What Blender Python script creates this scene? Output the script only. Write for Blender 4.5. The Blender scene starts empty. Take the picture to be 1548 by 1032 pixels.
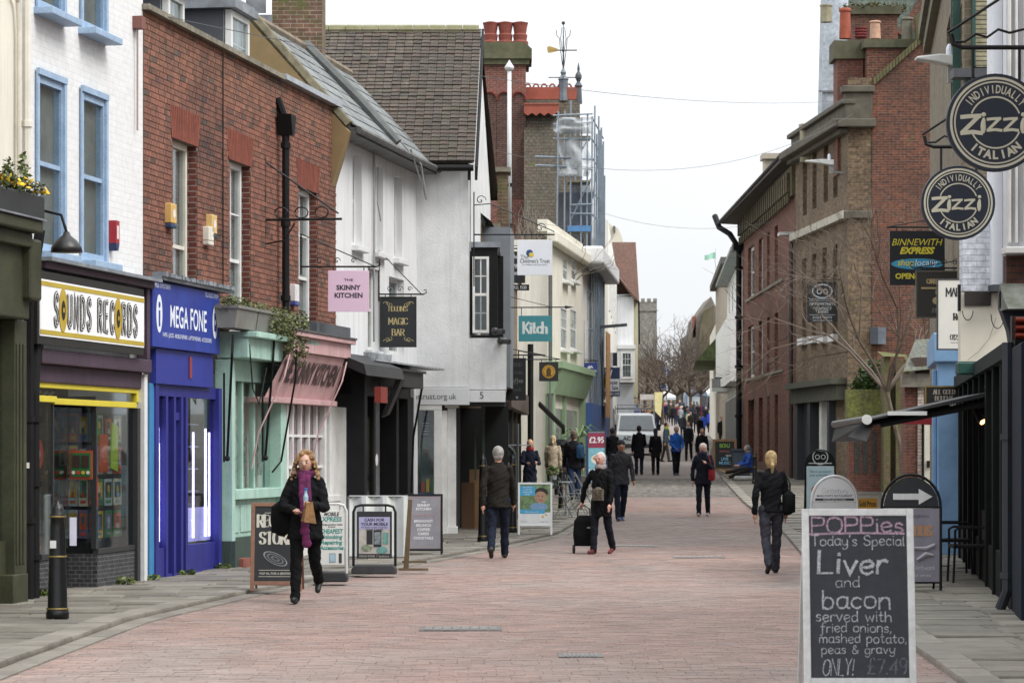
import bpy, math, random
from mathutils import Matrix, Vector, noise
random.seed(7)
C = bpy.context.scene.collection
PI = math.pi
# ---------------------------------------------------------------- camera, world, sun
CZ = 1.68; F = 4300.0; HOR = 678.0; CX = 774.0
cam = bpy.data.cameras.new('camera'); camo = bpy.data.objects.new('camera', cam); C.objects.link(camo)
camo.location = (0, 0, CZ); camo.rotation_euler = (PI/2, 0, 0)
cam.lens = 100.0; cam.sensor_width = 36.0; cam.shift_y = (HOR-516)/1548.0
cam.clip_start = 0.5; cam.clip_end = 4000
cam.dof.use_dof = True; cam.dof.focus_distance = 38.0; cam.dof.aperture_fstop = 7.0
bpy.context.scene.camera = camo
world = bpy.data.worlds.new('World'); bpy.context.scene.world = world; world.use_nodes = True
nt = world.node_tree; nt.nodes.clear()
sky = nt.nodes.new('ShaderNodeTexSky'); sky.sky_type = 'NISHITA'; sky.sun_disc = False
SUN_EL, SUN_AZ = math.radians(50), math.radians(122)     # clockwise from +Y: soft light from the right, a little behind the camera
sky.sun_elevation = SUN_EL; sky.sun_rotation = SUN_AZ; sky.dust_density = 3.0
hs = nt.nodes.new('ShaderNodeHueSaturation'); hs.inputs['Saturation'].default_value = 0.25
nt.links.new(sky.outputs[0], hs.inputs['Color'])
tc = nt.nodes.new('ShaderNodeTexCoord'); ns = nt.nodes.new('ShaderNodeTexNoise'); ns.inputs['Scale'].default_value = 3.0; ns.inputs['Detail'].default_value = 4
mp = nt.nodes.new('ShaderNodeMapping'); mp.inputs['Scale'].default_value = (1, 1, 2.5)
nt.links.new(tc.outputs['Generated'], mp.inputs[0]); nt.links.new(mp.outputs[0], ns.inputs['Vector'])
cr = nt.nodes.new('ShaderNodeValToRGB'); cr.color_ramp.elements[0].position = 0.3; cr.color_ramp.elements[1].position = 0.7
cr.color_ramp.elements[0].color = (8.6, 8.9, 9.25, 1); cr.color_ramp.elements[1].color = (9.5, 9.65, 9.85, 1)
nt.links.new(ns.outputs[0], cr.inputs[0])
mx = nt.nodes.new('ShaderNodeMix'); mx.data_type = 'RGBA'; mx.inputs['Factor'].default_value = 0.9
nt.links.new(hs.outputs[0], mx.inputs[6]); nt.links.new(cr.outputs[0], mx.inputs[7])
sx_ = nt.nodes.new('ShaderNodeSeparateXYZ'); nt.links.new(tc.outputs['Generated'], sx_.inputs[0])   # overcast sky: brighter towards the zenith
ov = nt.nodes.new('ShaderNodeMapRange'); ov.inputs[3].default_value = 0.56; ov.inputs[4].default_value = 1.6; nt.links.new(sx_.outputs['Z'], ov.inputs[0])
sc_ = nt.nodes.new('ShaderNodeVectorMath'); sc_.operation = 'SCALE'; nt.links.new(mx.outputs[2], sc_.inputs[0]); nt.links.new(ov.outputs[0], sc_.inputs[3])
bg = nt.nodes.new('ShaderNodeBackground'); bg.inputs['Strength'].default_value = 0.1
nt.links.new(sc_.outputs[0], bg.inputs[0]); wo = nt.nodes.new('ShaderNodeOutputWorld'); nt.links.new(bg.outputs[0], wo.inputs[0])
sl = bpy.data.lights.new('sun', 'SUN'); sl.energy = 1.5; sl.angle = math.radians(30); sl.color = (1, 0.97, 0.93)
so = bpy.data.objects.new('sun', sl); C.objects.link(so)
sd = Vector((math.sin(SUN_AZ)*math.cos(SUN_EL), math.cos(SUN_AZ)*math.cos(SUN_EL), math.sin(SUN_EL)))
so.rotation_euler = sd.to_track_quat('Z', 'Y').to_euler(); so.location = (30, 10, 60)
vs = bpy.context.scene.view_settings; vs.view_transform = 'Standard'; vs.look = 'None'; vs.exposure = 0.86; vs.gamma = 1
try: vs.use_curve_mapping = False
except Exception: pass
cy = bpy.context.scene.cycles
cy.max_bounces = 6; cy.diffuse_bounces = 3; cy.glossy_bounces = 3; cy.transmission_bounces = 4; cy.transparent_max_bounces = 12; cy.volume_bounces = 0
cy.caustics_reflective = False; cy.caustics_refractive = False
# ---------------------------------------------------------------- materials
def lin(h):
    if isinstance(h, (tuple, list)): return tuple(h[:3])
    h = h.lstrip('#'); o = []
    for i in (0, 2, 4):
        c = int(h[i:i+2], 16)/255.0
        o.append(c/12.92 if c <= 0.04045 else ((c+0.055)/1.055)**2.4)
    return tuple(o)
MATS = {}
def nodes_of(name):
    m = bpy.data.materials.new(name); m.use_nodes = True
    return m, m.node_tree, m.node_tree.nodes.get('Principled BSDF')
def M(hexc, rough=0.7, var=0.12, scale=3.0, metal=0.0, bump=0.0, bscale=60.0, name=None, emit=0.0, spec=0.5, c2=None, fine=0.0, tint=False, streak=0.0):
    key = (streak, hexc, rough, var, scale, metal, bump, bscale, emit, spec, c2, fine, tint)
    if key in MATS: return MATS[key]
    m, t, b = nodes_of(name or 'paint_%s' % str(hexc).strip('#()').replace(', ', '_'))
    c = lin(hexc)
    b.inputs['Roughness'].default_value = rough; b.inputs['Metallic'].default_value = metal
    b.inputs['Specular IOR Level'].default_value = spec
    n = t.nodes; L = t.links
    co = n.new('ShaderNodeTexCoord'); nz = n.new('ShaderNodeTexNoise'); nz.inputs['Scale'].default_value = scale; nz.inputs['Detail'].default_value = 6; nz.inputs['Roughness'].default_value = 0.65
    L.new(co.outputs['Object'], nz.inputs['Vector'])
    r = n.new('ShaderNodeValToRGB'); r.color_ramp.elements[0].position = 0.3; r.color_ramp.elements[1].position = 0.72
    d = lin(c2) if c2 else tuple(x*(1-var*2) for x in c)
    r.color_ramp.elements[0].color = (*d, 1); r.color_ramp.elements[1].color = (*(min(1, x*(1+var*0.5)) for x in c), 1)
    L.new(nz.outputs[0], r.inputs[0]); out = r.outputs[0]
    if fine > 0:
        nf = n.new('ShaderNodeTexNoise'); nf.inputs['Scale'].default_value = bscale*0.6; nf.inputs['Detail'].default_value = 4
        L.new(co.outputs['Object'], nf.inputs['Vector'])
        mr = n.new('ShaderNodeMapRange'); mr.inputs[1].default_value = 0.35; mr.inputs[2].default_value = 0.65; mr.inputs[3].default_value = 1-fine; mr.inputs[4].default_value = 1+fine*0.5
        L.new(nf.outputs[0], mr.inputs[0])
        mm = n.new('ShaderNodeVectorMath'); mm.operation = 'SCALE'; L.new(out, mm.inputs[0]); L.new(mr.outputs[0], mm.inputs[3]); out = mm.outputs[0]
    if tint:
        at = n.new('ShaderNodeAttribute'); at.attribute_name = 'tint'
        mm = n.new('ShaderNodeVectorMath'); mm.operation = 'MULTIPLY'; L.new(out, mm.inputs[0]); L.new(at.outputs['Color'], mm.inputs[1]); out = mm.outputs[0]
    if streak > 0:                              # rain streaks and grime running down the wall
        mq = n.new('ShaderNodeMapping'); mq.inputs['Scale'].default_value = (5, 5, .35); nq = n.new('ShaderNodeTexNoise'); nq.inputs['Scale'].default_value = 1.0; nq.inputs['Detail'].default_value = 7; nq.inputs['Roughness'].default_value = .7
        L.new(co.outputs['Object'], mq.inputs[0]); L.new(mq.outputs[0], nq.inputs[0]); mr = n.new('ShaderNodeMapRange'); mr.inputs[1].default_value = .48; mr.inputs[2].default_value = .75; mr.inputs[3].default_value = 1; mr.inputs[4].default_value = 1-streak
        L.new(nq.outputs[0], mr.inputs[0]); mm = n.new('ShaderNodeVectorMath'); mm.operation = 'SCALE'; L.new(out, mm.inputs[0]); L.new(mr.outputs[0], mm.inputs[3]); out = mm.outputs[0]
    L.new(out, b.inputs['Base Color'])
    if bump > 0:
        nb = n.new('ShaderNodeTexNoise'); nb.inputs['Scale'].default_value = bscale; nb.inputs['Detail'].default_value = 5
        L.new(co.outputs['Object'], nb.inputs['Vector'])
        bp = n.new('ShaderNodeBump'); bp.inputs['Strength'].default_value = bump; bp.inputs['Distance'].default_value = 0.02
        L.new(nb.outputs[0], bp.inputs['Height']); L.new(bp.outputs[0], b.inputs['Normal'])
    if emit > 0:
        b.inputs['Emission Color'].default_value = (*c, 1); b.inputs['Emission Strength'].default_value = emit
    MATS[key] = m; return m
def brick_mat(name, c1, c2, mortar, bw=0.225, bh=0.075, dirt='2a2622', dirt_amt=0.5, moss=0.0, offs=0.5, msize=0.008, bump=0.6, rough=0.9, stain_scale=0.8, grain=1.0):
    if name in MATS: return MATS[name]
    m, t, b = nodes_of(name); n = t.nodes; L = t.links
    uv = n.new('ShaderNodeUVMap'); uv.uv_map = 'UVMap'
    wn = n.new('ShaderNodeTexNoise'); wn.inputs['Scale'].default_value = 2.0
    L.new(uv.outputs[0], wn.inputs['Vector'])
    bt = n.new('ShaderNodeTexBrick'); bt.inputs['Scale'].default_value = 1.0
    bt.inputs['Brick Width'].default_value = bw; bt.inputs['Row Height'].default_value = bh; bt.inputs['Mortar Size'].default_value = msize
    bt.inputs['Mortar Smooth'].default_value = 0.3; bt.offset = offs; bt.inputs['Bias'].default_value = -0.1
    bt.inputs['Color1'].default_value = (*lin(c1), 1); bt.inputs['Color2'].default_value = (*lin(c2), 1); bt.inputs['Mortar'].default_value = (*lin(mortar), 1)
    L.new(uv.outputs[0], bt.inputs['Vector'])
    nz = n.new('ShaderNodeTexNoise'); nz.inputs['Scale'].default_value = stain_scale; nz.inputs['Detail'].default_value = 8; nz.inputs['Roughness'].default_value = 0.7
    L.new(uv.outputs[0], nz.inputs['Vector'])
    mr = n.new('ShaderNodeMapRange'); mr.inputs[1].default_value = 0.42; mr.inputs[2].default_value = 0.72; mr.inputs[3].default_value = 0; mr.inputs[4].default_value = dirt_amt
    L.new(nz.outputs[0], mr.inputs[0])
    x = n.new('ShaderNodeMix'); x.data_type = 'RGBA'; L.new(mr.outputs[0], x.inputs[0]); L.new(bt.outputs['Color'], x.inputs[6]); x.inputs[7].default_value = (*lin(dirt), 1)
    nf = n.new('ShaderNodeTexNoise'); nf.inputs['Scale'].default_value = 9; nf.inputs['Detail'].default_value = 6
    L.new(uv.outputs[0], nf.inputs['Vector'])
    mr2 = n.new('ShaderNodeMapRange'); mr2.inputs[1].default_value = 0.3; mr2.inputs[2].default_value = 0.7; mr2.inputs[3].default_value = 1-.35*grain; mr2.inputs[4].default_value = 1+.25*grain
    L.new(nf.outputs[0], mr2.inputs[0])
    mm = n.new('ShaderNodeVectorMath'); mm.operation = 'SCALE'; L.new(x.outputs[2], mm.inputs[0]); L.new(mr2.outputs[0], mm.inputs[3]); out = mm.outputs[0]
    if moss > 0:
        n3 = n.new('ShaderNodeTexNoise'); n3.inputs['Scale'].default_value = 1.3; n3.inputs['Detail'].default_value = 9; n3.inputs['Roughness'].default_value = 0.75
        L.new(uv.outputs[0], n3.inputs['Vector'])
        mr3 = n.new('ShaderNodeMapRange'); mr3.inputs[1].default_value = 0.62-moss*0.3; mr3.inputs[2].default_value = 0.7-moss*0.2; L.new(n3.outputs[0], mr3.inputs[0])
        y = n.new('ShaderNodeMix'); y.data_type = 'RGBA'; L.new(mr3.outputs[0], y.inputs[0]); L.new(out, y.inputs[6]); y.inputs[7].default_value = (0.085, 0.10, 0.028, 1); out = y.outputs[2]
    L.new(out, b.inputs['Base Color']); b.inputs['Roughness'].default_value = rough
    bp = n.new('ShaderNodeBump'); bp.inputs['Strength'].default_value = bump; bp.inputs['Distance'].default_value = 0.01; bp.invert = True
    L.new(bt.outputs['Fac'], bp.inputs['Height'])
    bp2 = n.new('ShaderNodeBump'); bp2.inputs['Strength'].default_value = 0.4; bp2.inputs['Distance'].default_value = 0.01
    L.new(nf.outputs[0], bp2.inputs['Height']); L.new(bp.outputs[0], bp2.inputs['Normal']); L.new(bp2.outputs[0], b.inputs['Normal'])
    MATS[name] = m; return m
def glass_mat(name='window_glass', tintc='f2f5f5', trans=0.55, rough=0.03):
    if name in MATS: return MATS[name]
    m, t, b = nodes_of(name); n = t.nodes; L = t.links; n.remove(b)
    tr = n.new('ShaderNodeBsdfTransparent'); tr.inputs[0].default_value = (*lin(tintc), 1)
    gl = n.new('ShaderNodeBsdfGlossy'); gl.inputs['Roughness'].default_value = rough; gl.inputs[0].default_value = (0.9, 0.93, 0.95, 1)
    fr = n.new('ShaderNodeFresnel'); fr.inputs[0].default_value = 1.5
    mr = n.new('ShaderNodeMapRange'); mr.inputs[3].default_value = (1-trans)*0.08; mr.inputs[4].default_value = 0.15+0.35*(1-trans)
    L.new(fr.outputs[0], mr.inputs[0]); mxs = n.new('ShaderNodeMixShader'); L.new(mr.outputs[0], mxs.inputs[0]); L.new(tr.outputs[0], mxs.inputs[1]); L.new(gl.outputs[0], mxs.inputs[2])
    nb = n.new('ShaderNodeTexNoise'); nb.inputs['Scale'].default_value = 1.5; co = n.new('ShaderNodeTexCoord'); L.new(co.outputs['Object'], nb.inputs[0])
    bp = n.new('ShaderNodeBump'); bp.inputs['Strength'].default_value = 0.05; L.new(nb.outputs[0], bp.inputs['Height']); L.new(bp.outputs[0], gl.inputs['Normal'])
    L.new(mxs.outputs[0], n['Material Output'].inputs[0]); MATS[name] = m; return m
SPLIT = {'pilaster', 'blue_pilaster', 'dark_pilasters', 'shop_glass', 'stall_riser', 'shop_frame', 'led_strip', 'lit_panel', 'spotlights', 'corbels', 'coping_stone', 'lead_coping', 'flint_panel', 'lettering', 'bracket', 'rail', 'plinth', 'mossy_cap', 'buttress', 'window', 'sill_band', 'back_panel', 'folding_arm', 'display_item', 'counter_goods', 'phone_stock', 'floodlights', 'black_pipes', 'cables', 'door_frame', 'frame', 'white_frame', 'white_window_frame', 'surround', 'yellow_transom', 'roof_rack', 'mouldings', 'element', 'post', 'capital', 'leg', 'gold_band', 'hanging_print', 'fascia', 'print', 'black_frame', 'wall', 'grating', 'architrave', 'dark_wall', 'canopy', 'window_reveal', 'cornice_return', 'chalk_smudge', 'conifer', 'sill', 'cheek'} - {'lettering', 'print', 'window', 'architrave'}
# ---------------------------------------------------------------- mesh builder
class MB:
    def __init__(s): s.v = []; s.f = []; s.m = []; s.T = Matrix(); s.tint = None; s.tc = []; s.uvz = False
    def add(s, vs, fs, mi=0, tint=None):
        o = len(s.v); T = s.T
        s.v += [tuple(T @ Vector(p)) for p in vs]
        for f in fs: s.f.append(tuple(o+i for i in f)); s.m.append(mi); s.tc.append(tint or s.tint or (1, 1, 1))
        return s
    def quad(s, a, b, c, d, mi=0, tint=None): return s.add([a, b, c, d], [(0, 1, 2, 3)], mi, tint)
    def box(s, x0, x1, y0, y1, z0, z1, mi=0, tint=None):
        return s.add([(x0,y0,z0),(x1,y0,z0),(x1,y1,z0),(x0,y1,z0),(x0,y0,z1),(x1,y0,z1),(x1,y1,z1),(x0,y1,z1)],
            [(3,2,1,0),(4,5,6,7),(0,1,5,4),(1,2,6,5),(2,3,7,6),(3,0,4,7)], mi, tint)
    def cyl(s, p, q, r, r2=None, n=8, mi=0, cap=True):
        p = Vector(p); q = Vector(q); r2 = r if r2 is None else r2
        d = (q-p); d = d.normalized() if d.length > 1e-9 else Vector((0,0,1)); a = d.orthogonal().normalized(); b = d.cross(a)
        vs = []
        for c, rr in ((p, r), (q, r2)):
            for i in range(n):
                t = 2*PI*i/n; vs.append(c + a*math.cos(t)*rr + b*math.sin(t)*rr)
        fs = [(i, (i+1) % n, n+(i+1) % n, n+i) for i in range(n)]
        if cap: fs += [tuple(range(n))[::-1], tuple(range(n, 2*n))]
        return s.add(vs, fs, mi)
    def tube(s, pts, r, n=6, mi=0):
        pts = [Vector(p) for p in pts]; vs = []; rs = r if isinstance(r, (list, tuple)) else [r]*len(pts)
        prev = None
        for i, p in enumerate(pts):
            d = (pts[min(i+1, len(pts)-1)]-pts[max(i-1, 0)])
            d = d.normalized() if d.length > 1e-9 else Vector((0,0,1))
            a = d.orthogonal().normalized() if prev is None else (prev - d*prev.dot(d)).normalized()
            prev = a; b = d.cross(a)
            for k in range(n):
                t = 2*PI*k/n; vs.append(p + a*math.cos(t)*rs[i] + b*math.sin(t)*rs[i])
        fs = []
        for i in range(len(pts)-1):
            for k in range(n): fs.append((i*n+k, i*n+(k+1) % n, (i+1)*n+(k+1) % n, (i+1)*n+k))
        fs += [tuple(range(n))[::-1], tuple(range((len(pts)-1)*n, len(pts)*n))]
        return s.add(vs, fs, mi)
    def lathe(s, c, prof, n=16, mi=0):
        vs = []; c = Vector(c)
        for (r, z) in prof:
            for k in range(n): t = 2*PI*k/n; vs.append(c + Vector((r*math.cos(t), r*math.sin(t), z)))
        fs = []
        for i in range(len(prof)-1):
            for k in range(n): fs.append((i*n+k, i*n+(k+1) % n, (i+1)*n+(k+1) % n, (i+1)*n+k))
        fs += [tuple(range(n))[::-1], tuple(range((len(prof)-1)*n, len(prof)*n))]
        return s.add(vs, fs, mi)
    def prism(s, pts, y0, y1, mi=0):              # pts (x,z), extruded along y
        n = len(pts); vs = [(x, y0, z) for x, z in pts] + [(x, y1, z) for x, z in pts]
        fs = [tuple(range(n)), tuple(range(n, 2*n))[::-1]] + [(i, n+i, n+(i+1) % n, (i+1) % n) for i in range(n)]
        return s.add(vs, fs, mi)
    def prismx(s, pts, x0, x1, mi=0):             # pts (y,z), extruded along x
        n = len(pts); vs = [(x0, y, z) for y, z in pts] + [(x1, y, z) for y, z in pts]
        fs = [tuple(range(n))[::-1], tuple(range(n, 2*n))] + [(i, (i+1) % n, n+(i+1) % n, n+i) for i in range(n)]
        return s.add(vs, fs, mi)
    def ell(s, c, r, n=10, k=7, mi=0, R=None):
        vs = []; c = Vector(c)
        for i in range(k+1):
            ph = PI*i/k
            for j in range(n):
                t = 2*PI*j/n; p = Vector((r[0]*math.sin(ph)*math.cos(t), r[1]*math.sin(ph)*math.sin(t), r[2]*math.cos(ph)))
                if R: p = R @ p
                vs.append(c+p)
        fs = [((i+1)*n+j, (i+1)*n+(j+1) % n, i*n+(j+1) % n, i*n+j) for i in range(k) for j in range(n)]
        return s.add(vs, fs, mi)
    def disc(s, cx, cz, r, y, n=40, mi=0, r0=0.0, sx=1.0):
        if r0 > 0:
            vs = [(cx+r*sx*math.cos(2*PI*i/n), y, cz+r*math.sin(2*PI*i/n)) for i in range(n)]+[(cx+r0*sx*math.cos(2*PI*i/n), y, cz+r0*math.sin(2*PI*i/n)) for i in range(n)]
            return s.add(vs, [(i, (i+1) % n, n+(i+1) % n, n+i) for i in range(n)], mi)
        return s.add([(cx+r*sx*math.cos(2*PI*i/n), y, cz+r*math.sin(2*PI*i/n)) for i in range(n)], [tuple(range(n))], mi)
    def mesh(s, name, mats):
        me = bpy.data.meshes.new(name); me.from_pydata(s.v, [], s.f)
        mats = mats if isinstance(mats, (list, tuple)) else [mats]
        for m in mats: me.materials.append(m)
        me.polygons.foreach_set('material_index', s.m)
        uvl = me.uv_layers.new(name='UVMap'); me.update()
        uv = [0.0]*(2*len(me.loops)); V = me.vertices; LP = me.loops
        for p in me.polygons:
            nx, ny, nz = (abs(c) for c in p.normal)
            a, b = (0, 1) if nz > nx and nz > ny else ((0, 2) if ny >= nx else (1, 2))
            for li in p.loop_indices:
                co = V[LP[li].vertex_index].co; uv[2*li] = co[a]; uv[2*li+1] = co[b]
        uvl.data.foreach_set('uv', uv)
        if any(t != (1, 1, 1) for t in s.tc):
            at = me.attributes.new('tint', 'FLOAT_COLOR', 'FACE'); dat = []
            for t in s.tc: dat += [*t, 1.0]
            at.data.foreach_set('color', dat)
        elif any(getattr(m, 'name', '').startswith('tinted') for m in mats):
            at = me.attributes.new('tint', 'FLOAT_COLOR', 'FACE'); at.data.foreach_set('color', [1.0]*4*len(me.polygons))
        return me
    def islands(s):
        par = list(range(len(s.v)))
        def fd(a):
            while par[a] != a: par[a] = par[par[a]]; a = par[a]
            return a
        for f in s.f:
            r = fd(f[0])
            for i in f[1:]: par[fd(i)] = r
        g = {}
        for k, f in enumerate(s.f): g.setdefault(fd(f[0]), []).append(k)
        return list(g.values())
    def build(s, name, mats, parent=None, smooth=False, bevel=0.0, kind=None, loc=None, rz=None, label=None):
        if name in SPLIT and parent is not None and kind is None:
            g = s.islands()
            if 1 < len(g) <= 60:
                o = None
                for fs in g:
                    q = MB(); ix = {}
                    for k in fs:
                        for i in s.f[k]:
                            if i not in ix: ix[i] = len(q.v); q.v.append(s.v[i])
                        q.f.append(tuple(ix[i] for i in s.f[k])); q.m.append(s.m[k]); q.tc.append(s.tc[k])
                    o = q._build(name, mats, parent, smooth, bevel, kind, loc, rz, label)
                return o
        return s._build(name, mats, parent, smooth, bevel, kind, loc, rz, label)
    def _build(s, name, mats, parent, smooth, bevel, kind, loc, rz, label):
        me = s.mesh(name, mats)
        if smooth: me.polygons.foreach_set('use_smooth', [True]*len(me.polygons))
        o = bpy.data.objects.new(name, me); C.objects.link(o)
        if parent is not None: o.parent = parent
        if loc is not None: o.location = loc
        if rz is not None: o.rotation_euler = (0, 0, rz)
        if bevel > 0:
            bv = o.modifiers.new('bevel', 'BEVEL'); bv.width = bevel; bv.segments = 2; bv.limit_method = 'ANGLE'
        if kind: o['kind'] = kind
        if label: o['label'] = label
        return o
def thing(name, label, cat, loc=(0, 0, 0), rz=0.0, group=None):
    o = bpy.data.objects.new(name, None); C.objects.link(o); o.empty_display_size = 0.2
    o.location = loc; o.rotation_euler = (0, 0, rz); o['label'] = label; o['category'] = cat
    if group: o['group'] = group
    return o
def tag(o, label, cat, group=None):
    o['label'] = label; o['category'] = cat
    if group: o['group'] = group
    return o
def sub(name, parent, loc=(0, 0, 0), rz=0.0):
    o = bpy.data.objects.new(name, None); C.objects.link(o); o.parent = parent; o.location = loc; o.rotation_euler = (0, 0, rz); o.empty_display_size = 0.1
    return o
def copy_tree(o, parent=None):
    c = o.copy(); C.objects.link(c); c.parent = parent
    for ch in list(o.children): copy_tree(ch, c)
    return c
# ---------------------------------------------------------------- picture measurements -> places
GK = [(-50, 0), (0, 0), (46, 0), (62, .17), (80, .42), (100, .73), (130, 1.2), (160, 1.75), (195, 2.45), (230, 3.5), (270, 4.7), (330, 6.2), (600, 9), (3000, 12)]
def lerpk(K, t):
    if t <= K[0][0]: return K[0][1]
    for (a, u), (b, v) in zip(K, K[1:]):
        if t <= b: return u+(v-u)*(t-a)/(b-a)
    return K[-1][1]
def gz(d): return sum(lerpk(GK, d+k*3.0) for k in range(-4, 5))/9 if d < 500 else lerpk(GK, d)
def W(px, d): return (px-CX)*d/F
def Z(py, d): return CZ-(py-HOR)*d/F
def dist_of_foot(py):
    lo, hi = 8.0, 320.0
    for _ in range(50):
        m = (lo+hi)/2
        if HOR-(gz(m)-CZ)*F/m > py: lo = m
        else: hi = m
    return (lo+hi)/2
# facade frame: local x along the wall (left to right as seen from the street), y into the building, z up
class Wall:
    def __init__(s, x0, d0, x1, d1):
        s.p = Vector((x0, d0, 0)); q = Vector((x1, d1, 0)); s.L = (q-s.p).length; s.e = (q-s.p).normalized(); s.rz = math.atan2(s.e.y, s.e.x)
        s.n = Vector((-s.e.y, s.e.x, 0))
    def u(s, px, off=0.0):                       # off: distance proud of the wall (towards the street)
        k = (px-CX)/F; p = s.p-s.n*off
        return (k*p.y-p.x)/(s.e.x-k*s.e.y)
    def d(s, px, off=0.0): return (s.p-s.n*off+s.e*s.u(px, off)).y
    def z(s, px, py, off=0.0): return Z(py, s.d(px, off))
    def at(s, u, y=0, z=0): return s.p+s.e*u+s.n*y+Vector((0, 0, z))
def wall_holes(mb, L0, L1, z0, z1, holes, depth=0.12, mi=0, y=0.0, back=None):
    xs = sorted({L0, L1, *[h[0] for h in holes], *[h[1] for h in holes]}); zs = sorted({z0, z1, *[h[2] for h in holes], *[h[3] for h in holes]})
    xs = [x for x in xs if L0 <= x <= L1]; zs = [q for q in zs if z0 <= q <= z1]
    for a, b in zip(xs, xs[1:]):
        for c, d in zip(zs, zs[1:]):
            mx_, mz = (a+b)/2, (c+d)/2
            if any(h[0] < mx_ < h[1] and h[2] < mz < h[3] for h in holes): continue
            mb.quad((a, y, c), (b, y, c), (b, y, d), (a, y, d), mi)
    for (a, b, c, d) in [h[:4] for h in holes]:
        y1 = y+depth
        mb.quad((a, y, c), (a, y1, c), (a, y1, d), (a, y, d), mi); mb.quad((b, y1, c), (b, y, c), (b, y, d), (b, y1, d), mi)
        mb.quad((a, y, d), (a, y1, d), (b, y1, d), (b, y, d), mi); mb.quad((a, y1, c), (a, y, c), (b, y, c), (b, y1, c), mi)
GLASS = None
def sash_window(parent, x0, x1, z0, z1, y, frame_m, cols=1, rows=2, meet=0.5, fw=0.06, bar=0.022, sill=None, sill_m=None, room='262a2c', curtain=None, panes=(1, 1), name='window', glass=None, box=0.3):
    """window frame mesh with glass panes and sill as sub-parts; panes=(rows per sash upper, lower)"""
    mb = MB()
    mb.box(x0, x0+fw, y-0.02, y+0.07, z0, z1); mb.box(x1-fw, x1, y-0.02, y+0.07, z0, z1)
    mb.box(x0+fw, x1-fw, y-0.02, y+0.07, z1-fw, z1); mb.box(x0+fw, x1-fw, y-0.02, y+0.07, z0, z0+fw*1.2)
    gx0, gx1, gz0, gz1 = x0+fw, x1-fw, z0+fw*1.2, z1-fw
    zm = gz0+(gz1-gz0)*meet
    if rows == 2: mb.box(gx0, gx1, y-0.005, y+0.055, zm-0.025, zm+0.025)
    for (a, b, r, yy) in ((gz0, zm-0.025 if rows == 2 else gz1, panes[1], y+0.02), (zm+0.025, gz1, panes[0], y)):
        if rows == 1 and a > gz0: break
        if b-a < 0.05: continue
        for i in range(1, cols):
            x = gx0+(gx1-gx0)*i/cols; mb.box(x-bar/2, x+bar/2, yy, yy+0.03, a, b)
        for j in range(1, r):
            q = a+(b-a)*j/r; mb.box(gx0, gx1, yy+0.001, yy+0.029, q-bar/2, q+bar/2)
    fr = mb.build(name, frame_m, parent)
    g = MB(); g.box(gx0, gx1, y+0.015, y+0.019, gz0, gz1); g.build('pane', glass or glass_mat(), fr)
    rm = MB(); rm.box(x0+0.01, x1-0.01, y+box, y+box+0.02, z0, z1); rm.build('blind', M(curtain or room, 0.9, 0.3, 1.2), fr)  # pale tones are curtains, dark tones paint the unlit room behind the glass
    if sill:
        sb = MB(); sb.box(x0-sill, x1+sill, y-0.22, y+0.05, z0-0.08, z0-0.002); sb.build('sill', sill_m or frame_m, fr, bevel=0.008)
    return fr
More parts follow.
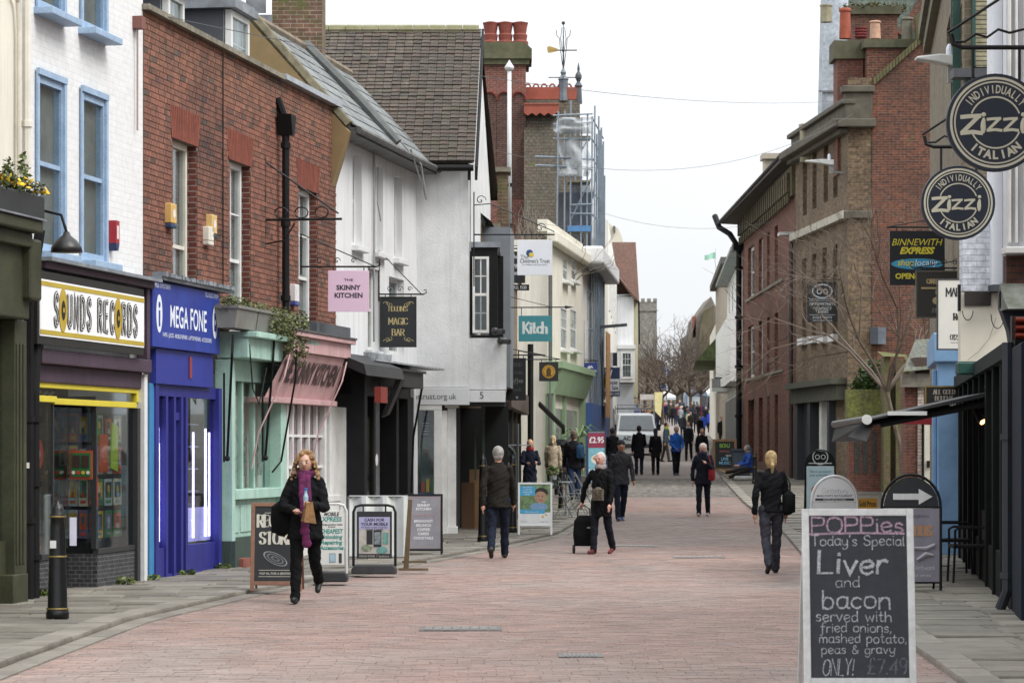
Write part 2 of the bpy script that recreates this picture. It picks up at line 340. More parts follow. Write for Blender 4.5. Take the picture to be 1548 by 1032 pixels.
# ---------------------------------------------------------------- lettering
GL = {
'A':(6,"0,0 3,10 6,0;1.1,3.4 4.9,3.4"),'B':(5.6,"0,0 0,10;~0,10 3,10 4.8,9 4.6,6.4 3,5.4 0,5.4;~0,5.4 3.3,5.3 5.4,4 5.2,1.2 3.4,0 0,0"),
'C':(6,"~6,8 4.8,9.6 3,10 1,9 0,6.5 0,3.5 1,1 3,0 4.8,.4 6,2"),'D':(6,"0,0 0,10;~0,10 2.6,10 5.2,8.6 6,5 5.2,1.4 2.6,0 0,0"),
'E':(5,"5,10 0,10 0,0 5,0;0,5.2 4,5.2"),'F':(5,"5,10 0,10 0,0;0,5.2 4,5.2"),'G':(6.3,"~6,8 4.8,9.6 3,10 1,9 0,6.5 0,3.5 1,1 3,0 5,.6 6,2 6,3;6,0 6,4.2 3.8,4.2"),
'H':(6,"0,0 0,10;6,0 6,10;0,5.2 6,5.2"),'I':(0.6,".3,0 .3,10"),'J':(4,"~4,10 4,3 3.4,.8 2,0 .6,.6 0,2.2"),'K':(6,"0,0 0,10;5.6,10 0,4;1.8,5.6 6,0"),
'L':(5,"0,10 0,0 5,0"),'M':(7,"0,0 0,10 3.5,3 7,10 7,0"),'N':(6,"0,0 0,10 6,0 6,10"),'O':(6.6,"~3.3,10 1,9 0,6.5 0,3.5 1,1 3.3,0 5.6,1 6.6,3.5 6.6,6.5 5.6,9 3.3,10"),
'P':(5.4,"0,0 0,10;~0,10 3,10 5.2,9.2 5.2,5.6 3,4.6 0,4.6"),'R':(5.8,"0,0 0,10;~0,10 3,10 5.2,9.2 5.2,6 3,5 0,5;2.6,5 5.8,0"),
'S':(5.4,"~5.2,8.2 4.2,9.7 2.6,10 .8,9.2 .2,7.4 1.2,5.8 4,4.6 5.2,3 4.8,1 2.8,0 1,.4 0,2"),'T':(6,"0,10 6,10;3,10 3,0"),'U':(6,"~0,10 0,4 .8,1.2 3,0 5.2,1.2 6,4 6,10"),
'V':(6,"0,10 3,0 6,10"),'W':(8.4,"0,10 2.1,0 4.2,9 6.3,0 8.4,10"),'X':(6,"0,0 6,10;0,10 6,0"),'Y':(6,"0,10 3,5 6,10;3,5 3,0"),'Z':(6,"0,10 6,10 0,0 6,0"),
'a':(4.6,"~4.2,5.4 2.4,6.1 .4,5 0,2.8 .6,.6 2.2,0 3.8,1 4.3,3;~4.4,6 4.3,2 4.5,.4 5.2,.1"),'b':(4.6,"~0.2,10 0,4 .1,0;~0,3.6 1.4,6 3.4,5.8 4.5,3.6 3.8,.8 2,0 .1,.9"),
'c':(4,"~4,5 2.6,6.1 .8,5.2 0,3 .7,.8 2.4,0 4,.9"),'d':(4.6,"~4.2,5 2.4,6.1 .4,5 0,2.8 .6,.6 2.2,0 4.2,1.4;~4.4,10 4.3,3 4.5,0"),
'e':(4.4,"~0.1,3 2.4,3.2 4.3,3.9 3.6,5.8 2,6.1 .4,5 0,2.6 1,.5 2.6,0 4.3,1"),'f':(3.6,"~4,9.4 2.6,10 1.5,8.6 1.3,4 1.2,-1 .6,-3.2 -.6,-3.4;0,5.6 3.4,5.8"),
'g':(4.6,"~4.2,5.4 2.4,6.1 .4,5 0,2.8 .6,.6 2.2,0 4.1,1.6;~4.4,6 4.4,-1 3.4,-3.4 1.4,-3.6 .2,-2.4"),'h':(4.6,"0,10 0,0;~0,3.4 1.2,5.6 3,6 4.2,4.8 4.3,2 4.4,0"),
'i':(0.8,".4,6 .4,0;.4,8.2 .4,8.8"),'j':(2,"~1.2,6 1.2,-2 0,-3.6"),'k':(4.4,"0,10 0,0;4,6 0,2.6;1.4,3.6 4.4,0"),'l':(1,"~.4,10 .3,3 .5,.5 1.2,.1"),
'm':(7,"0,6 0,0;~0,3.6 1.2,5.8 2.8,5.8 3.4,4 3.4,0;~3.4,3.6 4.6,5.8 6.2,5.8 6.8,4 6.8,0"),'n':(4.6,"0,6 0,0;~0,3.4 1.2,5.6 3,6 4.2,4.8 4.3,2 4.4,0"),
'o':(4.8,"~2.4,6.1 .5,5.2 0,3 .6,.7 2.4,0 4.2,.8 4.8,3 4.2,5.4 2.4,6.1"),'p':(4.6,"0,6 0,-4;~0,3.6 1.4,6 3.4,5.8 4.5,3.6 3.8,.8 2,0 .1,.9"),
'r':(3,"0,6 0,0;~0,3.4 1,5.4 2.2,6 3.4,5.4"),'s':(3.8,"~3.6,5 2.2,6.1 .6,5.4 .6,3.8 2.8,2.8 3.6,1.4 2.4,0 .2,.6"),'t':(3.4,"~1.4,9.2 1.3,2 2,.1 3.4,.8;0,6 3.2,6.1"),
'u':(4.6,"~0,6 0,2 .9,.1 2.6,.2 4.1,2;4.3,6 4.4,0"),'v':(4.4,"0,6 2.2,0 4.4,6"),'w':(6.6,"0,6 1.6,0 3.3,5 5,0 6.6,6"),'x':(4.2,"0,0 4.2,6;0,6 4.2,0"),
'y':(4.6,"~0,6 .2,2.4 1.4,.6 3.2,1 4.3,3;~4.5,6 4.3,-1 3.2,-3.4 1.2,-3.5 .2,-2.2"),'z':(4.4,"0,6 4.4,6 0,0 4.4,0"),
"'":(1,".6,10 .2,8"),'!':(1,".5,10 .5,3;.5,.7 .5,0"),',':(1,".6,.6 0,-1.6"),'.':(1,".4,.5 .4,0"),'-':(3,"0,4 3,4"),'&':(5.4,"~5.4,.2 1.2,7 1.6,9.6 3,9.6 3.4,7.8 .6,4.4 .2,1.6 1.8,0 4,1 5.2,4"),
'0':(5.6,"~2.8,10 .6,8.6 0,5 .6,1.4 2.8,0 5,1.4 5.6,5 5,8.6 2.8,10"),'1':(2.4,"0,8.4 1.8,10 1.8,0"),'2':(5,"~0,7.6 1,9.6 3,10 4.8,8.4 4.4,5.8 0,0;0,0 5,0"),'3':(5,"~0,9 2.4,10 4.6,8.6 4.2,6 2,5.2;~2,5.2 4.8,4.4 5,1.6 3,0 0,.8"),
'4':(5.4,"4,0 4,10 0,3.2 5.4,3.2"),'5':(5,"4.8,10 .8,10 .4,5.6;~.4,5.6 3,6.2 5,4 4.4,1 2.2,0 0,.8"),'6':(5,"~4.4,9.6 1.6,8 .2,4.4 .8,1 2.6,0 4.8,1.4 4.8,4.4 3,5.8 .6,4.4"),'7':(5,"0,10 5,10 1.6,0"),'8':(5,"~2.5,10 .5,8.6 .8,6.2 4.3,4 4.8,1.4 2.5,0 .2,1.4 .8,4 4.3,6.2 4.5,8.6 2.5,10"),
'9':(5,"~4.8,6.6 3.4,4.6 1,5 0,7.2 1,9.6 3,10 4.6,8.8 4.8,6 4.4,2.4 3.2,0"),'/':(3,"0,-1 3,10"),':':(1,".4,1 .4,1.6;.4,4.6 .4,5.2"),'£':(5.4,"~5,8.4 3.8,10 2,9 2,6 1.6,1.6 0,0;0,0 5.4,0;.4,4.6 4.2,4.6"),' ':(3,"")}
def smooth_pts(P, k=5):
    if len(P) < 3: return P
    o = []
    for i in range(len(P)-1):
        a = P[max(i-1, 0)]; b = P[i]; c = P[i+1]; d = P[min(i+2, len(P)-1)]
        if P[0] == P[-1]:
            if i == 0: a = P[-2]
            if i == len(P)-2: d = P[1]
        for j in range(k):
            t = j/k; o.append(tuple(0.5*((2*b[q])+(-a[q]+c[q])*t+(2*a[q]-5*b[q]+4*c[q]-d[q])*t*t+(-a[q]+3*b[q]-3*c[q]+d[q])*t**3) for q in (0, 1)))
    o.append(P[-1]); return o
def ribbon(mb, P, y, wfun, mi=0):
    n = len(P)
    if n < 2: return
    vs = []
    for i in range(n):
        a = P[max(i-1, 0)]; c = P[min(i+1, n-1)]
        dx, dz = c[0]-a[0], c[1]-a[1]; l = math.hypot(dx, dz) or 1e-9; dx /= l; dz /= l
        w = wfun(dx, dz)/2; k = 1.0
        if 0 < i < n-1:
            e1 = (P[i][0]-a[0], P[i][1]-a[1]); e2 = (c[0]-P[i][0], c[1]-P[i][1])
            l1 = math.hypot(*e1) or 1e-9; l2 = math.hypot(*e2) or 1e-9
            co = (e1[0]*e2[0]+e1[1]*e2[1])/(l1*l2); k = 1/max(0.45, math.sqrt(max(0.0, (1+co)/2)))
        x, z = P[i]
        ex = 0
        if i == 0: x -= dx*w*0.6; z -= dz*w*0.6
        if i == n-1: x += dx*w*0.6; z += dz*w*0.6
        vs += [(x-dz*w*k, y, z+dx*w*k), (x+dz*w*k, y, z-dx*w*k)]
    mb.add(vs, [(2*i, 2*i+1, 2*i+3, 2*i+2) for i in range(n-1)], mi)
def text_width(s, h, sx=1.0, gap=2.0): return sum((GL.get(c, GL[' '])[0]+gap) for c in s)*h/10*sx-gap*h/10*sx
def text(mb, s, x, z, h, y=0.0, style='sans', w=0.12, sx=1.0, gap=2.0, align='c', slant=0.0, mi=0, jitter=0.0, xf=None, maxw=None):
    """stroke lettering on the local XZ plane; h = cap height; x, z = anchor on the base line"""
    tw = text_width(s, h, sx, gap)
    if maxw and tw > maxw: sx *= maxw/tw; tw = maxw
    x0 = x-(tw/2 if align == 'c' else (tw if align == 'r' else 0)); k = h/10; rnd = random.Random(hash(s) % 1000 if False else len(s)*17+ord(s[0]))
    st = 0
    for c in s:
        g = GL.get(c) or GL.get(c.upper()) or GL[' ']
        jz = rnd.uniform(-jitter, jitter)*h; jr = 1+rnd.uniform(-jitter, jitter)
        for seg in g[1].split(';'):
            seg = seg.strip()
            if not seg: continue
            sm = seg[0] == '~'; P = [tuple(float(q) for q in p.split(',')) for p in seg.lstrip('~').split()]
            ends = (P[0], P[-1])
            raw = P
            if sm: P = smooth_pts(P)
            def mp_(p):
                X = x0+p[0]*k*sx+slant*p[1]*k; Zz = z+p[1]*k*jr+jz
                return xf(X, Zz) if xf else (X, Zz)
            Q = [mp_(p) for p in P]; yy = y-0.00025*st; st = (st+1) % 5
            if style == 'serif':
                wf = lambda dx, dz: h*w*(0.28+0.9*abs(dz)**1.3)
                if sm: ribbon(mb, Q, yy, wf, mi)
                else:
                    for a, b in zip(Q, Q[1:]): ribbon(mb, [a, b], yy, wf, mi); yy -= 0.0002
                if not sm:
                    for (a, b) in ((raw[0], raw[1]), (raw[-1], raw[-2])):
                        if abs(b[1]-a[1]) > 2.5 and (a[1] in (0, 10, 6, -4)):
                            p = mp_(a); dz_ = h*0.02*(1 if a[1] <= 0 else -1)
                            ribbon(mb, [(p[0]-h*.14*sx, p[1]+dz_), (p[0]+h*.14*sx, p[1]+dz_)], yy-0.0004, lambda a_, b_: h*.045, mi)
                        elif abs(b[1]-a[1]) < 0.1 and abs(a[0]-b[0]) > 1:
                            p = mp_(a); sg = -1 if a[1] > 5.5 else 1
                            ribbon(mb, [(p[0], p[1]), (p[0], p[1]+sg*h*.14)], yy-0.0004, lambda a_, b_: h*.045, mi)
            elif style == 'chalk':
                Q = [(a_+rnd.uniform(-1, 1)*h*.014, b_+rnd.uniform(-1, 1)*h*.014) for a_, b_ in Q]
                ribbon(mb, Q, yy, lambda dx, dz: h*w*rnd.uniform(0.6, 1.3), mi)
            else:
                if not sm and style != 'mono': 
                    ribbon(mb, Q, yy, lambda dx, dz: h*w, mi)
                else: ribbon(mb, Q, yy, lambda dx, dz: h*w, mi)
        x0 += (g[0]+gap)*k*sx
    return tw
def btext(mb, s, x, z, h, y=0.0, bold=0.0, sx=1.0, align='c', slant=0.0, mi=0, maxw=None, xf=None):
    """solid sans lettering from the built-in font; h = cap height"""
    cu = bpy.data.curves.new('t', 'FONT'); cu.body = s; cu.size = 1.0; cu.offset = bold; cu.shear = slant; cu.resolution_u = 3
    ob = bpy.data.objects.new('t', cu); C.objects.link(ob)
    me = bpy.data.meshes.new_from_object(ob)
    bpy.data.objects.remove(ob); bpy.data.curves.remove(cu)
    if not me or not me.vertices: return
    xs = [v.co.x for v in me.vertices]; a, b = min(xs), max(xs); k = h/0.729; w = (b-a)*k*sx
    if maxw and w > maxw: sx *= maxw/w; w = maxw
    off = x-(w/2 if align == 'c' else (w if align == 'r' else 0))
    vs = []
    for v in me.vertices:
        X = off+(v.co.x-a)*k*sx; Q = z+v.co.y*k
        if xf: X, Q = xf(X, Q)
        vs.append((X, y, Q))
    mb.add(vs, [tuple(p.vertices) for p in me.polygons], mi); bpy.data.meshes.remove(me)
def arc_text(mb, s, cx, cz, r, mid_deg, h, y, step_deg, bold=0.0, bottom=False, mi=0, sx=0.8):
    n = len(s)
    for i, c in enumerate(s):
        if c == ' ': continue
        a = math.radians(mid_deg+(i-(n-1)/2)*step_deg*(1 if bottom else -1)); 
        rot = a-PI/2 if not bottom else a+PI/2
        px, pz = cx+r*math.cos(a), cz+r*math.sin(a)
        def xf(X, Q, px=px, pz=pz, rot=rot): return px+X*math.cos(rot)-Q*math.sin(rot), pz+X*math.sin(rot)+Q*math.cos(rot)
        btext(mb, c, 0, 0, h, y, bold, sx, 'c', 0, mi, None, xf)
# ---------------------------------------------------------------- ground
KL = [(5, -4.3), (21.6, -3.9), (27.6, -3.72), (32.8, -3.05), (40.4, -1.63), (46, -.45), (52.8, .85), (60, 1.45), (75, 2.35), (97, 3.6), (137, 4.85), (170, 7.5), (200, 9), (250, 11.5), (300, 14), (420, 20)]
KR = [(5, 2.5), (25, 3.4), (44.3, 4.5), (52.7, 5.04), (72, 5.85), (97, 7.1), (115, 8.0), (150, 10.4), (200, 14.3), (260, 17.6), (420, 26)]
DS = [5, 12, 16.5, 19, 22, 25, 28, 31, 34, 37, 40, 43, 46, 48, 50, 52, 54, 57, 60, 64, 68, 72, 76, 80, 85, 90, 97, 101, 106, 112, 118, 124, 130, 137, 144, 151, 158, 165, 172, 179, 186, 193, 200, 207, 214, 221, 228, 236, 244, 252, 260, 268, 278, 288, 300, 315, 330, 360, 420]
def strip(mb, fa, fb, ds, dz, mi=0):
    for a, b in zip(ds, ds[1:]):
        mb.quad((fa(a), a, gz(a)+dz), (fb(a), a, gz(a)+dz), (fb(b), b, gz(b)+dz), (fa(b), b, gz(b)+dz), mi)
kl = lambda d: lerpk(KL, d); kr = lambda d: lerpk(KR, d)
g = MB()
gd = [-30] + DS + [600, 900, 3000]
strip(g, lambda d: -60-d, lambda d: 60+d, gd, -0.10)
g.build('ground', M('6b665e', 0.95, 0.2, 0.5, bump=0.3), kind='structure')
def road_mat():
    m, t, b = nodes_of('red_brick_paving'); n = t.nodes; L = t.links
    co = n.new('ShaderNodeTexCoord')
    bt = n.new('ShaderNodeTexBrick'); bt.inputs['Scale'].default_value = 1; bt.inputs['Brick Width'].default_value = .21; bt.inputs['Row Height'].default_value = .105; bt.inputs['Mortar Size'].default_value = .006
    bt.inputs['Color1'].default_value = (*lin('8c7268'), 1); bt.inputs['Color2'].default_value = (*lin('7d6c65'), 1); bt.inputs['Mortar'].default_value = (*lin('746c65'), 1)
    L.new(co.outputs['Object'], bt.inputs['Vector'])
    nz = n.new('ShaderNodeTexNoise'); nz.inputs['Scale'].default_value = 0.35; nz.inputs['Detail'].default_value = 9; nz.inputs['Roughness'].default_value = .7; L.new(co.outputs['Object'], nz.inputs[0])
    r = n.new('ShaderNodeMapRange'); r.inputs[1].default_value = .4; r.inputs[2].default_value = .66; r.inputs[4].default_value = .75; L.new(nz.outputs[0], r.inputs[0])
    x = n.new('ShaderNodeMix'); x.data_type = 'RGBA'; L.new(r.outputs[0], x.inputs[0]); L.new(bt.outputs[0], x.inputs[6]); x.inputs[7].default_value = (*lin('827b76'), 1)
    L.new(x.outputs[2], b.inputs['Base Color']); b.inputs['Roughness'].default_value = .75; return m
rd = MB(); strip(rd, lambda d: kl(d)-.1, lambda d: kr(d)+.1, [d for d in DS if d >= 76], 0.0); strip(rd, lambda d: kl(d)-.1, lambda d: kr(d)+.1, [5, 12, 16.5], 0.0)
road_far = rd.build('road', road_mat(), kind='structure')
rb = MB(); strip(rb, lambda d: kl(d)-.1, lambda d: kr(d)+.1, [d for d in DS if 16.5 <= d <= 76], -0.03)
rbo = rb.build('road_bed', M('6b625a', 0.95, 0.3, 4), road_far)
# brick pavers of the near carriageway, real pieces joined into one part
def patch(d, x):
    v = noise.noise(Vector((x*.22, d*.13, 3.1)))+.6*noise.noise(Vector((x*.9, d*.5, 8.0)))
    return max(0, min(1, (v+.25)*1.6))
pv = MB(); rnd = random.Random(3); d = 16.5; row = 0
while d < 77.0:
    dd = 0.105; x = kl(d)-0.02+rnd.uniform(-.18, 0); xe = kr(d)+.05; zb = gz(d)
    while x < xe:
        w = 0.213 if rnd.random() > .04 else 0.107
        t = patch(d, x); dk = rnd.uniform(.9, 1.07)
        a = (.50, .36, .315) if rnd.random() > .16 else ((.42, .34, .32) if rnd.random() > .5 else (.51, .39, .35))
        tint = tuple((a[q]*(1-.62*t)+(.45, .42, .40)[q]*.62*t)*dk for q in range(3))
        h = zb+rnd.uniform(-.0014, .0014)+.004*noise.noise(Vector((x*.7, d*.35, 0)))
        tl = rnd.uniform(-.0012, .0012)
        x0, x1, y0, y1 = x+.002, x+w-.002, d+.002, d+dd-.002
        pv.add([(x0, y0, h), (x1, y0, h+tl), (x1, y1, h+tl), (x0, y1, h), (x0, y0, h-.04), (x1, y0, h-.04)], [(0, 1, 2, 3), (4, 5, 1, 0)], 0, tint)
        x += w
    d += dd; row += 1
pv.build('brick_pavers', M('d0cac6', 0.78, 0.16, 1.6, bump=.25, bscale=40, tint=True, name='tinted_pavers', fine=.15), road_far, kind='stuff')
# setts band
sb_ = MB(); rnd = random.Random(5); d = 77.0
while d < 96:
    x = kl(d)+.1; xe = kr(d)-.1
    while x < xe:
        w = rnd.uniform(.12, .2); h = gz(d)+rnd.uniform(.006, .024); tt = rnd.uniform(.55, 1.15)
        sb_.add([(x+.012, d+.01, h-.03), (x+w-.012, d+.01, h-.03), (x+w-.02, d+.03, h), (x+.02, d+.03, h), (x+w-.02, d+.13, h), (x+.02, d+.13, h)], [(0, 1, 2, 3), (3, 2, 4, 5)], 0, (tt, tt*.98, tt*.94)); x += w
    d += .155
sb_.build('granite_setts', M('7f7a75', 0.8, 0.2, 2.0, tint=True, name='tinted_setts'), road_far, kind='stuff')
sbb = MB(); strip(sbb, lambda d: kl(d)+.02, lambda d: kr(d)-.02, [76.6, 80, 85, 90, 96.4], 0.004); sbb.build('sett_bed', M('55514b', .95, .3, 3), road_far)
fa_ = MB(); strip(fa_, lambda d: kl(d)-.1, lambda d: kr(d)+.1, [96.5]+[d for d in DS if d > 97], 0.004); fa_.build('far_surface', M('80756f', .85, .2, .4, c2='6c6560', fine=.2, bscale=30), road_far)
# kerb stones, one object each
unit = MB(); unit.box(-.5, .5, -.5, .5, -1, 0)
um = {}
def unit_mesh(name, mat, k=3):
    if name not in um:
        um[name] = []
        for i in range(k):
            r_ = random.Random(i*7+len(name)); m_ = MB(); e = .012
            j = lambda: r_.uniform(-.012, .012)
            t_ = [(-.5+e+abs(j()), -.5+e+abs(j()), 0), (.5-e-abs(j()), -.5+e, 0), (.5-e, .5-e-abs(j()), 0), (-.5+e, .5-e, 0)]
            b_ = [(-.5, -.5, -.15), (.5, -.5, -.15), (.5, .5, -.15), (-.5, .5, -.15)]; c_ = [(p[0], p[1], -1) for p in b_]
            m_.add(t_+b_+c_, [(0, 1, 2, 3), (4, 5, 1, 0), (5, 6, 2, 1), (6, 7, 3, 2), (7, 4, 0, 3), (8, 9, 5, 4), (9, 10, 6, 5), (10, 11, 7, 6), (11, 8, 4, 7)])
            um[name].append(m_.mesh(name, mat))
    return um[name]
def piece(name, mat, parent, x, y, z, sx, sy, sz, rz=0.0, rnd=random, tilt=0.0):
    ms = unit_mesh(name+mat.name, mat); o = bpy.data.objects.new(name, rnd.choice(ms)); C.objects.link(o); o.parent = parent
    o.location = (x, y, z); o.scale = (sx, sy, sz); o.rotation_euler = (rnd.uniform(-tilt, tilt), rnd.uniform(-tilt, tilt), rz); return o
def slab_mat(name, c, c2, var=.35):
    m, t, b = nodes_of(name); n = t.nodes; L = t.links
    oi = n.new('ShaderNodeObjectInfo'); co = n.new('ShaderNodeNewGeometry'); nz = n.new('ShaderNodeTexNoise'); nz.inputs['Scale'].default_value = 2.2; nz.inputs['Detail'].default_value = 10; nz.inputs['Roughness'].default_value = .7
    L.new(co.outputs['Position'], nz.inputs[0]); r = n.new('ShaderNodeValToRGB'); r.color_ramp.elements[0].position = .32; r.color_ramp.elements[1].position = .68
    r.color_ramp.elements[0].color = (*lin(c2), 1); r.color_ramp.elements[1].color = (*lin(c), 1); L.new(nz.outputs[0], r.inputs[0])
    mr = n.new('ShaderNodeMapRange'); mr.inputs[3].default_value = 1-var; mr.inputs[4].default_value = 1+var*.6; L.new(oi.outputs['Random'], mr.inputs[0])
    mm = n.new('ShaderNodeVectorMath'); mm.operation = 'SCALE'; L.new(r.outputs[0], mm.inputs[0]); L.new(mr.outputs[0], mm.inputs[3]); L.new(mm.outputs[0], b.inputs['Base Color'])
    b.inputs['Roughness'].default_value = .72
    nb = n.new('ShaderNodeTexNoise'); nb.inputs['Scale'].default_value = 18; nb.inputs['Detail'].default_value = 6; L.new(co.outputs['Position'], nb.inputs[0])
    bp = n.new('ShaderNodeBump'); bp.inputs['Strength'].default_value = .5; bp.inputs['Distance'].default_value = .01; L.new(nb.outputs[0], bp.inputs['Height']); L.new(bp.outputs[0], b.inputs['Normal'])
    return m
YORK = slab_mat('york_stone', '827d73', '625d53'); KERBM = slab_mat('kerb_granite', '8a857c', '6b655c', .2)
pav = MB(); strip(pav, lambda d: -40, lambda d: kl(d)-.05, DS, 0.012); strip(pav, lambda d: kr(d)+.05, lambda d: 40, DS, 0.012)
pavement = pav.build('pavement', M('5a554c', .95, .35, 3, fine=.3), kind='structure')
rnd = random.Random(11)
def kerb_run(fx, sgn, name, d0, d1, wid, dz):
    d = d0
    while d < d1:
        l = rnd.uniform(.7, 1.1)*(1 if d < 60 else 1.8); a = fx(d); b = fx(d+l); ang = math.atan2(l, b-a)
        piece(name, KERBM, pavement, (a+b)/2+sgn*wid/2, d+l/2, gz(d+l/2)+dz+rnd.uniform(-.004, .004), math.hypot(l, b-a)-.012, wid-.01, .14, ang, rnd, .002); d += l
kerb_run(kl, -1, 'kerb_stone', 17, 97, .30, .055); kerb_run(kr, 1, 'kerb_stone', 16.5, 97, .28, .055)
kerb_run(lambda d: kl(d)+.0, 1, 'channel_stone', 17, 56, .22, .012)
NSL = [0]; rest = MB()
def slabs(fa, fb, d0, d1, dz=.048):
    d = d0
    while d < d1:
        dp = rnd.choice((.42, .5, .6, .72)); x = fa(d+dp/2); xe = fb(d+dp/2)
        while x < xe:
            w = rnd.uniform(.5, 1.05)
            if x+w > xe-.2: w = xe-x+.02
            z = gz(d+dp/2)+dz+rnd.uniform(-.011, .009)
            if NSL[0] < 300 and d < 64:
                piece('paving_slab', YORK, pavement, x+w/2, d+dp/2, z, w-.016, dp-.02, .1, 0, rnd, .013); NSL[0] += 1
            else: rest.box(x+.007, x+w-.007, d+.008, d+dp-.008, z-.05, z)
            x += w
        d += dp
FL = lambda d: (.17*d-10.621) if d < 52 else lerpk([(52, -1.0), (56, -.6), (80, .1), (84, 1.0), (94, 2.2), (106, 3.2), (150, 5.3)], d)
FR = lambda d: lerpk([(16, 4.0), (20, 4.4), (28.8, 5.1), (43, 6.8), (60, 8.6), (84, 10.6), (85, 10.1), (94, 9.45), (115, 9.45)], d)
slabs(lambda d: FL(d)-.3, lambda d: kl(d)-.28, 22, 50); slabs(lambda d: kr(d)+.27, lambda d: FR(d)+.3, 17, 47)
slabs(lambda d: FL(d)-.3, lambda d: kl(d)-.28, 50, 97); slabs(lambda d: kr(d)+.27, lambda d: FR(d)+.3, 47, 112)
rest.build('far_paving', YORK, pavement, kind='stuff')
# drain covers in the carriageway
def cover(px0, px1, py, dep, label):
    d = dist_of_foot(py); t = thing('drain_cover', label, 'drain cover', ((W(px0, d)+W(px1, d))/2, d, gz(d)), 0, 'metal covers set in the brick road')
    w = (W(px1, d)-W(px0, d))/2; m = MB(); m.box(-w-.04, w+.04, -.04, dep+.04, -.05, .0075); m.build('frame', M('6e6b67', .5, .3, 6, .4), t)
    m = MB()
    for i in range(8): m.box(-w+i*2*w/8+.01, -w+(i+1)*2*w/8-.01, .01, dep-.01, .0, .0125)
    m.build('grating', M('8b8781', .45, .35, 9, .5), t)
cover(640, 752, 953, .5, 'long ribbed drain cover nearest the camera in the middle of the road'); cover(930, 990, 826, .6, 'pale drain cover beside the shopping trolley')
cover(852, 905, 993, .35, 'small cover low in the road near the bottom of the picture')
cover(1022, 1092, 843, .5, 'dark worn cover right of centre in the road')
# ---------------------------------------------------------------- left side of the street
def subwall(w, u0, u1): a = w.at(u0); b = w.at(u1); return Wall(a.x, a.y, b.x, b.y)
LA = Wall(-6.541, 24.0, -1.747, 52.2)
WHITE = M('dadbdc', .75, .05, 1.2, bump=.35, bscale=14, c2='cfd0d0'); CREAM = M('ded9cb', .8, .05, .8, streak=.2, bump=.15, bscale=30)
BLACK = M('1a1a1c', .6, .2, 3, spec=.2); BLACKM = M('141416', .5, .2, 3, metal=.3); WOODW = M('e6e6e4', .5, .05, 3, c2='c8c8c4'); LEAD = M('8c9298', .5, .25, 2.5, c2='5d6166'); BLUEP = M('9fb6ce', .55, .08, 4, c2='8aa2bc', fine=.12)
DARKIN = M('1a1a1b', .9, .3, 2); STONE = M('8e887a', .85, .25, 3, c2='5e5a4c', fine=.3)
def house(name, label, w, z1, depth, wallm, holes=(), z0=0.0, reveal=.14, cat='building', group=None):
    t = thing(name, label, cat, (w.p.x, w.p.y, gz(w.p.y)), w.rz, group); t['_g'] = 0
    base = gz(w.p.y); h = sub('wall_shell', t, (0, 0, -base))
    m = MB(); wall_holes(m, 0, w.L, z0-.2, z1, holes, reveal); o = m.build('wall', wallm, t, loc=(0, 0, -base))
    m = MB(); e = .006
    m.quad((e, 0, -.2), (e, depth, -.2), (e, depth, z1), (e, 0, z1)); m.quad((w.L-e, depth, -.2), (w.L-e, 0, -.2), (w.L-e, 0, z1), (w.L-e, depth, z1)); m.quad((w.L-e, depth, -.2), (e, depth, -.2), (e, depth, z1), (w.L-e, depth, z1))
    m.build('side_wall', wallm, t, loc=(0, 0, -base)); bpy.data.objects.remove(h)
    del t['_g']; t['base'] = base; return t
class Kid:
    """parts of a house live in a frame whose z is height above the street datum"""
    def __init__(s, t): s.t = t; s.dz = -t.get('base', 0)
    def b(s, mb, name, mats, parent=None, **k):
        if parent is None: return mb.build(name, mats, s.t, loc=(0, 0, s.dz), **k)
        return mb.build(name, mats, parent, **k)
    def e(s, name): return sub(name, s.t, (0, 0, s.dz))
def box_part(K, name, mat, *a, parent=None, bevel=0.0):
    m = MB(); m.box(*a); return K.b(m, name, mat, parent, bevel=bevel)
def pipe(K, name, pts, r, mat, parent=None, rings=()):
    m = MB(); m.tube(pts, r, 8)
    for (x, y, z) in rings: m.cyl((x, y, z-.03), (x, y, z+.03), r*1.35, n=8)
    return K.b(m, name, mat, parent, smooth=False)
# --- L0 cream house with green shopfront
w0 = subwall(LA, 0, LA.u(28)); t = house('cream_house', 'cream rendered house above a dark green shopfront at the left edge', w0, 10, 6, CREAM)
K = Kid(t); GRN = M('3d4029', .6, .2, 2, c2='2a2c1c', fine=.2)
u = w0.u; L = w0.L; zf = 4.0
box_part(K, 'fascia', GRN, 0, u(45, .35), -.35, 0, 3.05, zf-.05, bevel=.02); L2_ = u(66, .55); box_part(K, 'cornice', GRN, -.05, L2_, -.55, 0, zf-.05, zf+.08, bevel=.02)
box_part(K, 'cornice_moulding', GRN, -.02, L2_-.05, -.45, -.001, zf-.2, zf-.052, bevel=.015); box_part(K, 'lead_capping', LEAD, -.05, L2_+.02, -.58, 0, zf+.081, zf+.1)
m = MB(); m.box(u(20, .2), u(38, .2), -.22, 0, 0, 3.05); m.box(u(18, .25), u(40, .25), -.27, .0, 0.001, .35)
for i in range(3): m.box(u(24+i*5, .22), u(26.5+i*5, .22), -.235, -.219, .45, 2.8)
K.b(m, 'pilaster', GRN, bevel=.01); box_part(K, 'bracket', GRN, u(48, .45), u(64, .45), -.45, -.2, 3.25, 3.9, bevel=.03)
box_part(K, 'stall_riser', GRN, 0, L-.5, -.12, 0, 0, .7); box_part(K, 'shop_glass', glass_mat(), 0, L-.5, -.08, -.07, .7, 3.05)
pipe(K, 'downpipe', [(u(27), -.1, .1), (u(27), -.1, 8.9)], .05, M('dcd8cc', .5, .1, 3), rings=[(u(27), -.1, z) for z in (1.5, 3.3, 5.2, 6.6)])
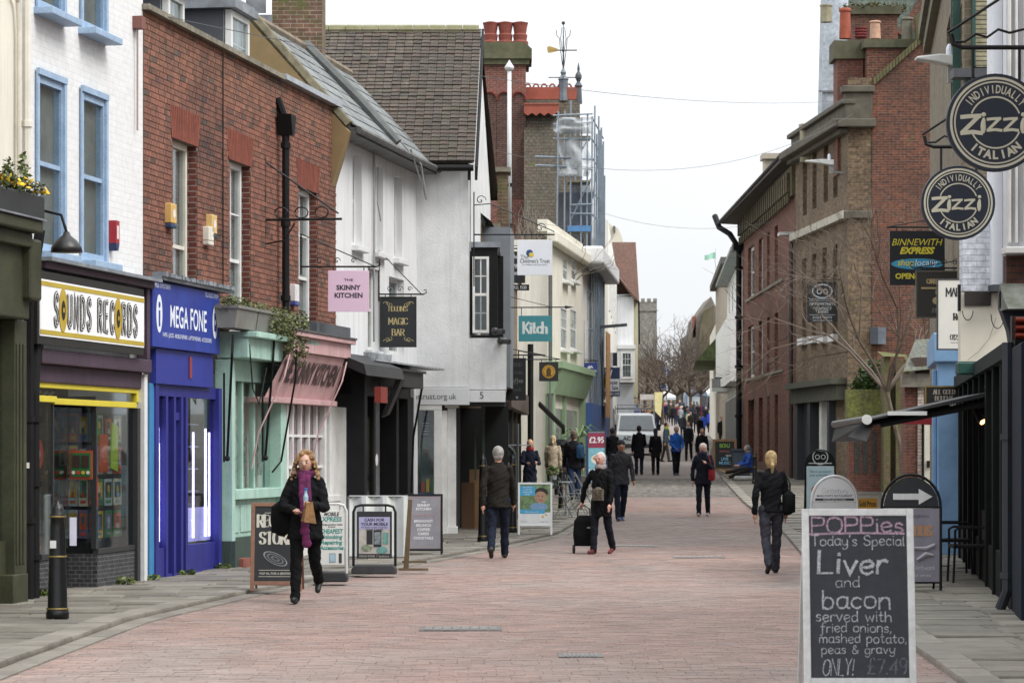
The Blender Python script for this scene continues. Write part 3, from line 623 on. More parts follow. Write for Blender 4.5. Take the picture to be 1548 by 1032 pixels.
pipe(K, 'cable_pipe', [(u(21), -.06, 4.1), (u(21), -.06, 6.2), (u(19), -.06, 6.5), (u(8), -.06, 6.7)], .025, M('d5cfbf', .5, .1, 3))
pipe(K, 'black_downpipe', [(L-.02, -.12, .02), (L-.02, -.12, 2.6), (L-.07, -.14, 3.2), (L-.02, -.25, 4.05)], .06, BLACK, rings=[(L-.02, -.12, .9), (L-.02, -.12, 2)])
lp = thing('wall_lamp', 'black gooseneck lamp over the green shopfront', 'lamp', w0.at(u(72, .5), -.35, 3.95)+Vector((0, 0, .02)), w0.rz)
m = MB(); m.tube([(0, .2, -.1), (0, .05, .15), (0, -.1, .25), (0, -.3, .2), (0, -.36, .02)], .016, 8); m.build('arm', BLACK, lp)
m = MB(); m.lathe((0, -.36, -.2), [(.17, 0), (.16, .06), (.11, .13), (.045, .18), (.03, .22)], 20); m.build('lamp_shade', M('3a3a3a', .4, .2, 4, metal=.4), lp, smooth=True)
def leaf_cloud(mb, cs, n, size, rnd, mi=(0,), squash=1.0):
    for _ in range(n):
        c, r = rnd.choice(cs); v = Vector((rnd.gauss(0, 1), rnd.gauss(0, 1), rnd.gauss(0, 1))).normalized()*rnd.random()**.4
        p = Vector((c[0]+v.x*r[0], c[1]+v.y*r[1], c[2]+v.z*r[2])); a = Vector((rnd.gauss(0, 1), rnd.gauss(0, 1), rnd.gauss(0, .6))).normalized(); b = a.cross(Vector((rnd.gauss(0, 1), rnd.gauss(0, 1), rnd.gauss(0, 1)))).normalized()
        s = size*rnd.uniform(.6, 1.3); mb.quad(p-a*s, p+b*s*.5, p+a*s, p-b*s*.5, rnd.choice(mi), (lambda q: (q, q, q))(rnd.uniform(.55, 1.4)))
rnd = random.Random(4)
LEAFD = M('3a4a2a', .6, .2, 5, tint=True, name='tinted_leaf_dark'); LEAFG = M('55632f', .6, .2, 5, tint=True, name='tinted_leaf_green'); YEL = M('e8c020', .6, .1, 5, tint=True, name='tinted_yellow')
pt = thing('planter', 'dark planter with heather and yellow pansies on the green shop cornice', 'planter', w0.at(L-1.1, -.35, zf+.1), w0.rz)
m = MB(); m.box(-.9, .55, -.14, .14, 0, .26); m.build('trough', M('2a2b2c', .7, .2, 3), pt, bevel=.02)
m = MB(); leaf_cloud(m, [((x/10, 0, .3), (.2, .2, .14)) for x in range(-8, 6, 2)], 900, .03, rnd); m.build('foliage', LEAFD, pt)
m = MB(); leaf_cloud(m, [((.25, 0, .45), (.07, .07, .28)), ((-.2, 0, .4), (.07, .07, .22))], 320, .03, rnd); m.build('conifer', LEAFG, pt)
m = MB(); leaf_cloud(m, [((x/10, -.12, .34), (.12, .08, .08)) for x in range(-7, 6, 3)], 60, .035, rnd); m.build('pansies', YEL, pt)
# --- L1 white painted house
w1 = subwall(LA, LA.u(28), LA.u(216)); u = w1.u
hl = []
for (a, b, z0, z1) in ((53, 94, 3.87, 5.82), (120, 157, 3.87, 5.82), (53, 94, 6.56, 8.3), (120, 157, 6.56, 8.3)): hl.append((u(a), u(b), z0, z1))
shop1 = (u(48), u(208), .0, 3.66)
PWB = brick_mat('painted_brick', 'dcdddd', 'd9dada', 'd4d4d5', dirt='cbcac5', dirt_amt=.3, bump=.22, grain=.2)
t = house('white_painted_house', 'white painted brick house with pale blue sash windows above the record shop', w1, 10.2, 6, PWB, hl+[shop1], reveal=.1); K = Kid(t)
for i, (a, b, z0, z1) in enumerate(hl):
    f = sash_window(t, a, b, z0, z1, .0, BLUEP, 1, 2, .5, .08, sill=.05, curtain='a4a7a5', box=.075); f.location = (0, 0, K.dz)
    m = MB(); m.box(a-.02, a+.05, -.04, -.021, z0, z1); m.box(b-.05, b+.03, -.05, -.021, z0, z1+.05); m.box(a-.02, b+.03, -.06, -.022, z1, z1+.07); m.build('architrave', BLUEP, f)
box_part(K, 'eaves', STONE, -.1, w1.L+.1, -.4, 0, 10.2, 10.4)
m = MB(); m.quad((-.1, -.4, 10.4), (w1.L+.1, -.4, 10.4), (w1.L+.1, 5, 13.5), (-.1, 5, 13.5)); K.b(m, 'roof', M('5a4a40', .9, .3, 3))
PUR = M('4e3c4c', .6, .1, 3, streak=.3, c2='3c2e3a', fine=.15); YLW = M('d6c63e', .5, .06, 3)
sf = K.e('shopfront')
m = MB(); a0, a1 = shop1[0], shop1[1]
m.box(a0-.1, a1+.08, -.16, .0, 2.62, 2.78); m.box(a0-.1, a0+.0, -.14, 0, 2.78, 3.66); m.box(a1-.04, a1+.08, -.14, 0, 2.78, 3.66); m.box(a0-.1, a1+.08, -.2, 0, 3.66, 3.74)
m.box(a0-.02, a1+.02, -.06, .05, 2.42, 2.619); m.build('surround', PUR, sf, bevel=.01)
m = MB(); m.box(a0-.14, a1+.14, -.28, 0, 3.741, 3.78); m.build('lead_flashing', LEAD, sf)
uu = lambda px: u(px)
m = MB(); m.box(a0, uu(80), -.05, .03, 2.2, 2.27); m.box(uu(80), a1-.08, -.02, .05, 2.18, 2.25); m.box(a1-.12, a1-.04, -.03, .05, 2.25, 2.4); m.box(a0, a1-.04, -.031, .04, 2.36, 2.42); m.build('yellow_transom', YLW, sf, bevel=.006)
m = MB()
for px in (81, 146): m.box(uu(px)-.02, uu(px)+.02, .0, .06, .5, 2.18)
m.box(a1-.16, a1-.04, -.05, .06, 0, 2.18); m.box(a0, uu(80), -.02, .05, .44, .5); m.box(uu(146), a1-.16, -.02, .05, .44, .5); m.build('shop_frame', M('2e2e30', .5, .1, 3), sf)
m = MB(); m.box(a0, uu(80), .01, .015, .5, 2.2); m.box(uu(146)+.02, a1-.16, .01, .015, .5, 2.18); m.box(a0, a1-.12, .01, .015, 2.25, 2.36); m.build('shop_glass', glass_mat('shop_glass', 'f0f4f4', .3), sf)
m = MB(); m.box(uu(82), uu(145), .34, .345, .1, 2.2); m.build('door_glass', glass_mat('shop_glass', 'f0f4f4', .3), sf)
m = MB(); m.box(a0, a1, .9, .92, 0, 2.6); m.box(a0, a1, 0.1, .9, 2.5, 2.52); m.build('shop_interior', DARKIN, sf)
TILEB = brick_mat('black_tiles', '3a3a3c', '2c2c2e', '57575a', .1, .05, dirt_amt=.1)
m = MB(); m.box(a0, uu(80), -.01, .05, 0, .44); m.box(uu(146), a1-.16, -.01, .05, 0, .44); m.box(uu(80)-.01, uu(80)+.02, .05, .36, 0, .44); m.box(uu(146)-.02, uu(146)+.01, .05, .36, 0, .44); m.build('stall_riser', TILEB, sf)
rnd = random.Random(21); cols = ['d8534a', '3a6480', 'a9a9a4', 'e0dac4', '4f8b58', 'd9b44a', '7d6a8a', '4a4a50', 'b4c0c4', 'c87044']
def poster(parent, x, z, wd, ht, y, seed, T_=None):
    r_ = random.Random(seed); m = MB(); m.T = T_ or Matrix(); c = r_.sample(cols, 4); m.box(x, x+wd, y, y+.004, z, z+ht, 0)
    m.box(x+wd*.12, x+wd*.88, y-.002, y-.0005, z+ht*.3, z+ht*.88, 1)
    m.ell((x+wd*.5, y-.003, z+ht*.62), (wd*.16, .002, ht*.16), 8, 6, 2); m.prism([(x+wd*.3, z+ht*.32), (x+wd*.7, z+ht*.32), (x+wd*.6, z+ht*.5), (x+wd*.4, z+ht*.5)], y-.006, y-.0045, 3)
    m.box(x+wd*.2, x+wd*.8, y-.004, y-.0025, z+ht*.1, z+ht*.2, 3)
    m.build('record_sleeve', [M(q, .6, .25, 12) for q in c], parent)
TR = Matrix.Translation((uu(146)+.02, .5, 0)) @ Matrix.Rotation(-PI/2, 4, 'Z')
m = MB(); m.box(uu(146)-.012, uu(146)-.008, .02, .5, .5, 2.18); m.build('return_glass', glass_mat('shop_glass', 'f0f4f4', .3), sf); m = MB(); m.box(uu(146)+.05, uu(146)+.06, .03, .55, .4, 2.3); m.build('display_back', M('232325', .9), sf)
k = 0
for ci in range(4):
    for ri in range(4):
        poster(sf, .02+ci*.125*1.0, .62+ri*.38, .115, .34, .0, 30+k, TR); k += 1
for ci in range(3):
    for ri in range(4): poster(sf, uu(148)+ci*.36, .62+ri*.38, .31, .32, .035, 60+k); k += 1
m = MB(); m.T = Matrix.Translation((uu(146)-.03, .5, 0)) @ Matrix.Rotation(-PI/2, 4, 'Z') @ Matrix.Translation((-uu(112)+.18, -.28, 0)) @ Matrix.Diagonal((1, 1, 1, 1)); m.box(uu(112), uu(112)+.28, .28, .3, 1.32, 1.66, 0); m.box(uu(112)+.02, uu(112)+.26, .27, .279, 1.35, 1.63, 1)
for i in range(2): m.box(uu(112)+.04+i*.11, uu(112)+.13+i*.11, .262, .269, 1.46, 1.6, 2)
for i, c in enumerate((3, 4, 5, 3)): m.disc(uu(112)+.05+i*.06, 1.4, .022, .262, 12, c)
m.build('framed_record', [M('b0502c'), M('2f6d3a'), M('3a2420'), M('e8e3d0'), M('c23a2c'), M('d7b53c')], sf)
m = MB(); m.disc(uu(62), 1.62, .17, .03, 28, 0); m.disc(uu(62), 1.62, .06, .028, 16, 1); m.build('red_record', [M('c33a30', .3), M('d9dfe0')], sf)
m = MB(); m.box(uu(49), uu(64), .03, .035, .55, 1.05, 0); m.box(uu(50), uu(56), .022, .028, .58, .95, 1); m.build('window_poster', [M('4b5f78'), M('c2583c')], sf)
m = MB(); m.prism([(uu(170), 1.45), (uu(181), 1.4), (uu(181), 1.95), (uu(172), 2.0)], .02, .034); m.build('green_vase', M('b7d23a', .3, .05), sf)
m = MB(); m.box(uu(153), uu(166), .02, .034, 1.4, 1.85); m.build('orange_box', M('c8552f'), sf)
m = MB()
for i in range(4): m.cyl((uu(96)+i*.22, .5, 2.5), (uu(94)+i*.22, .35, 2.32), .02, .045, 10)
m.build('spotlights', M('d8d8d8', .3), sf)
m = MB(); m.box(a1-.04, a1+.09, -.1, .0, 0, 2.6); K.b(m, 'white_pilaster', WHITE)
pipe(K, 'drainpipe', [(u(34), -.12, .02), (u(34), -.12, 2.3), (u(40), -.1, 3.0), (u(36), -.1, 3.7)], .075, BLACK, rings=[(u(34), -.12, z) for z in (.5, 1.3, 2)])
# record shop sign
SG = thing('shop_sign', 'white and gold fascia sign with vinyl discs for letter O', 'shop sign', w1.at((u(54, .2)+u(215, .2))/2, -.17, 2.82), w1.rz); sw = u(215, .2)-u(54, .2)
m = MB(); m.box(-sw/2, sw/2, -.05, .0, 0, .8, 0); m.box(-sw/2+.06, sw/2-.02, -.06, -.051, .09, .71, 1); m.box(-sw/2+.06, sw/2-.02, -.064, -.061, .11, .16, 2); m.box(-sw/2+.06, sw/2-.02, -.064, -.061, .64, .69, 2)
SG2 = m.build('board', [M('23211d', .6), M('eceef0', .6, .03), M('b9a23c', .5, .08)], SG)
m = MB(); xs = -sw*.36; step = sw*.053
def retro(c, x):
    h = .34
    for i, (wd, mi) in enumerate(((.20, 0), (.125, 1), (.055, 0))): text(m, c, x, .23, h, -.068-.004*i, 'mono', wd, .62 if c not in 'OC' else .55, 0, 'c', 0, mi)
def gold_o(x):
    m.disc(x, .4, .245, -.068, 30, 2, 0, .58); m.disc(x, .4, .11, -.072, 20, 0, 0, .6); m.disc(x, .4, .03, -.075, 12, 2)
st = sw*.062; x = -sw*.35
for c in 'SOUNDS RECORDS':
    if c == 'O': gold_o(x)
    elif c != ' ': retro(c, x)
    x += st*(.7 if c == ' ' else (.95))
m.build('lettering', [M('1c1a18', .6), M('eeeeea', .6, .02), M('bfa23a', .5)], SG)
# fire alarm box
m = MB(); m.box(-.07, .07, -.1, 0, .09, .36, 0); m.prism([(-.07, .09), (-.03, .0), (.03, .0), (.07, .09)], -.1, -.001, 1); m.box(-.035, .035, -.103, -.1, .14, .30, 2)
o = m.build('alarm_box', [M('a32a35', .4), M('3a3f66', .4), M('e8d8da')], loc=w1.at(u(166), 0, 4.05), rz=w1.rz, bevel=.015); tag(o, 'red and blue alarm box on the white painted wall', 'alarm box')
cb = MB(); p0 = w1.at(u(203), -.05, 0)
pipe(K, 'hanging_cable', [(u(203), -.04, 5.6), (u(203), -.04, 6.4), (u(202), -.05, 6.9), (u(206), -.06, 7.0)], .012, M('b99', .7) if False else M('a08b80', .7))
box_part(K, 'junction_box', M('7a5048'), u(200), u(206), -.12, 0, 6.85, 7.0)
# --- L2 red brick house over three shops
w2 = subwall(LA, LA.u(216), LA.u(507)); u = w2.u; L = w2.L; ZT = 7.14
hl = [(u(260), u(297), 3.3, 5.69), (u(346), u(378), 3.3, 5.69), (u(450), u(479), 3.3, 5.67)]
MORT = M('746a62', .95, .2, 5)
t = house('red_brick_house', 'red brick house with three tall sash windows over the blue, mint and pink shops', w2, ZT, 6.0, MORT, hl+[(.05, L-.02, 0, 3.3)], reveal=.16); K = Kid(t)
bk = MB(); rnd = random.Random(8)
lint = [(a-.08, b+.08, z1, z1+.42) for a, b, z0, z1 in hl]
def brickrun(z, x0, x1, row, excl):
    x = x0-(0.0 if row % 2 else .17); i = row
    while x < x1:
        bl = .215 if i % 2 else .1025; xa, xb = max(x, x0), min(x+bl, x1); x += bl+.01; i += 1
        segs = [(xa, xb)]
        for (a, b, c, d) in excl:
            if c-.03 < z+.03 < d:
                ns_ = []
                for s_ in segs:
                    if s_[1] <= a or s_[0] >= b: ns_.append(s_)
                    else:
                        if s_[0] < a: ns_.append((s_[0], a))
                        if s_[1] > b: ns_.append((b, s_[1]))
                segs = ns_
        for (p, q) in segs:
            if q-p < .02: continue
            n_ = noise.noise(Vector((p*.35, z*.45, 1.7))); n2 = noise.noise(Vector((p*1.4, z*2.0, 5.0)))
            k = rnd.uniform(.75, 1.12); r_ = rnd.random()
            base = (.27, .112, .074) if r_ > .28 else ((.21, .095, .066) if r_ > .05 else (.12, .075, .06))
            dk = 1-max(0, min(.62, (n_+.05)*1.1+.35*n2)); 
            if z > 6.4: base = tuple(c*e for c, e in zip(base, (1.0, 1.08, 1.05)))
            tint = tuple(c*k*dk+(.018*(1-dk)) for c in base)
            o_ = -.012-rnd.uniform(0, .004)
            bk.add([(p, o_, z), (q, o_, z), (q, o_, z+.065), (p, o_, z+.065), (p, .0, z), (q, 0, z), (q, 0, z+.065), (p, 0, z+.065)], [(0, 1, 2, 3), (1, 5, 6, 2), (4, 0, 3, 7), (3, 2, 6, 7), (4, 5, 1, 0)], 0, tint)
row = 0; z = 3.32
while z < ZT-.06: brickrun(z, 0.0, L, row, hl+lint); z += .075; row += 1
K.b(bk, 'brickwork', M((1, 1, 1), .9, .12, 8, bump=.5, bscale=50, tint=True, name='tinted_red_brick', fine=.2), kind='stuff')
# brick returns inside the openings + voussoirs
RED = brick_mat('reveal_brick', '6e3a2e', '5c3028', '8b8078', dirt_amt=.3)
for (a, b, z0, z1), (la, lb, lz, lz2) in zip(hl, lint):
    m = MB(); m.quad((b-.003, .16, z0), (b-.003, 0, z0), (b-.003, 0, z1), (b-.003, .16, z1)); m.quad((a+.003, 0, z0), (a+.003, .16, z0), (a+.003, .16, z1), (a+.003, 0, z1)); K.b(m, 'window_reveal', RED)
    n = int((lb-la)/.075); lin_ = K.e('flat_arch')
    for i in range(n):
        xa = la+i*(lb-la)/n; sl_ = (i+.5-n/2)/n*.22; c_ = rnd.uniform(.85, 1.1)
        m = MB(); wd = (lb-la)/n-.006; m.add([(xa-sl_*.3, -.016, lz), (xa+wd-sl_*.3, -.016, lz), (xa+wd+sl_*.7, -.016, lz2), (xa+sl_*.7, -.016, lz2), (xa-sl_*.3, .0, lz), (xa+wd-sl_*.3, 0, lz), (xa+wd+sl_*.7, 0, lz2), (xa+sl_*.7, 0, lz2)], [(0, 1, 2, 3), (1, 5, 6, 2), (4, 0, 3, 7), (3, 2, 6, 7), (4, 5, 1, 0)], 0, (c_, c_, c_))
        m.build('brick', M('80402e', .9, .2, 6, tint=True, name='tinted_rubbed_brick', fine=.2), lin_)
for i, (a, b, z0, z1) in enumerate(hl):
    f = sash_window(t, a+.04, b-.1, z0, z1, .12, M('d8d4c6', .6, .1, 4) if i == 0 else WOODW, 1 if i == 0 else 2, 2, .42, .08, panes=(1 if i == 0 else 2, 2), curtain='a9adae' if i != 2 else 'd5d9d9', box=.075); f.location = (0, 0, K.dz)
m = MB(); x = -.05
while x < L*.62: m.box(x, x+.85, -.1, .35, ZT, ZT+.07); x += .86
K.b(m, 'coping_stone', STONE)
m = MB(); x0 = x
while x < L: m.box(x, min(L, x+.78), -.12, .35, ZT+.01, ZT+.09); x += .79
K.b(m, 'lead_coping', M('a9b0b7', .5, .15, 2, c2='8b9298'))
# attic behind the parapet with two dormers
m = MB(); m.quad((0, .4, ZT-.1), (L*.62, .4, ZT-.1), (L*.62, 4, 9.4), (0, 4, 9.4)); m.quad((0, .4, ZT-.3), (0, 4, 9.4), (0, 6, 9.4), (0, 6, ZT-.3)); K.b(m, 'roof', M('4f5054', .8, .2, 2))
def dormer(ua, ub, y0, zt, zb, cheek):
    e = K.e('dormer'); m = MB(); m.box(ua, ub, y0+.1, y0+2.5, zb, zt-.12, 0); m.build('cheek', cheek, e)
    m = MB(); m.box(ua-.12, ub+.12, y0-.12, y0+2.6, zt-.119, zt); m.box(ua-.08, ub+.08, y0-.08, y0+2.5, zt+.001, zt+.05); m.build('lead_roof', LEAD, e)
    f = sash_window(e, ua+.02, ub-.02, zb, zt-.13, y0, WOODW, 2, 1, .5, .09, panes=(1, 2), curtain='c8cccd', box=.09)
dormer(u(236, -.9), u(262, -.9), .75, 8.1, 7.2, M('54585e', .7, .1, 3)); dormer(u(342, -.6), u(371, -.6), .55, 8.22, 7.15, M('4c4f55', .7, .1, 3))
dc = MB(); dc.cyl((u(262), .9, 7.1), (u(262), .9, 7.85), .14, n=12); dc.lathe((u(262), .9, 7.85), [(.14, 0), (.2, .02), (.17, .12), (.1, .2), (.02, .24)], 12); K.b(dc, 'flue_cowl', M('3c3c3e', .5))
m = MB(); px = u(418)
m.tube([(px, -.1, 3.45), (px, -.14, 3.7), (px, -.14, 6.35)], .055, 10); m.prism([(px-.16, 6.6), (px+.16, 6.6), (px+.06, 6.3), (px-.06, 6.3)], -.26, -.04); m.cyl((px, -.1, 6.6), (px-.05, -.02, 6.85), .06, n=8)
for z in (3.9, 5.0, 6.15): m.cyl((px, -.14, z-.04), (px, -.14, z+.04), .075, n=10)
K.b(m, 'downpipe', BLACK)
pipe(K, 'thin_cable', [(u(334), -.03, 3.9), (u(334), -.03, 7.1)], .008, BLACKM)
def alarm(px, py0, py1, c, label, c2='3a3a3a'):
    z1 = w2.z(px, py0); z0 = w2.z(px, py1); m = MB(); m.box(-.12, .12, -.1, 0, 0.06, z1-z0, 0); m.box(-.12, .12, -.1, -.0, 0, .055, 1); m.disc(0, (z1-z0)*.6, .06, -.102, 12, 2)
    o = m.build('alarm_box', [M(c, .5), M(c2, .5), M('e6e2d8')], loc=w2.at(u(px), 0, z0), rz=w2.rz, bevel=.012); tag(o, label, 'alarm box')
alarm(252, 308, 345, 'd7b06a', 'yellow alarm box left of the first tall sash window', '2f4160'); alarm(314, 325, 360, 'd9b878', 'yellow alarm box behind the white one between the brick windows'); alarm(309, 343, 371, 'e4e0d2', 'white alarm box between the first two windows of the brick house', 'd8d4c6')
alarm(440, 430, 462, 'e0e0e0', 'white and blue alarm box low on the brick beside the third window', '3c4c8c')
# empty iron sign bracket
m = MB(); pbk = w2.at(u(400), 0, 5.0)
m.tube([(0, 0, 0), (0, -1.15, .0)], .018, 6); m.tube([(0, 0, .85), (0, -1.1, .08)], .014, 6); m.tube([(0, 0, -.4), (0, 0, .9)], .018, 6); m.tube([(0, -.0, -.35), (0, -.3, -.3), (0, -.45, -.05)], .012, 6)
for i in range(3): m.tube([(0, -.25-.3*i+.1*math.cos(a), .1+.08*math.sin(a)) for a in [q*.6 for q in range(11)]], .01, 5)
o = m.build('sign_bracket', BLACKM, loc=pbk, rz=w2.rz); tag(o, 'empty wrought iron sign bracket on the red brick wall', 'bracket')
# mega fone shop
BL = M('2b3f98', .5, .08, 3, c2='24368c', streak=.35, fine=.1); DBL = M('2a2c82', .5, .1, 3, streak=.35, fine=.1)
sf = K.e('blue_shopfront'); a0, a1 = u(219), u(327)
m = MB(); m.box(u(236, .1), u(322, .1), -.1, -.02, 2.5, 2.94); m.build('shutter_box', M('2c3690', .5), sf)
m = MB(); m.box(a0, a0+.2, -.06, .05, 0, 2.5); m.build('pale_blue_pilaster', M('3f83b5', .5), sf); m = MB(); m.box(a1-.16, a1, -.08, .05, 0, 2.5); m.box(a0+.2, a0+.35, -.08, .05, 0, 2.5); m.build('blue_pilaster', DBL, sf)
for px in (244, 262, 277, 291): pass
m = MB()
xs = [a0+.35, u(247), u(259), u(270), u(277), a1-.16]
m.box(xs[0], xs[1], -.03, .06, 0, .42); m.box(xs[4], xs[5], -.03, .06, 0, .42); m.box(xs[0], xs[5], -.04, .06, 2.35, 2.499)
for x in xs[1:5]: m.box(x-.05, x+.05, -.05, .07, .0, 2.349)
m.box(xs[2]+.05, xs[3]-.05, -.03, .05, 2.05, 2.15); m.box(xs[1], xs[4], -.03, .3, 0, .08); m.build('door_frame', DBL, sf)
m = MB(); m.box(xs[0], xs[1]-.05, .0, .005, .42, 2.35); m.box(xs[4]+.05, xs[5], 0, .005, .42, 2.35); m.build('shop_glass', glass_mat('shop_glass', 'f0f4f4', .3), sf)
m = MB(); m.box(a0+.2, a1-.1, 1.3, 1.32, 0, 2.5); m.box(a0+.2, a1, .05, 1.3, 2.45, 2.47); m.build('interior', M('3a4070', .8, .3, 3), sf)
m = MB()
for x, za in ((xs[0]+.3, 1.95), (xs[1]-.13, 1.75), (xs[4]+.25, 1.9), (xs[4]+.55, 1.9), (xs[5]-.3, 1.95), (xs[5]-.12, 1.9)): m.box(x-.012, x+.012, .012, .03, .5, za)
m.build('led_strip', M((.55, .48, 1.0), .5, .0, 1, emit=5.0, name='violet_led'), sf)
m = MB(); m.box(xs[4]+.08, xs[5]-.02, .035, .04, .45, .9); m.box(xs[0]+.05, xs[1]-.08, .035, .04, .45, 1.2); m.build('lit_panel', M((.45, .42, .9), .5, .2, 3, emit=.4, name='violet_panel'), sf)
for i in range(6):
    m = MB(); m.box(xs[4]+.06, xs[5]-.02, .2, .5, .5+i*.3, .515+i*.3); m.build('glass_shelf', M('b8c4d8', .2), sf)
m = MB()
rnd = random.Random(9)
for i in range(5):
    for j in range(4): m.box(xs[2]+.08+j*.1, xs[2]+.15+j*.1, .1, .12, .5+i*.33, .62+i*.33, rnd.randint(0, 3))
m.build('phone_stock', [M('202022'), M('e0e0e8'), M('3c66b8'), M('d8a0b0')], sf)
SG = thing('shop_sign', 'blue fascia sign with white phone emblems above the lit door', 'shop sign', w2.at((u(226, .12)+u(328, .12))/2, -.12, 2.95), w2.rz); sw = u(328, .12)-u(226, .12)
m = MB(); m.box(-sw/2, sw/2, -.04, .1, 0, .82); m.build('board', BL, SG, bevel=.004)
m = MB(); btext(m, 'MEGA FONE', 0.05, .28, .28, -.043, .015, .8, maxw=sw*.6); btext(m, 'VAPES - JUICES - MOBILE REPAIRS - LAPTOP REPAIRS - ACCESSORIES', 0, .14, .055, -.043, .002, maxw=sw*.8)
btext(m, 'MOB: 07970778978', -sw*.47, .74, .06, -.043, 0, align='l'); btext(m, 'TEL: 01227 379379', sw*.47, .74, .06, -.043, 0, align='r')
m.disc(-sw*.41, .42, .24, -.043, 24, 0, 0, .55); m.disc(sw*.42, .42, .22, -.043, 24, 0, 0, .55)
m.box(-sw*.41-.03, -sw*.41+.03, -.047, -.045, .26, .46, 1); m.disc(-sw*.41, .53, .04, -.047, 12, 1); m.box(sw*.42-.05, sw*.42+.05, -.047, -.045, .3, .54, 1); m.disc(sw*.42, .42, .045, -.05, 12, 0)
m.build('lettering', [M('dfe6f2', .5, .02), BL], SG)
o = MB().box(-.05, .05, -.01, 0, 0, .28, 0).build('red_sticker', M('8e3a3a'), loc=w2.at(u(287, .1), -.105, 2.6), rz=w2.rz); tag(o, 'small red notice on the blue shutter box', 'notice')
m = MB(); m.box(a0-.05, a1, -.22, 0, 3.79, 3.83)
rnd = random.Random(2)
for i in range(30): x = a0+i*(a1-a0)/30; m.box(x, x+.09, -.24-rnd.random()*.04, -.1, 3.83, 3.85+rnd.random()*.04)
K.b(m, 'lead_roof_edge', LEAD)
# mint shopfront
MINT = M('aecdc1', .55, .06, 3, c2='9abdb0', streak=.3, fine=.08); DGR = M('3d4c45', .6, .1, 4)
sf = K.e('mint_shopfront'); a0, a1 = u(330), u(428)
m = MB(); m.box(a0, a0+.16, -.2, .05, 0, 2.9); m.box(u(405), u(413), -.2, .05, 0, 2.9); m.box(a0, a1, -.42, .02, 2.92, 3.2); m.box(a0-.02, a1, -.55, .02, 3.201, 3.28)
m.box(a0+.16, u(405), -.12, .04, .45, .98); m.box(a0+.16, u(405), -.22, .04, .981, 1.12); m.box(a0+.16, u(405), -.1, .04, 2.62, 2.919)
for x in (u(345), u(361), u(379)): m.box(x-.035, x+.035, -.06, .02, 1.12, 2.62)
for x0_, x1_ in ((u(336), u(347)), (u(350), u(368)), (u(372), u(402))): m.box(x0_, x1_, -.135, -.121, .52, .9)
m.build('frame', MINT, sf, bevel=.01)
m = MB(); m.box(a0+.16, u(405), -.03, -.025, 1.12, 2.62); m.build('shop_glass', glass_mat('clear_shop_glass', 'fafcfc', .6), sf)
m = MB(); m.box(a0+.1, u(410), .08, .1, 1.0, 2.7); m.build('window_backing', M('c5cdc0', .8, .15, 1.5), sf)
m = MB(); m.box(a0, a0+.2, -.24, .05, 0, .42); m.box(a0+.2, u(405), -.16, .04, 0, .449); m.box(u(404), u(414), -.25, .05, 0, .5); m.build('plinth', DGR, sf)
m = MB(); m.box(u(336), u(350), -.3, -.17, 0, .17); m.build('brick_step', M('8c5346', .9, .2, 8), sf)
m = MB()
for px, yy in ((346, 0), (370, .1), (392, .05)): m.box(u(px)-.08, u(px)+.12, -.02+yy*.2, .0+yy*.2, 1.3, 1.9)
m.build('hanging_print', [M('9aa79f', .8, .5, 14)], sf)
for j, (p0, p1) in enumerate(((347, 338), (409, 396))):
    m = MB(); m.tube([(u(p0, .4), -.45, 3.2), (u(p0, .4)-.05, -.45, 2.95), (u(p1, .2), -.25, 1.55)], .018, 8); m.tube([(u(p1, .2)-.12, -.24, 1.5), (u(p1, .2)-.12, -.24, 2.7)], .015, 8); m.ell((u(p1, .2), -.25, 1.55), (.04, .04, .04), 8, 6)
    m.build('awning_arm', BLACK, sf)
m = MB(); m.tube([(u(332), -.42, 3.1), (u(334), -.45, 2.5), (u(344), -.45, 2.3), (u(350), -.5, 2.8)], .01, 5); m.build('chain', BLACKM, sf)
def planter(px0, px1, label, seed, trail):
    r_ = random.Random(seed); xa, xb = u(px0, .35), u(px1, .35); p = thing('planter', label, 'planter', w2.at((xa+xb)/2, -.32, 3.3), w2.rz); hw = (xb-xa)/2
    m = MB(); m.prismx([(-.16, .26), (.16, .26), (.12, 0), (-.12, 0)], -hw, hw); m.box(-hw-.02, hw+.02, -.18, .18, .26, .3); m.build('trough', M('7a7a74', .8, .15, 4), p)
    m = MB(); leaf_cloud(m, [((x*.1*hw/1.0, 0, .32), (.2, .16, .12)) for x in range(-9, 10, 3)], 500, .03, r_)
    if trail: leaf_cloud(m, [((x, -.22, .12), (.3, .12, .22)) for x in (-hw*.3, 0, hw*.3, hw*.6)]+[((hw*.3, -.25, -.1), (.14, .1, .3)), ((hw*.9, -.25, -.15), (.16, .1, .3)), ((hw, -.2, .2), (.3, .15, .2))], 2200, .028, r_)
    m.build('foliage', M('6b7148', .7, .25, 8, tint=True, name='tinted_ivy'), p)
planter(345, 376, 'grey trough with low green plants at the left of the mint cornice', 1, False); planter(378, 436, 'grey trough with trailing ivy hanging over the mint cornice', 2, True)
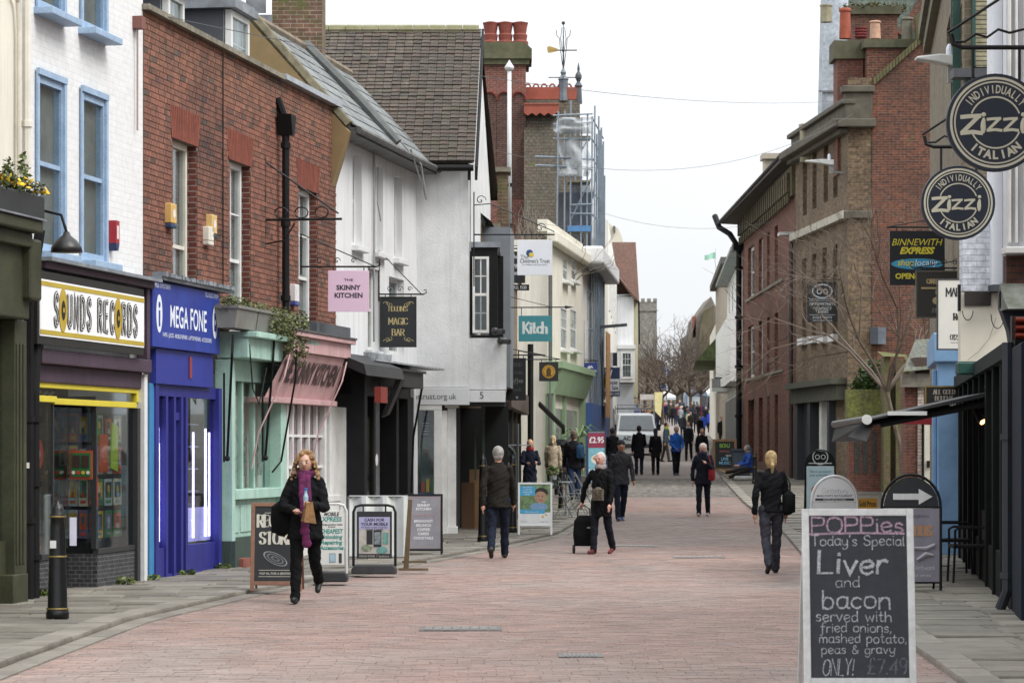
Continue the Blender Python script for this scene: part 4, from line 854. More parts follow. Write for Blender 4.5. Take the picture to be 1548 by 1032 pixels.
# pink shop
PINK = M('cba8a8', .55, .07, 2, c2='bd9798', fine=.08, streak=.3); sf = K.e('pink_shopfront'); a0, a1 = u(414), L-.02
PO = .3
m = MB(); c0, c1 = u(434, .5), u(526, .5); m.box(c0+.05, c1, -.55, 0, 3.08, 3.3); m.box(c0, c1+.05, -.62, 0, 3.301, 3.37); m.add([(c0+.05, -.5, 3.07), (c1-.05, -.5, 3.07), (c1-.05, -.25, 2.42), (c0-.3, -.25, 2.42)], [(0, 1, 2, 3)]); m.box(c0-.3, c1-.04, -.34, 0, 2.34, 2.419)
m.prismx([(-.5, 3.07), (0, 3.07), (0, 2.42), (-.25, 2.42)], c1-.05, c1); m.build('fascia', PINK, sf, bevel=.008)
m = MB(); m.box(c0, c1+.05, -.64, 0, 3.371, 3.4); m.build('slate_capping', M('5a5a5c', .8, .3, 4), sf)
m = MB(); nrm = Vector((0, -.65, -.43)).normalized()
k_ = math.hypot(.65, .25)
bt_ = MB(); btext(bt_, 'THE SKINNY KITCHEN', (c0+c1-.3)/2, .25, .34, 0, .03, .9, maxw=(c1-c0)*.9)
for i, v in enumerate(bt_.v): bt_.v[i] = (v[0], -.25-.25*(v[2]/k_)-.014, 2.42+.65*(v[2]/k_)-.005)
bt_.build('lettering', M('4a3a3c', .6), sf)
m = MB(); b0 = a0+.1; bs = [u(423), u(438), u(451), u(466), u(478)]
for x in (u(414), u(470)+.1): m.box(x, x+.12, -.2, .0, .9, 2.34)
m.box(a0, a1-.5, -.22, 0, .85, .95); m.box(a0, a1-.5, -.15, 0, 0, .85)
for i in range(1, 5): x = a0+i*(u(475)-a0)/5; m.box(x-.025, x+.025, -.17, -.1, .95, 2.34)
for z in (1.4, 1.87): m.box(a0, u(475), -.16, -.11, z-.02, z+.02)
m.box(u(480), a1, -.2, 0, 0, 2.34); m.build('white_window_frame', WOODW, sf, bevel=.006)
m = MB(); m.box(a0, u(475), -.12, -.115, .95, 2.34); m.build('shop_glass', glass_mat('clear_shop_glass', 'fafcfc', .6), sf)
m = MB(); m.box(a0, u(475), -.09, -.08, .9, 2.34); m.build('floral_curtain', M('5a2a38', .9, .4, 22, c2='b8808c'), sf)
for px in (438, 524):
    xq = u(px, .7); m = MB(); m.tube([(xq, -.7, 3.0), (xq-.1, -.65, 2.7), (xq-.2, -.3, 1.9), (xq-.2, -.2, 1.4)], .012, 8); m.build('awning_arm', PINK, sf)
m = MB(); m.tube([(u(448, .62), -.62, 3.1), (u(447, .6), -.6, 2.7), (u(425, .3), -.3, 1.5), (u(412, .3), -.3, 1.35)], .015, 8); m.build('black_awning_arm', BLACK, sf)
m = MB(); m.box(u(455), L, -.25, -.02, 3.4, 3.62); K.b(m, 'lead_apron', M('565b60', .6, .2, 3))
# --- L3 white rendered house with slate roof, magic bar below
w3 = subwall(LA, LA.u(507)+.01, LA.L+.02); u = w3.u; L = w3.L; ZE = 6.85
RENDER = M('e2e3e4', .8, .04, .7, bump=.1, bscale=20, c2='d4d5d6', streak=.22)
win = [(533, 547, 5.05, 6.58), (565, 579, 5.05, 6.55), (596, 608, 5.05, 6.52)]
win2 = [(556, 573, 3.35, 4.75), (588, 611, 3.35, 4.7)]
hl = [(u(a), u(b), c, d) for a, b, c, d in win+win2]
t = house('white_rendered_house', 'white rendered house with a slate roof and blank upper windows above the black bar', w3, ZE, 1.3, RENDER, hl+[(.3, L-.3, 0, 3.2)], reveal=.2); K = Kid(t)
for i, (a, b, c, d) in enumerate(hl):
    f = sash_window(t, a, b, c, d, .14, WOODW, 1, 2, .5, .06, curtain='b9bcbc' if i < 3 else '5d6265', box=.1, sill=None); f.location = (0, 0, K.dz)
    if i < 3: box_part(K, 'sill', WHITE, a-.08, b+.08, -.12, .1, c-.1, c-.005, bevel=.01)
# slate roof: slates as real overlapping pieces
RP = Vector((0, -.3, ZE+.02)); ridge_y, ridge_z = 1.36, 8.62
rw = Vector((0, ridge_y+.3, ridge_z-ZE-.02)); sl_len = rw.length; ang = math.atan2(rw.z, rw.y)
rf = K.e('slate_roof'); m = MB(); m.quad((0, -.28, ZE-.02), (L+.35, -.28, ZE-.02), (L+.35, ridge_y, ridge_z-.03), (0, ridge_y, ridge_z-.03)); m.quad((L+.35, ridge_y, ridge_z-.03), (0, ridge_y, ridge_z-.03), (0, 5, ZE), (L+.35, 5, ZE)); m.build('roof_deck', M('4a4b4c', .9), rf)
SLATE = M('7d8180', .6, .2, 4, c2='5c605e', tint=True, name='tinted_slate', fine=.2, bump=.2)
rnd = random.Random(14); slm = []
for i in range(5):
    m = MB(); c_ = .75+.11*i; m.add([(0, 0, .02), (.345, 0, .02), (.345, .38, .006), (0, .38, .006), (0, 0, .0), (.345, 0, 0), (.345, .38, -.004), (0, .38, -.004)], [(0, 1, 2, 3), (4, 5, 1, 0), (5, 6, 2, 1), (7, 4, 0, 3)], 0, (c_, c_, c_*1.02)); slm.append(m.mesh('slate', SLATE))
nr = int(sl_len/.27)
for r in range(nr):
    x = -.02-(.17 if r % 2 else 0)
    while x < L+.3:
        o = bpy.data.objects.new('slate', rnd.choice(slm)); C.objects.link(o); o.parent = rf; s_ = r*sl_len/nr
        o.location = (x, -.3+math.cos(ang)*s_, ZE+.02+math.sin(ang)*s_+rnd.uniform(0, .006)); o.rotation_euler = (ang, 0, rnd.uniform(-.008, .008)); x += .352
m = MB()
for i in range(14): m.tube([(i*(L+.35)/14, ridge_y, ridge_z+.02), ((i+.97)*(L+.35)/14, ridge_y, ridge_z+.02)], .085, 8)
m.build('ridge_tiles', M('8f7f70', .9, .2, 3, c2='5f5a4c'), rf, kind='stuff')
m = MB(); hx = L*.52
m.tube([(hx, -.3, ZE+.1), (hx+.0, .4, ZE+.1+.78), (hx, ridge_y, ridge_z+.06)], [.09, .1, .12], 8); m.build('lead_hip_roll', M('5d615f', .7, .2, 5), rf)
m = MB(); m.tube([(-.1, -.4, ZE-.06), (L+.4, -.4, ZE-.06)], .06, 8); m.box(-.1, L+.4, -.36, 0, ZE-.14, ZE-.02); K.b(m, 'gutter', M('3a3a3a', .6, .2, 4, c2='6a6a66'))
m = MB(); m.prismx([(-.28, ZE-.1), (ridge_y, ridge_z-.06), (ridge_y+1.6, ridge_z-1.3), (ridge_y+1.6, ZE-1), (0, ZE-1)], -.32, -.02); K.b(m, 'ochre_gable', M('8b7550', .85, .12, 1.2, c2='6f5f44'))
m = MB(); m.tube([(-.2, -.25, ZE+.0), (-.2, ridge_y, ridge_z+.04)], .1, 6); K.b(m, 'verge_mortar', M('77705a', .9, .3, 6))
m = MB(); m.tube([(u(562), -.04, 6.7), (u(562), -.04, 3.5)], .02, 6); m.tube([(u(569), -.03, 6.5), (u(568), -.03, 5.9), (u(573), -.03, 5.6)], .01, 5); m.tube([(L*.6, -.42, 6.9), (L*.7, -.5, 6.3), (L*.75, -.5, 6.1), (L*.72, -.45, 6.7), (hx, .3, 7.7)], .015, 5); K.b(m, 'cables', M('9a9a9a', .6))
# chimney behind the slate roof
CB = brick_mat('chimney_brick', '7a5a48', '6a4f42', '9a9283', moss=.5, dirt='38342c')
ct = thing('chimney_stack', 'tall mossy brick chimney behind the slate roof, cut off by the top of the picture', 'chimney', (W(449, 49.5), 49.5, 0)); cwid = (487-411)*49.5/F/2
m = MB(); m.box(-cwid, cwid, 0, .9, 5.5, 11); m.build('stack', CB, ct); m = MB(); m.box(-cwid-.08, cwid+.08, -.08, .98, 11, 11.3); m.build('cap', CB, ct)
m = MB()
for i in range(9): m.box(-cwid-.45+i*.11, -cwid+.1+i*.11-.2, -.03, -.005, 9.25-i*.28, 9.5-i*.28)
m.build('stepped_lead', LEAD, ct)
rb_ = thing('tiled_roof', 'steep brown tiled roof rising left of the mossy chimney', 'roof', (W(400, 47.5), 47.8, 0)); m = MB()
m.prism([(-1.6, 6), (-1.45, 10.3), (.1, 8.2), (.9, 6.8), (.9, 6)], .6, 4, 0); m.build('roof', M('6b5847', .9, .25, 5, c2='4a4034', bump=.4, bscale=20), rb_)
m = MB(); m.tube([(-1.45, .5, 10.35), (-.6, .5, 9.15), (.2, .5, 8.1)], .1, 6); m.build('verge', M('7d6a55', .9, .3, 8), rb_)
# black bar shopfront
sf = K.e('black_shopfront'); a1 = u(620, .3)
m = MB(); m.box(-.1, .12, -.5, .05, 0, 2.9); m.box(u(578), u(582), -.25, .05, 0, 2.6); m.box(u(604), u(609), -.2, .05, 0, 2.6); m.box(a1-.2, a1+.05, -.3, .05, 0, 2.8); m.box(-.1, a1, -.3, .05, 2.55, 3.1); m.box(-.1, u(560), -.2, .05, 0, .7); m.box(u(582), a1, -.2, .05, 0, .9)
m.box(u(528), u(531), -.14, .02, .7, 2.55); m.box(u(553), u(556), -.14, .02, .7, 2.55); m.build('frame', BLACK, sf, bevel=.01)
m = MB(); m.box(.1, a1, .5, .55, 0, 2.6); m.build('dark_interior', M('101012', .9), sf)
m = MB(); m.box(.12, u(528), -.1, -.09, .7, 2.3); m.box(u(531), u(553), -.1, -.09, .7, 2.2); m.box(u(582), u(604), -.1, -.09, .9, 2.5); m.build('shop_glass', glass_mat('shop_glass', 'f0f4f4', .3), sf)
m = MB(); m.box(u(533), u(551), .2, .22, .7, 2.0, 0); 
for i in range(4): m.tube([(u(535), .15, 1.1+i*.25), (u(543), .12, 1.25+i*.22), (u(550), .15, 1.1+i*.25)], .03, 6, 1)
m.build('display_case', [M('8a9088', .7, .3, 4), M('2a2a2c')], sf)
m = MB(); m.prismx([(-.3, 3.05), (-.3, 3.2), (-.8, 3.0), (-.85, 2.82), (-.75, 2.86)], u(545, .75), u(603, .75)); m.prismx([(-.85, 2.82), (-.75, 2.82), (-.5, 2.2), (-.6, 2.25)], u(603, .75)-.25, u(603, .75)); m.build('awning', M('1f1f21', .5, .3, 3, bump=.5, bscale=6), sf)
m = MB(); m.box(u(604, .65), u(640, .65), -.65, -.3, 2.72, 2.98); m.box(u(604, .65), u(640, .65)+.02, -.7, -.2, 2.981, 3.02); m.build('awning_cassette', M('2b2a29', .6, .3, 4), sf)
m = MB(); m.tube([(u(638, .6), -.6, 2.75), (u(625, .4), -.4, 1.9), (u(622, .35), -.35, .9)], .02, 6); m.build('awning_arm', BLACK, sf)
m = MB(); m.box(u(571, .95), u(571, .95)+.5, -1.0, -.9, 2.4, 2.65); m.build('red_heater', M('7c2a22', .5), sf)
m = MB()
for x in (u(563, .4), u(578, .4), u(588, .4)): m.lathe((x, -.35, 3.12), [(.09, 0), (.1, .14), (.05, .18)], 10)
m.box(.3, L-.4, -.6, 0, 3.101, 3.13); m.build('roof_clutter', M('a9adb0', .5, .3, 6), sf)
m = MB(); m.disc(u(515), 1.5, .1, -.6, 12); m.build('sticker', M('c8c8c8'), sf)
# --- L4 jettied house number 5
D4 = 52.2; xl, xr = W(628, D4)-.02, W(708, D4)
TEXR = M('e2e3e3', .85, .05, 1.5, bump=.4, bscale=26, c2='cacccc', streak=.2)
t = thing('jettied_house', 'white rendered house with a huge brown tiled roof and black bay window', 'building', (xl, D4, gz(D4))); b5 = gz(D4); t['base'] = b5; K = Kid(t)
def X4(px, dy=0): return W(px, D4+dy)-xl
def Z4(py, dy=0): return Z(py, D4+dy)
wr = X4(708); zo = Z4(585)
m = MB(); m.quad((-3.5, .0, zo), (wr, .0, zo), (wr, .0, 6.85), (-3.5, .0, 6.85)); m.quad((wr, 0, zo), (wr+.35, 7.8, zo), (wr+.35, 7.8, 6.85), (wr, 0, 6.85)); m.add([(wr, 0, 6.85), (wr+.35, 7.8, 6.85), (wr+.17, 3.9, 9.7)], [(0, 1, 2)]); K.b(m, 'wall', TEXR)
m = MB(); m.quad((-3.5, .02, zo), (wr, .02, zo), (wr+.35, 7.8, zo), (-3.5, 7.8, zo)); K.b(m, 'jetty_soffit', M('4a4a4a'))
ridz = Z(46, D4+4); ez = Z4(246)
rf = K.e('tiled_roof'); xv = X4(718); xrv = W(728, D4+4)-xl
m = MB(); m.quad((-3.6, -.28, ez-.04), (xv-.02, -.28, ez-.04), (xrv-.02, 4, ridz-.05), (-4.2, 4, ridz-.05)); m.quad((xrv-.02, 4, ridz-.05), (-4.2, 4, ridz-.05), (-4.2, 8, ez), (xv+.4, 8, ez)); m.build('roof_deck', M('3a3228', .9), rf)
run = Vector((0, 4.28, ridz-ez)); rl = run.length; ang = math.atan2(run.z, run.y); NR = 36; tm = []
TILE = M('585049', .9, .25, 3, c2='3d3731', tint=True, name='tinted_roof_tile', fine=.3, bump=.4, bscale=40)
rnd = random.Random(31); cs = [(1, 1, 1), (.85, .88, .86), (1.08, .98, .92), (.78, .74, .72), (.95, 1.0, .88), (1.15, 1.12, 1.06)]
for c in cs:
    m = MB(); m.add([(0, 0, .035), (.158, 0, .035), (.158, .2, .01), (0, .2, .01), (0, 0, .0), (.158, 0, 0)], [(0, 1, 2, 3), (4, 5, 1, 0)], 0, c); tm.append(m.mesh('tile', TILE))
stf = MB(); cnt = 0
for r in range(NR):
    s_ = r*rl/NR; f = r/NR; xe = xv+(xrv-xv)*f; x = xe-.165; yy = -.3+math.cos(ang)*s_; zz = ez-.02+math.sin(ang)*s_; q = 0
    vis = W(628, D4+yy)-xl-2.3*f-.6
    while x > vis:
        dz = rnd.uniform(0, .014)+.02*noise.noise(Vector((x*.6, s_*.5, 0)))
        if q < 8:
            o = bpy.data.objects.new('tile', rnd.choice(tm)); C.objects.link(o); o.parent = rf; o.location = (x, yy, zz+dz); o.rotation_euler = (ang, 0, rnd.uniform(-.03, .03)); cnt += 1
        else:
            c = rnd.choice(cs); ca, sa = math.cos(ang), math.sin(ang); P = lambda px_, v, w_: (x+px_, yy+v*ca-w_*sa, zz+dz+v*sa+w_*ca)
            stf.add([P(0, 0, .035), P(.158, 0, .035), P(.158, .2, .01), P(0, .2, .01), P(0, 0, 0), P(.158, 0, 0)], [(0, 1, 2, 3), (4, 5, 1, 0)], 0, c)
        x -= .165; q += 1
stf.build('roof_tiles', TILE, rf, kind='stuff')
m = MB()
for i in range(16): m.tube([(xrv-.05-i*.33, 4.0, ridz+.0), (xrv-.05-i*.33-.32, 4.0, ridz+.0)], .11, 8)
m.build('ridge_tiles', M('83806a', .9, .3, 3, c2='6b6a48'), rf, kind='stuff')
m = MB(); m.add([(xv, -.3, ez-.1), (xv+.05, -.3, ez-.1), (xrv+.05, 4, ridz+.03), (xrv, 4, ridz+.03), (xv, -.3, ez-.35), (xv+.05, -.3, ez-.35), (xrv+.05, 4, ridz-.25), (xrv, 4, ridz-.25)], [(0, 1, 2, 3), (4, 5, 1, 0), (5, 6, 2, 1), (7, 4, 0, 3)])
m.add([(xv+.0, 8.3, ez-.1), (xv+.05, 8.3, ez-.1), (xrv+.05, 4, ridz+.03), (xrv, 4, ridz+.03), (xv, 8.3, ez-.35), (xv+.05, 8.3, ez-.35), (xrv+.05, 4, ridz-.25), (xrv, 4, ridz-.25)], [(0, 1, 2, 3), (4, 5, 1, 0), (5, 6, 2, 1), (7, 4, 0, 3)]); m.build('bargeboard', BLACK, rf)
m = MB(); m.tube([(-.3, -.36, ez-.13), (xv-.02, -.36, ez-.13)], .06, 8); m.tube([(xv-.1, -.33, ez-.15), (xv-.1, -.33, ez-.35)], .03, 6); K.b(m, 'gutter', BLACK)
# oriel bay
bay = K.e('bay_window'); bx0, bx1 = X4(710), X4(752); bz0, bz1 = Z4(505), Z4(372); yb = .35
m = MB(); m.box(bx0-.02, bx1+.05, yb-.05, yb+2.6, bz1, bz1+.1); m.build('lead_top', LEAD, bay)
m = MB(); wx0, wx1, wz0, wz1 = X4(714), X4(739), Z4(502), Z4(386)
m.box(bx0, wx0, yb, yb+.08, bz0, bz1-.001); m.box(wx1, bx1, yb, yb+.08, bz0, bz1-.001); m.box(wx0, wx1, yb, yb+.08, wz1, bz1-.001); m.box(wx0-.02, bx1+.04, yb-.04, yb+.1, bz0-.06, bz0-.001); m.box(bx1-.001, bx1+.1, yb+2.3, yb+2.4, bz0, bz1-.001)
m.box(bx1-.08, bx1, yb+.08, yb+.35, bz0, bz1-.001); m.box(bx1-.08, bx1, yb+1.9, yb+2.3, bz0, bz1-.001); m.build('black_frame', BLACK, bay)
sash_window(bay, wx0, wx1, wz0, wz1, yb-.02, WOODW, 2, 2, .5, .045, panes=(2, 2), curtain='8e9496', box=.3)
m = MB(); m.box(bx1-.06, bx1-.02, yb+.35, yb+1.9, bz0+.05, bz1-.2); m.build('street_sash', WOODW, bay)
m = MB(); m.box(X4(706), X4(765), .22, 3.2, Z4(588), bz0-.062, 0); m.build('bay_apron', TEXR, bay); m = MB(); m.box(X4(703), X4(764), .17, 3.3, Z4(607), Z4(589)); m.build('bay_base', WHITE, bay)
m = MB(); btext(m, '5', X4(728), Z4(602), .13, .165, 0); m.build('house_number', M('4a4a4a'), bay)
m = MB(); 
for (px, py) in ((748, 500), (757, 515)): m.ell((X4(px), .12, Z4(py)), (.07, .1, .07), 8, 6); m.cyl((X4(px), .12, Z4(py)), (X4(px)+.16, -.02, Z4(py)-.02), .05, n=8)
m.build('floodlights', M('3b3b3b', .4), bay)
pipe(K, 'corner_cable', [(X4(711), -.02, ez-.2), (X4(711), -.02, Z4(380))], .012, M('999', .6) if False else M('999999', .6))
# fascia and shop window of number 5
m = MB(); m.box(0, wr+.02, -.06, .1, Z4(612), Z4(586)); K.b(m, 'fascia', M('d3d5d6', .6, .03), bevel=.01); m = MB(); btext(m, 'thechildrenstrust.org.uk', X4(690), Z4(603), .11, -.065, 0, align='r', maxw=1.35); K.b(m, 'fascia_lettering', M('5d5f63'))
sf = K.e('shopfront'); zt, zb = Z4(620), .62
m = MB(); m.box(0, X4(668), -.05, .1, zt, Z4(612)-.001); m.box(X4(656), X4(668), -.05, .15, 0, zt); m.box(0, X4(656), -.04, .1, 0, zb); m.box(-.05, .06, -.05, .1, zb, zt); m.box(X4(668), X4(676), .05, .2, 0, zt); m.build('white_frame', WOODW, sf, bevel=.01)
m = MB(); m.box(.06, X4(656), .03, .035, zb, zt); m.build('shop_glass', glass_mat('clear_shop_glass', 'fafcfc', .6), sf)
m = MB(); m.box(.0, X4(660), .32, .34, 0, 2.6, 0); m.build('shop_interior', M('8fa09f', .8, .4, 1.5, c2='4f5f60'), sf)
m = MB(); m.box(.06, X4(656), .1, .12, zb, zb+.24, 0); m.build('blue_panel', M('2f62b8', .5), sf)
m = MB(); m.box(X4(638), X4(649), .1, .11, Z4(657), Z4(628), 0)
for i in range(5): m.box(X4(638), X4(649), .09, .099, Z4(656-i*4), Z4(655-i*4), 1)
m.build('shirt_display', [M('2b3140'), M('a9adb8')], sf)
for i, c in enumerate(('b8443a', 'e0c23c', '3f8a4c', 'c8c8c8', 'd07a3a')):
    m = MB(); m.box(.12+i*.09, .18+i*.09, .2, .28, zb+.26, zb+.45+.05*(i % 3)); m.build('display_item', M(c), sf)
m = MB()
for (a, b) in ((676, 689),): m.box(X4(a), X4(b), .12, .4, .25, zt+.05); m.box(X4(a)-.03, X4(b)+.03, .08, .44, 0, .25); m.box(X4(a)-.05, X4(b)+.05, .06, .46, zt+.05, Z4(612)-.001)
m.build('pilaster', WOODW, sf, bevel=.01)
m = MB(); m.box(X4(668), X4(690), .14, .3, 0, .2); m.build('plinth', DGR, sf)
# dark cafe opening under the jetty (next shop)
cf = thing('cafe_building', 'dark cafe front under the jetty with grey canopy behind the outdoor tables', 'building', (xl+X4(690), D4+.6, gz(53))); 
o_ = X4(690)
m = MB(); m.box(-.1, X4(765)-o_, -.2, .3, Z4(620), Z4(605)-.01); m.build('canopy_fascia', M('3a3f47', .6, .1, 3), cf)
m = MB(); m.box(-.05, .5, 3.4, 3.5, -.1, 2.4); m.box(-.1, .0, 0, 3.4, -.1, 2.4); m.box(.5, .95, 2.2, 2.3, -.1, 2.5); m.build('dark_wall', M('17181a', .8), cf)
m = MB(); m.box(.2, .42, 1.9, 2.0, 0, 1.2, 0); m.box(.05, .3, 1.8, 1.9, 0, .95, 1); m.box(.45, .5, 1.5, 1.6, 0, 2.2, 2); m.box(.3, .34, 1.5, 1.6, 1.0, 2.0, 2); m.build('counter_goods', [M('8a6a48'), M('6a4c34'), M('3b4a40')], cf)
# side wall of next building behind the jetty, brick strip right of the gable
nb = Wall(-.6, 56.2, .15, 80); 
t = house('flint_fronted_house', 'narrow dark brick and flint fronted house behind the hanging signs', nb, Z(340, 57), 5, brick_mat('flinty_brick', '6f5a4a', '8a6f55', '8b8474', moss=.3, dirt='4a4238'), [], cat='building'); K = Kid(t)
box_part(K, 'grey_bay', M('7a8086', .6, .1, 3), .5, 3.0, -.55, 0, 2.9, Z(345, 57)); box_part(K, 'dark_shopfront', M('1d1d1f', .6, .2, 3), 0, nb.L-3, -.16, -.01, 0, 3.0, bevel=.02)
sf = K.e('shop_bays')
for i in range(6):
    x = 1.2+i*3.4; m = MB(); m.box(x, x+.22, -.26, -.16, 0, 2.6); m.build('pilaster', M('2c2a2a', .6, .2, 3) if i % 2 else M('4a4640', .6, .2, 3), sf); m = MB(); m.box(x+.3, x+3.0, -.19, -.18, .7, 2.3); m.build('shop_window', M('3c4442', .15, .5, 1.2, c2='1c2020'), sf); m = MB(); m.box(x+.3, x+3.0, -.22, -.161, .6, .68); m.build('sill', M('5a564e'), sf)
box_part(K, 'fascia', M('4a3c32', .6, .2, 3), 6, nb.L-2, -.4, -.161, 2.6, 3.1)
m = MB(); m.quad((0, -.2, Z(340, 57)), (nb.L, -.2, Z(340, 57)), (nb.L, 3.5, Z(340, 57)+3), (0, 3.5, Z(340, 57)+3)); K.b(m, 'roof', M('6b5f50', .9, .3, 3, c2='4e4a34'))
for i in range(3):
    q = nb.L*.2+i*5.5; f = sash_window(t, q, q+1.1, 3.6, 5.3, -.03, WOODW, 2, 2, .5, .07, curtain='3b3f42', box=.02); f.location = (0, 0, K.dz)
for (px0, px1, y0, dd, col) in ((736, 752, 345, 58, 'mossy'), (752, 768, 260, 60, 'mossy')):
    s_ = thing('brick_stack', 'mossy brick buttress just right of the white gable' if px0 == 736 else 'taller mossy brick stack beside the white flagpole', 'brick stack', (W(px0, dd), dd, 0)); m = MB(); m.box(0, W(px1, dd)-W(px0, dd), 0, .8, 0, Z(y0, dd)); m.build('brickwork', brick_mat('mossy_brick', '66503f', '54442f', '7a7262', moss=.3, dirt='3a3626'), s_)
    m = MB(); m.box(-.06, W(px1, dd)-W(px0, dd)+.06, -.06, .86, Z(y0, dd), Z(y0, dd)+.1); m.build('capping', STONE, s_)
# flagpole
m = MB(); m.cyl((0, 0, 0), (0, 0, Z(108, 62)-Z(352, 62)), .055, .045, 12, 0); zz = Z(108, 62)-Z(352, 62); m.lathe((0, 0, zz), [(.05, 0), (.1, .06), (.1, .1), (.03, .2), (.0, .25)], 12, 0)
fp = thing('flagpole', 'white painted flagpole rising in front of the Victorian chimney', 'flagpole', (W(770, 62), 62, Z(352, 62))); m.build('pole', M('d2d5d8', .5, .05), fp, smooth=True); m = MB(); m.box(-.7, .05, -.05, .05, .1, .2); m.box(-.7, .05, -.05, .05, 1.0, 1.08); m.build('bracket', BLACKM, fp)
# Victorian brick building with chimney, behind
DV = 104.0; VB = brick_mat('victorian_brick', '82493c', '6e4036', '8d8078', dirt='3f352f', dirt_amt=.55)
vt = thing('victorian_chimney', 'broad Victorian red brick chimney with three terracotta pots', 'chimney', (W(762, DV), DV, 0)); hw = (795-729)*DV/F/2
zt = Z(98, DV)
m = MB(); m.box(-hw, hw, 0, 2, 2, zt); m.build('stack', VB, vt)
m = MB(); m.box(-hw-.12, hw+.12, -.12, 2.1, zt, zt+.2); m.box(-hw-.22, hw+.22, -.22, 2.2, zt+.2, zt+.55); m.prism([(-hw-.22, zt+.55), (hw+.22, zt+.55), (hw-.05, zt+.8), (-hw+.05, zt+.8)], -.22, 2.2); m.build('cap', M('5f5c48', .9, .3, 3, c2='474a32'), vt)
for i in range(3):
    m = MB(); x = -hw*.62+i*hw*.68; m.lathe((x, .7, zt+.78), [(.3, 0), (.3, .15), (.24, .2), (.27, .4), (.22, .45), (.27, .75), (.3, .85), (.1, .9)], 14); m.build('chimney_pot', M('86463a', .8, .15, 4), vt, smooth=False)
for (x, hh) in ((-hw*.66, 4.3), (0, 4.9), (hw*.66, 4.3)):
    m = MB(); m.prism([(x-.27, zt-4.9), (x+.27, zt-4.9), (x+.27, zt-1.3), (x+.18, zt-1.05), (x, zt-.95), (x-.18, zt-1.05), (x-.27, zt-1.3)], -.02, -.008); m.build('arched_recess', brick_mat('dark_vic_brick', '5a3830', '4a3029', '6a5f58', dirt_amt=.5), vt)
    m = MB(); m.tube([(x+.27*math.cos(a), -.05, zt-1.3+.3*math.sin(a)) for a in [PI*q/10 for q in range(11)]], .04, 6); m.build('arch', M('77392c', .9, .2, 4), vt)
rt = thing('victorian_roof', 'mossy tiled roof with red crested ridge under a weathervane', 'roof', (W(792, DV), DV, 0)); x1 = W(877, DV)-W(792, DV); zr = Z(138, DV); ze = Z(350, DV)
ROOFM = brick_mat('old_tiles', '58544a', '4b483e', '332f28', .18, .12, moss=.15, dirt='6a5040', dirt_amt=.4, bump=1.0)
m = MB(); m.add([(0, 0, ze-4), (x1, 0, ze-4), (x1, 3, zr), (0, 3, zr), (x1, 6, ze-4), (0, 6, ze-4), (0, -1.5, Z(350, DV)), (x1, -1.5, ze), (x1, .5, zr-.05), (0, .5, zr-.05)], [(6, 7, 8, 9), (7, 4, 8)]); m.quad((x1, .5, zr-.05), (x1, 6, zr-.05), (x1, 6, 0), (x1, -1.5, 0)); m.quad((0, -1.5, 2), (x1, -1.5, 2), (x1, -1.5, ze), (0, -1.5, ze)); m.build('roof', ROOFM, rt)
REDT = M('97503f', .8, .12, 4)
m = MB(); m.box(0, x1, .4, .7, zr-.25, zr+.2)
for i in range(int(x1/.3)): m.tube([(.15+i*.3+.1*math.cos(a), .55, zr+.2+.13*math.sin(a)) for a in [q*PI/5 for q in range(6)]], .035, 5)
m.build('crested_ridge', REDT, rt)
zb2 = Z(158, DV); m = MB(); m.box(0, x1*.62, -.35, .1, zb2-.35, zb2-.05)
for i in range(int(x1*.62/.3)): m.prism([(i*.3, zb2-.35), (i*.3+.28, zb2-.35), (i*.3+.14, zb2-.45)], -.35, -.3)
m.box(0, x1*.62, -.38, .2, zb2-.049, zb2+.0); m.build('red_tile_band', REDT, rt)
wv = thing('weathervane', 'ornate iron weathervane on a lead finial above the red ridge', 'weathervane', (W(852, DV), DV+.5, zr)); 
m = MB(); zz = Z(58, DV)-zr; m.lathe((0, 0, 0), [(.2, -.3), (.17, .0), (.17, .45), (.2, .5), (.08, .65), (.11, .75), (.03, .9)], 8); m.build('lead_base', M('6b747c', .5, .2, 3), wv)
m = MB(); top = Z(32, DV)-zr; m.cyl((0, 0, .8), (0, 0, top), .035, .015, 6); m.ell((0, 0, top), (.07, .07, .07), 6, 5); m.cyl((-.55, 0, top-2.0), (.55, 0, top-2.0), .02, n=5); m.cyl((0, -.4, top-2.0), (0, .4, top-2.0), .02, n=5); m.cyl((-.5, 0, top-1.0), (.5, 0, top-1.0), .025, n=5)
for a in range(4):
    ca, sa = math.cos(a*PI/2), math.sin(a*PI/2); m.tube([(ca*r, sa*r, z) for r, z in ((.03, 1.0), (.12, 1.7), (.14, 2.0), (.24, 2.1), (.26, 2.3))], .015, 5); m.tube([(ca*r, sa*r, z) for r, z in ((.03, 1.5), (.1, 2.0), (.05, 2.4))], .013, 5)
m.build('ironwork', M('4a4c50', .5, .1, 3, metal=.5), wv)
m = MB(); m.prism([(-.5, top-1.1), (-.2, top-1.03), (-.2, top-.95), (-.5, top-.85), (-.6, top-.88), (-.58, top-1.08)], -.02, .02); m.build('gilt_vane', M('b79a58', .4, .1, 4, metal=.6), wv)
fn = thing('roof_finial', 'dark ball finial at the right end of the red crested ridge', 'finial', (W(875, DV), DV+.5, zr)); m = MB(); m.lathe((0, 0, -.4), [(.14, 0), (.11, .6), (.16, .65), (.06, .8), (.12, .95), (.12, 1.05), (.04, 1.2), (.05, 1.3), (.01, 1.5)], 10); m.build('finial', M('4c5056', .6), fn)
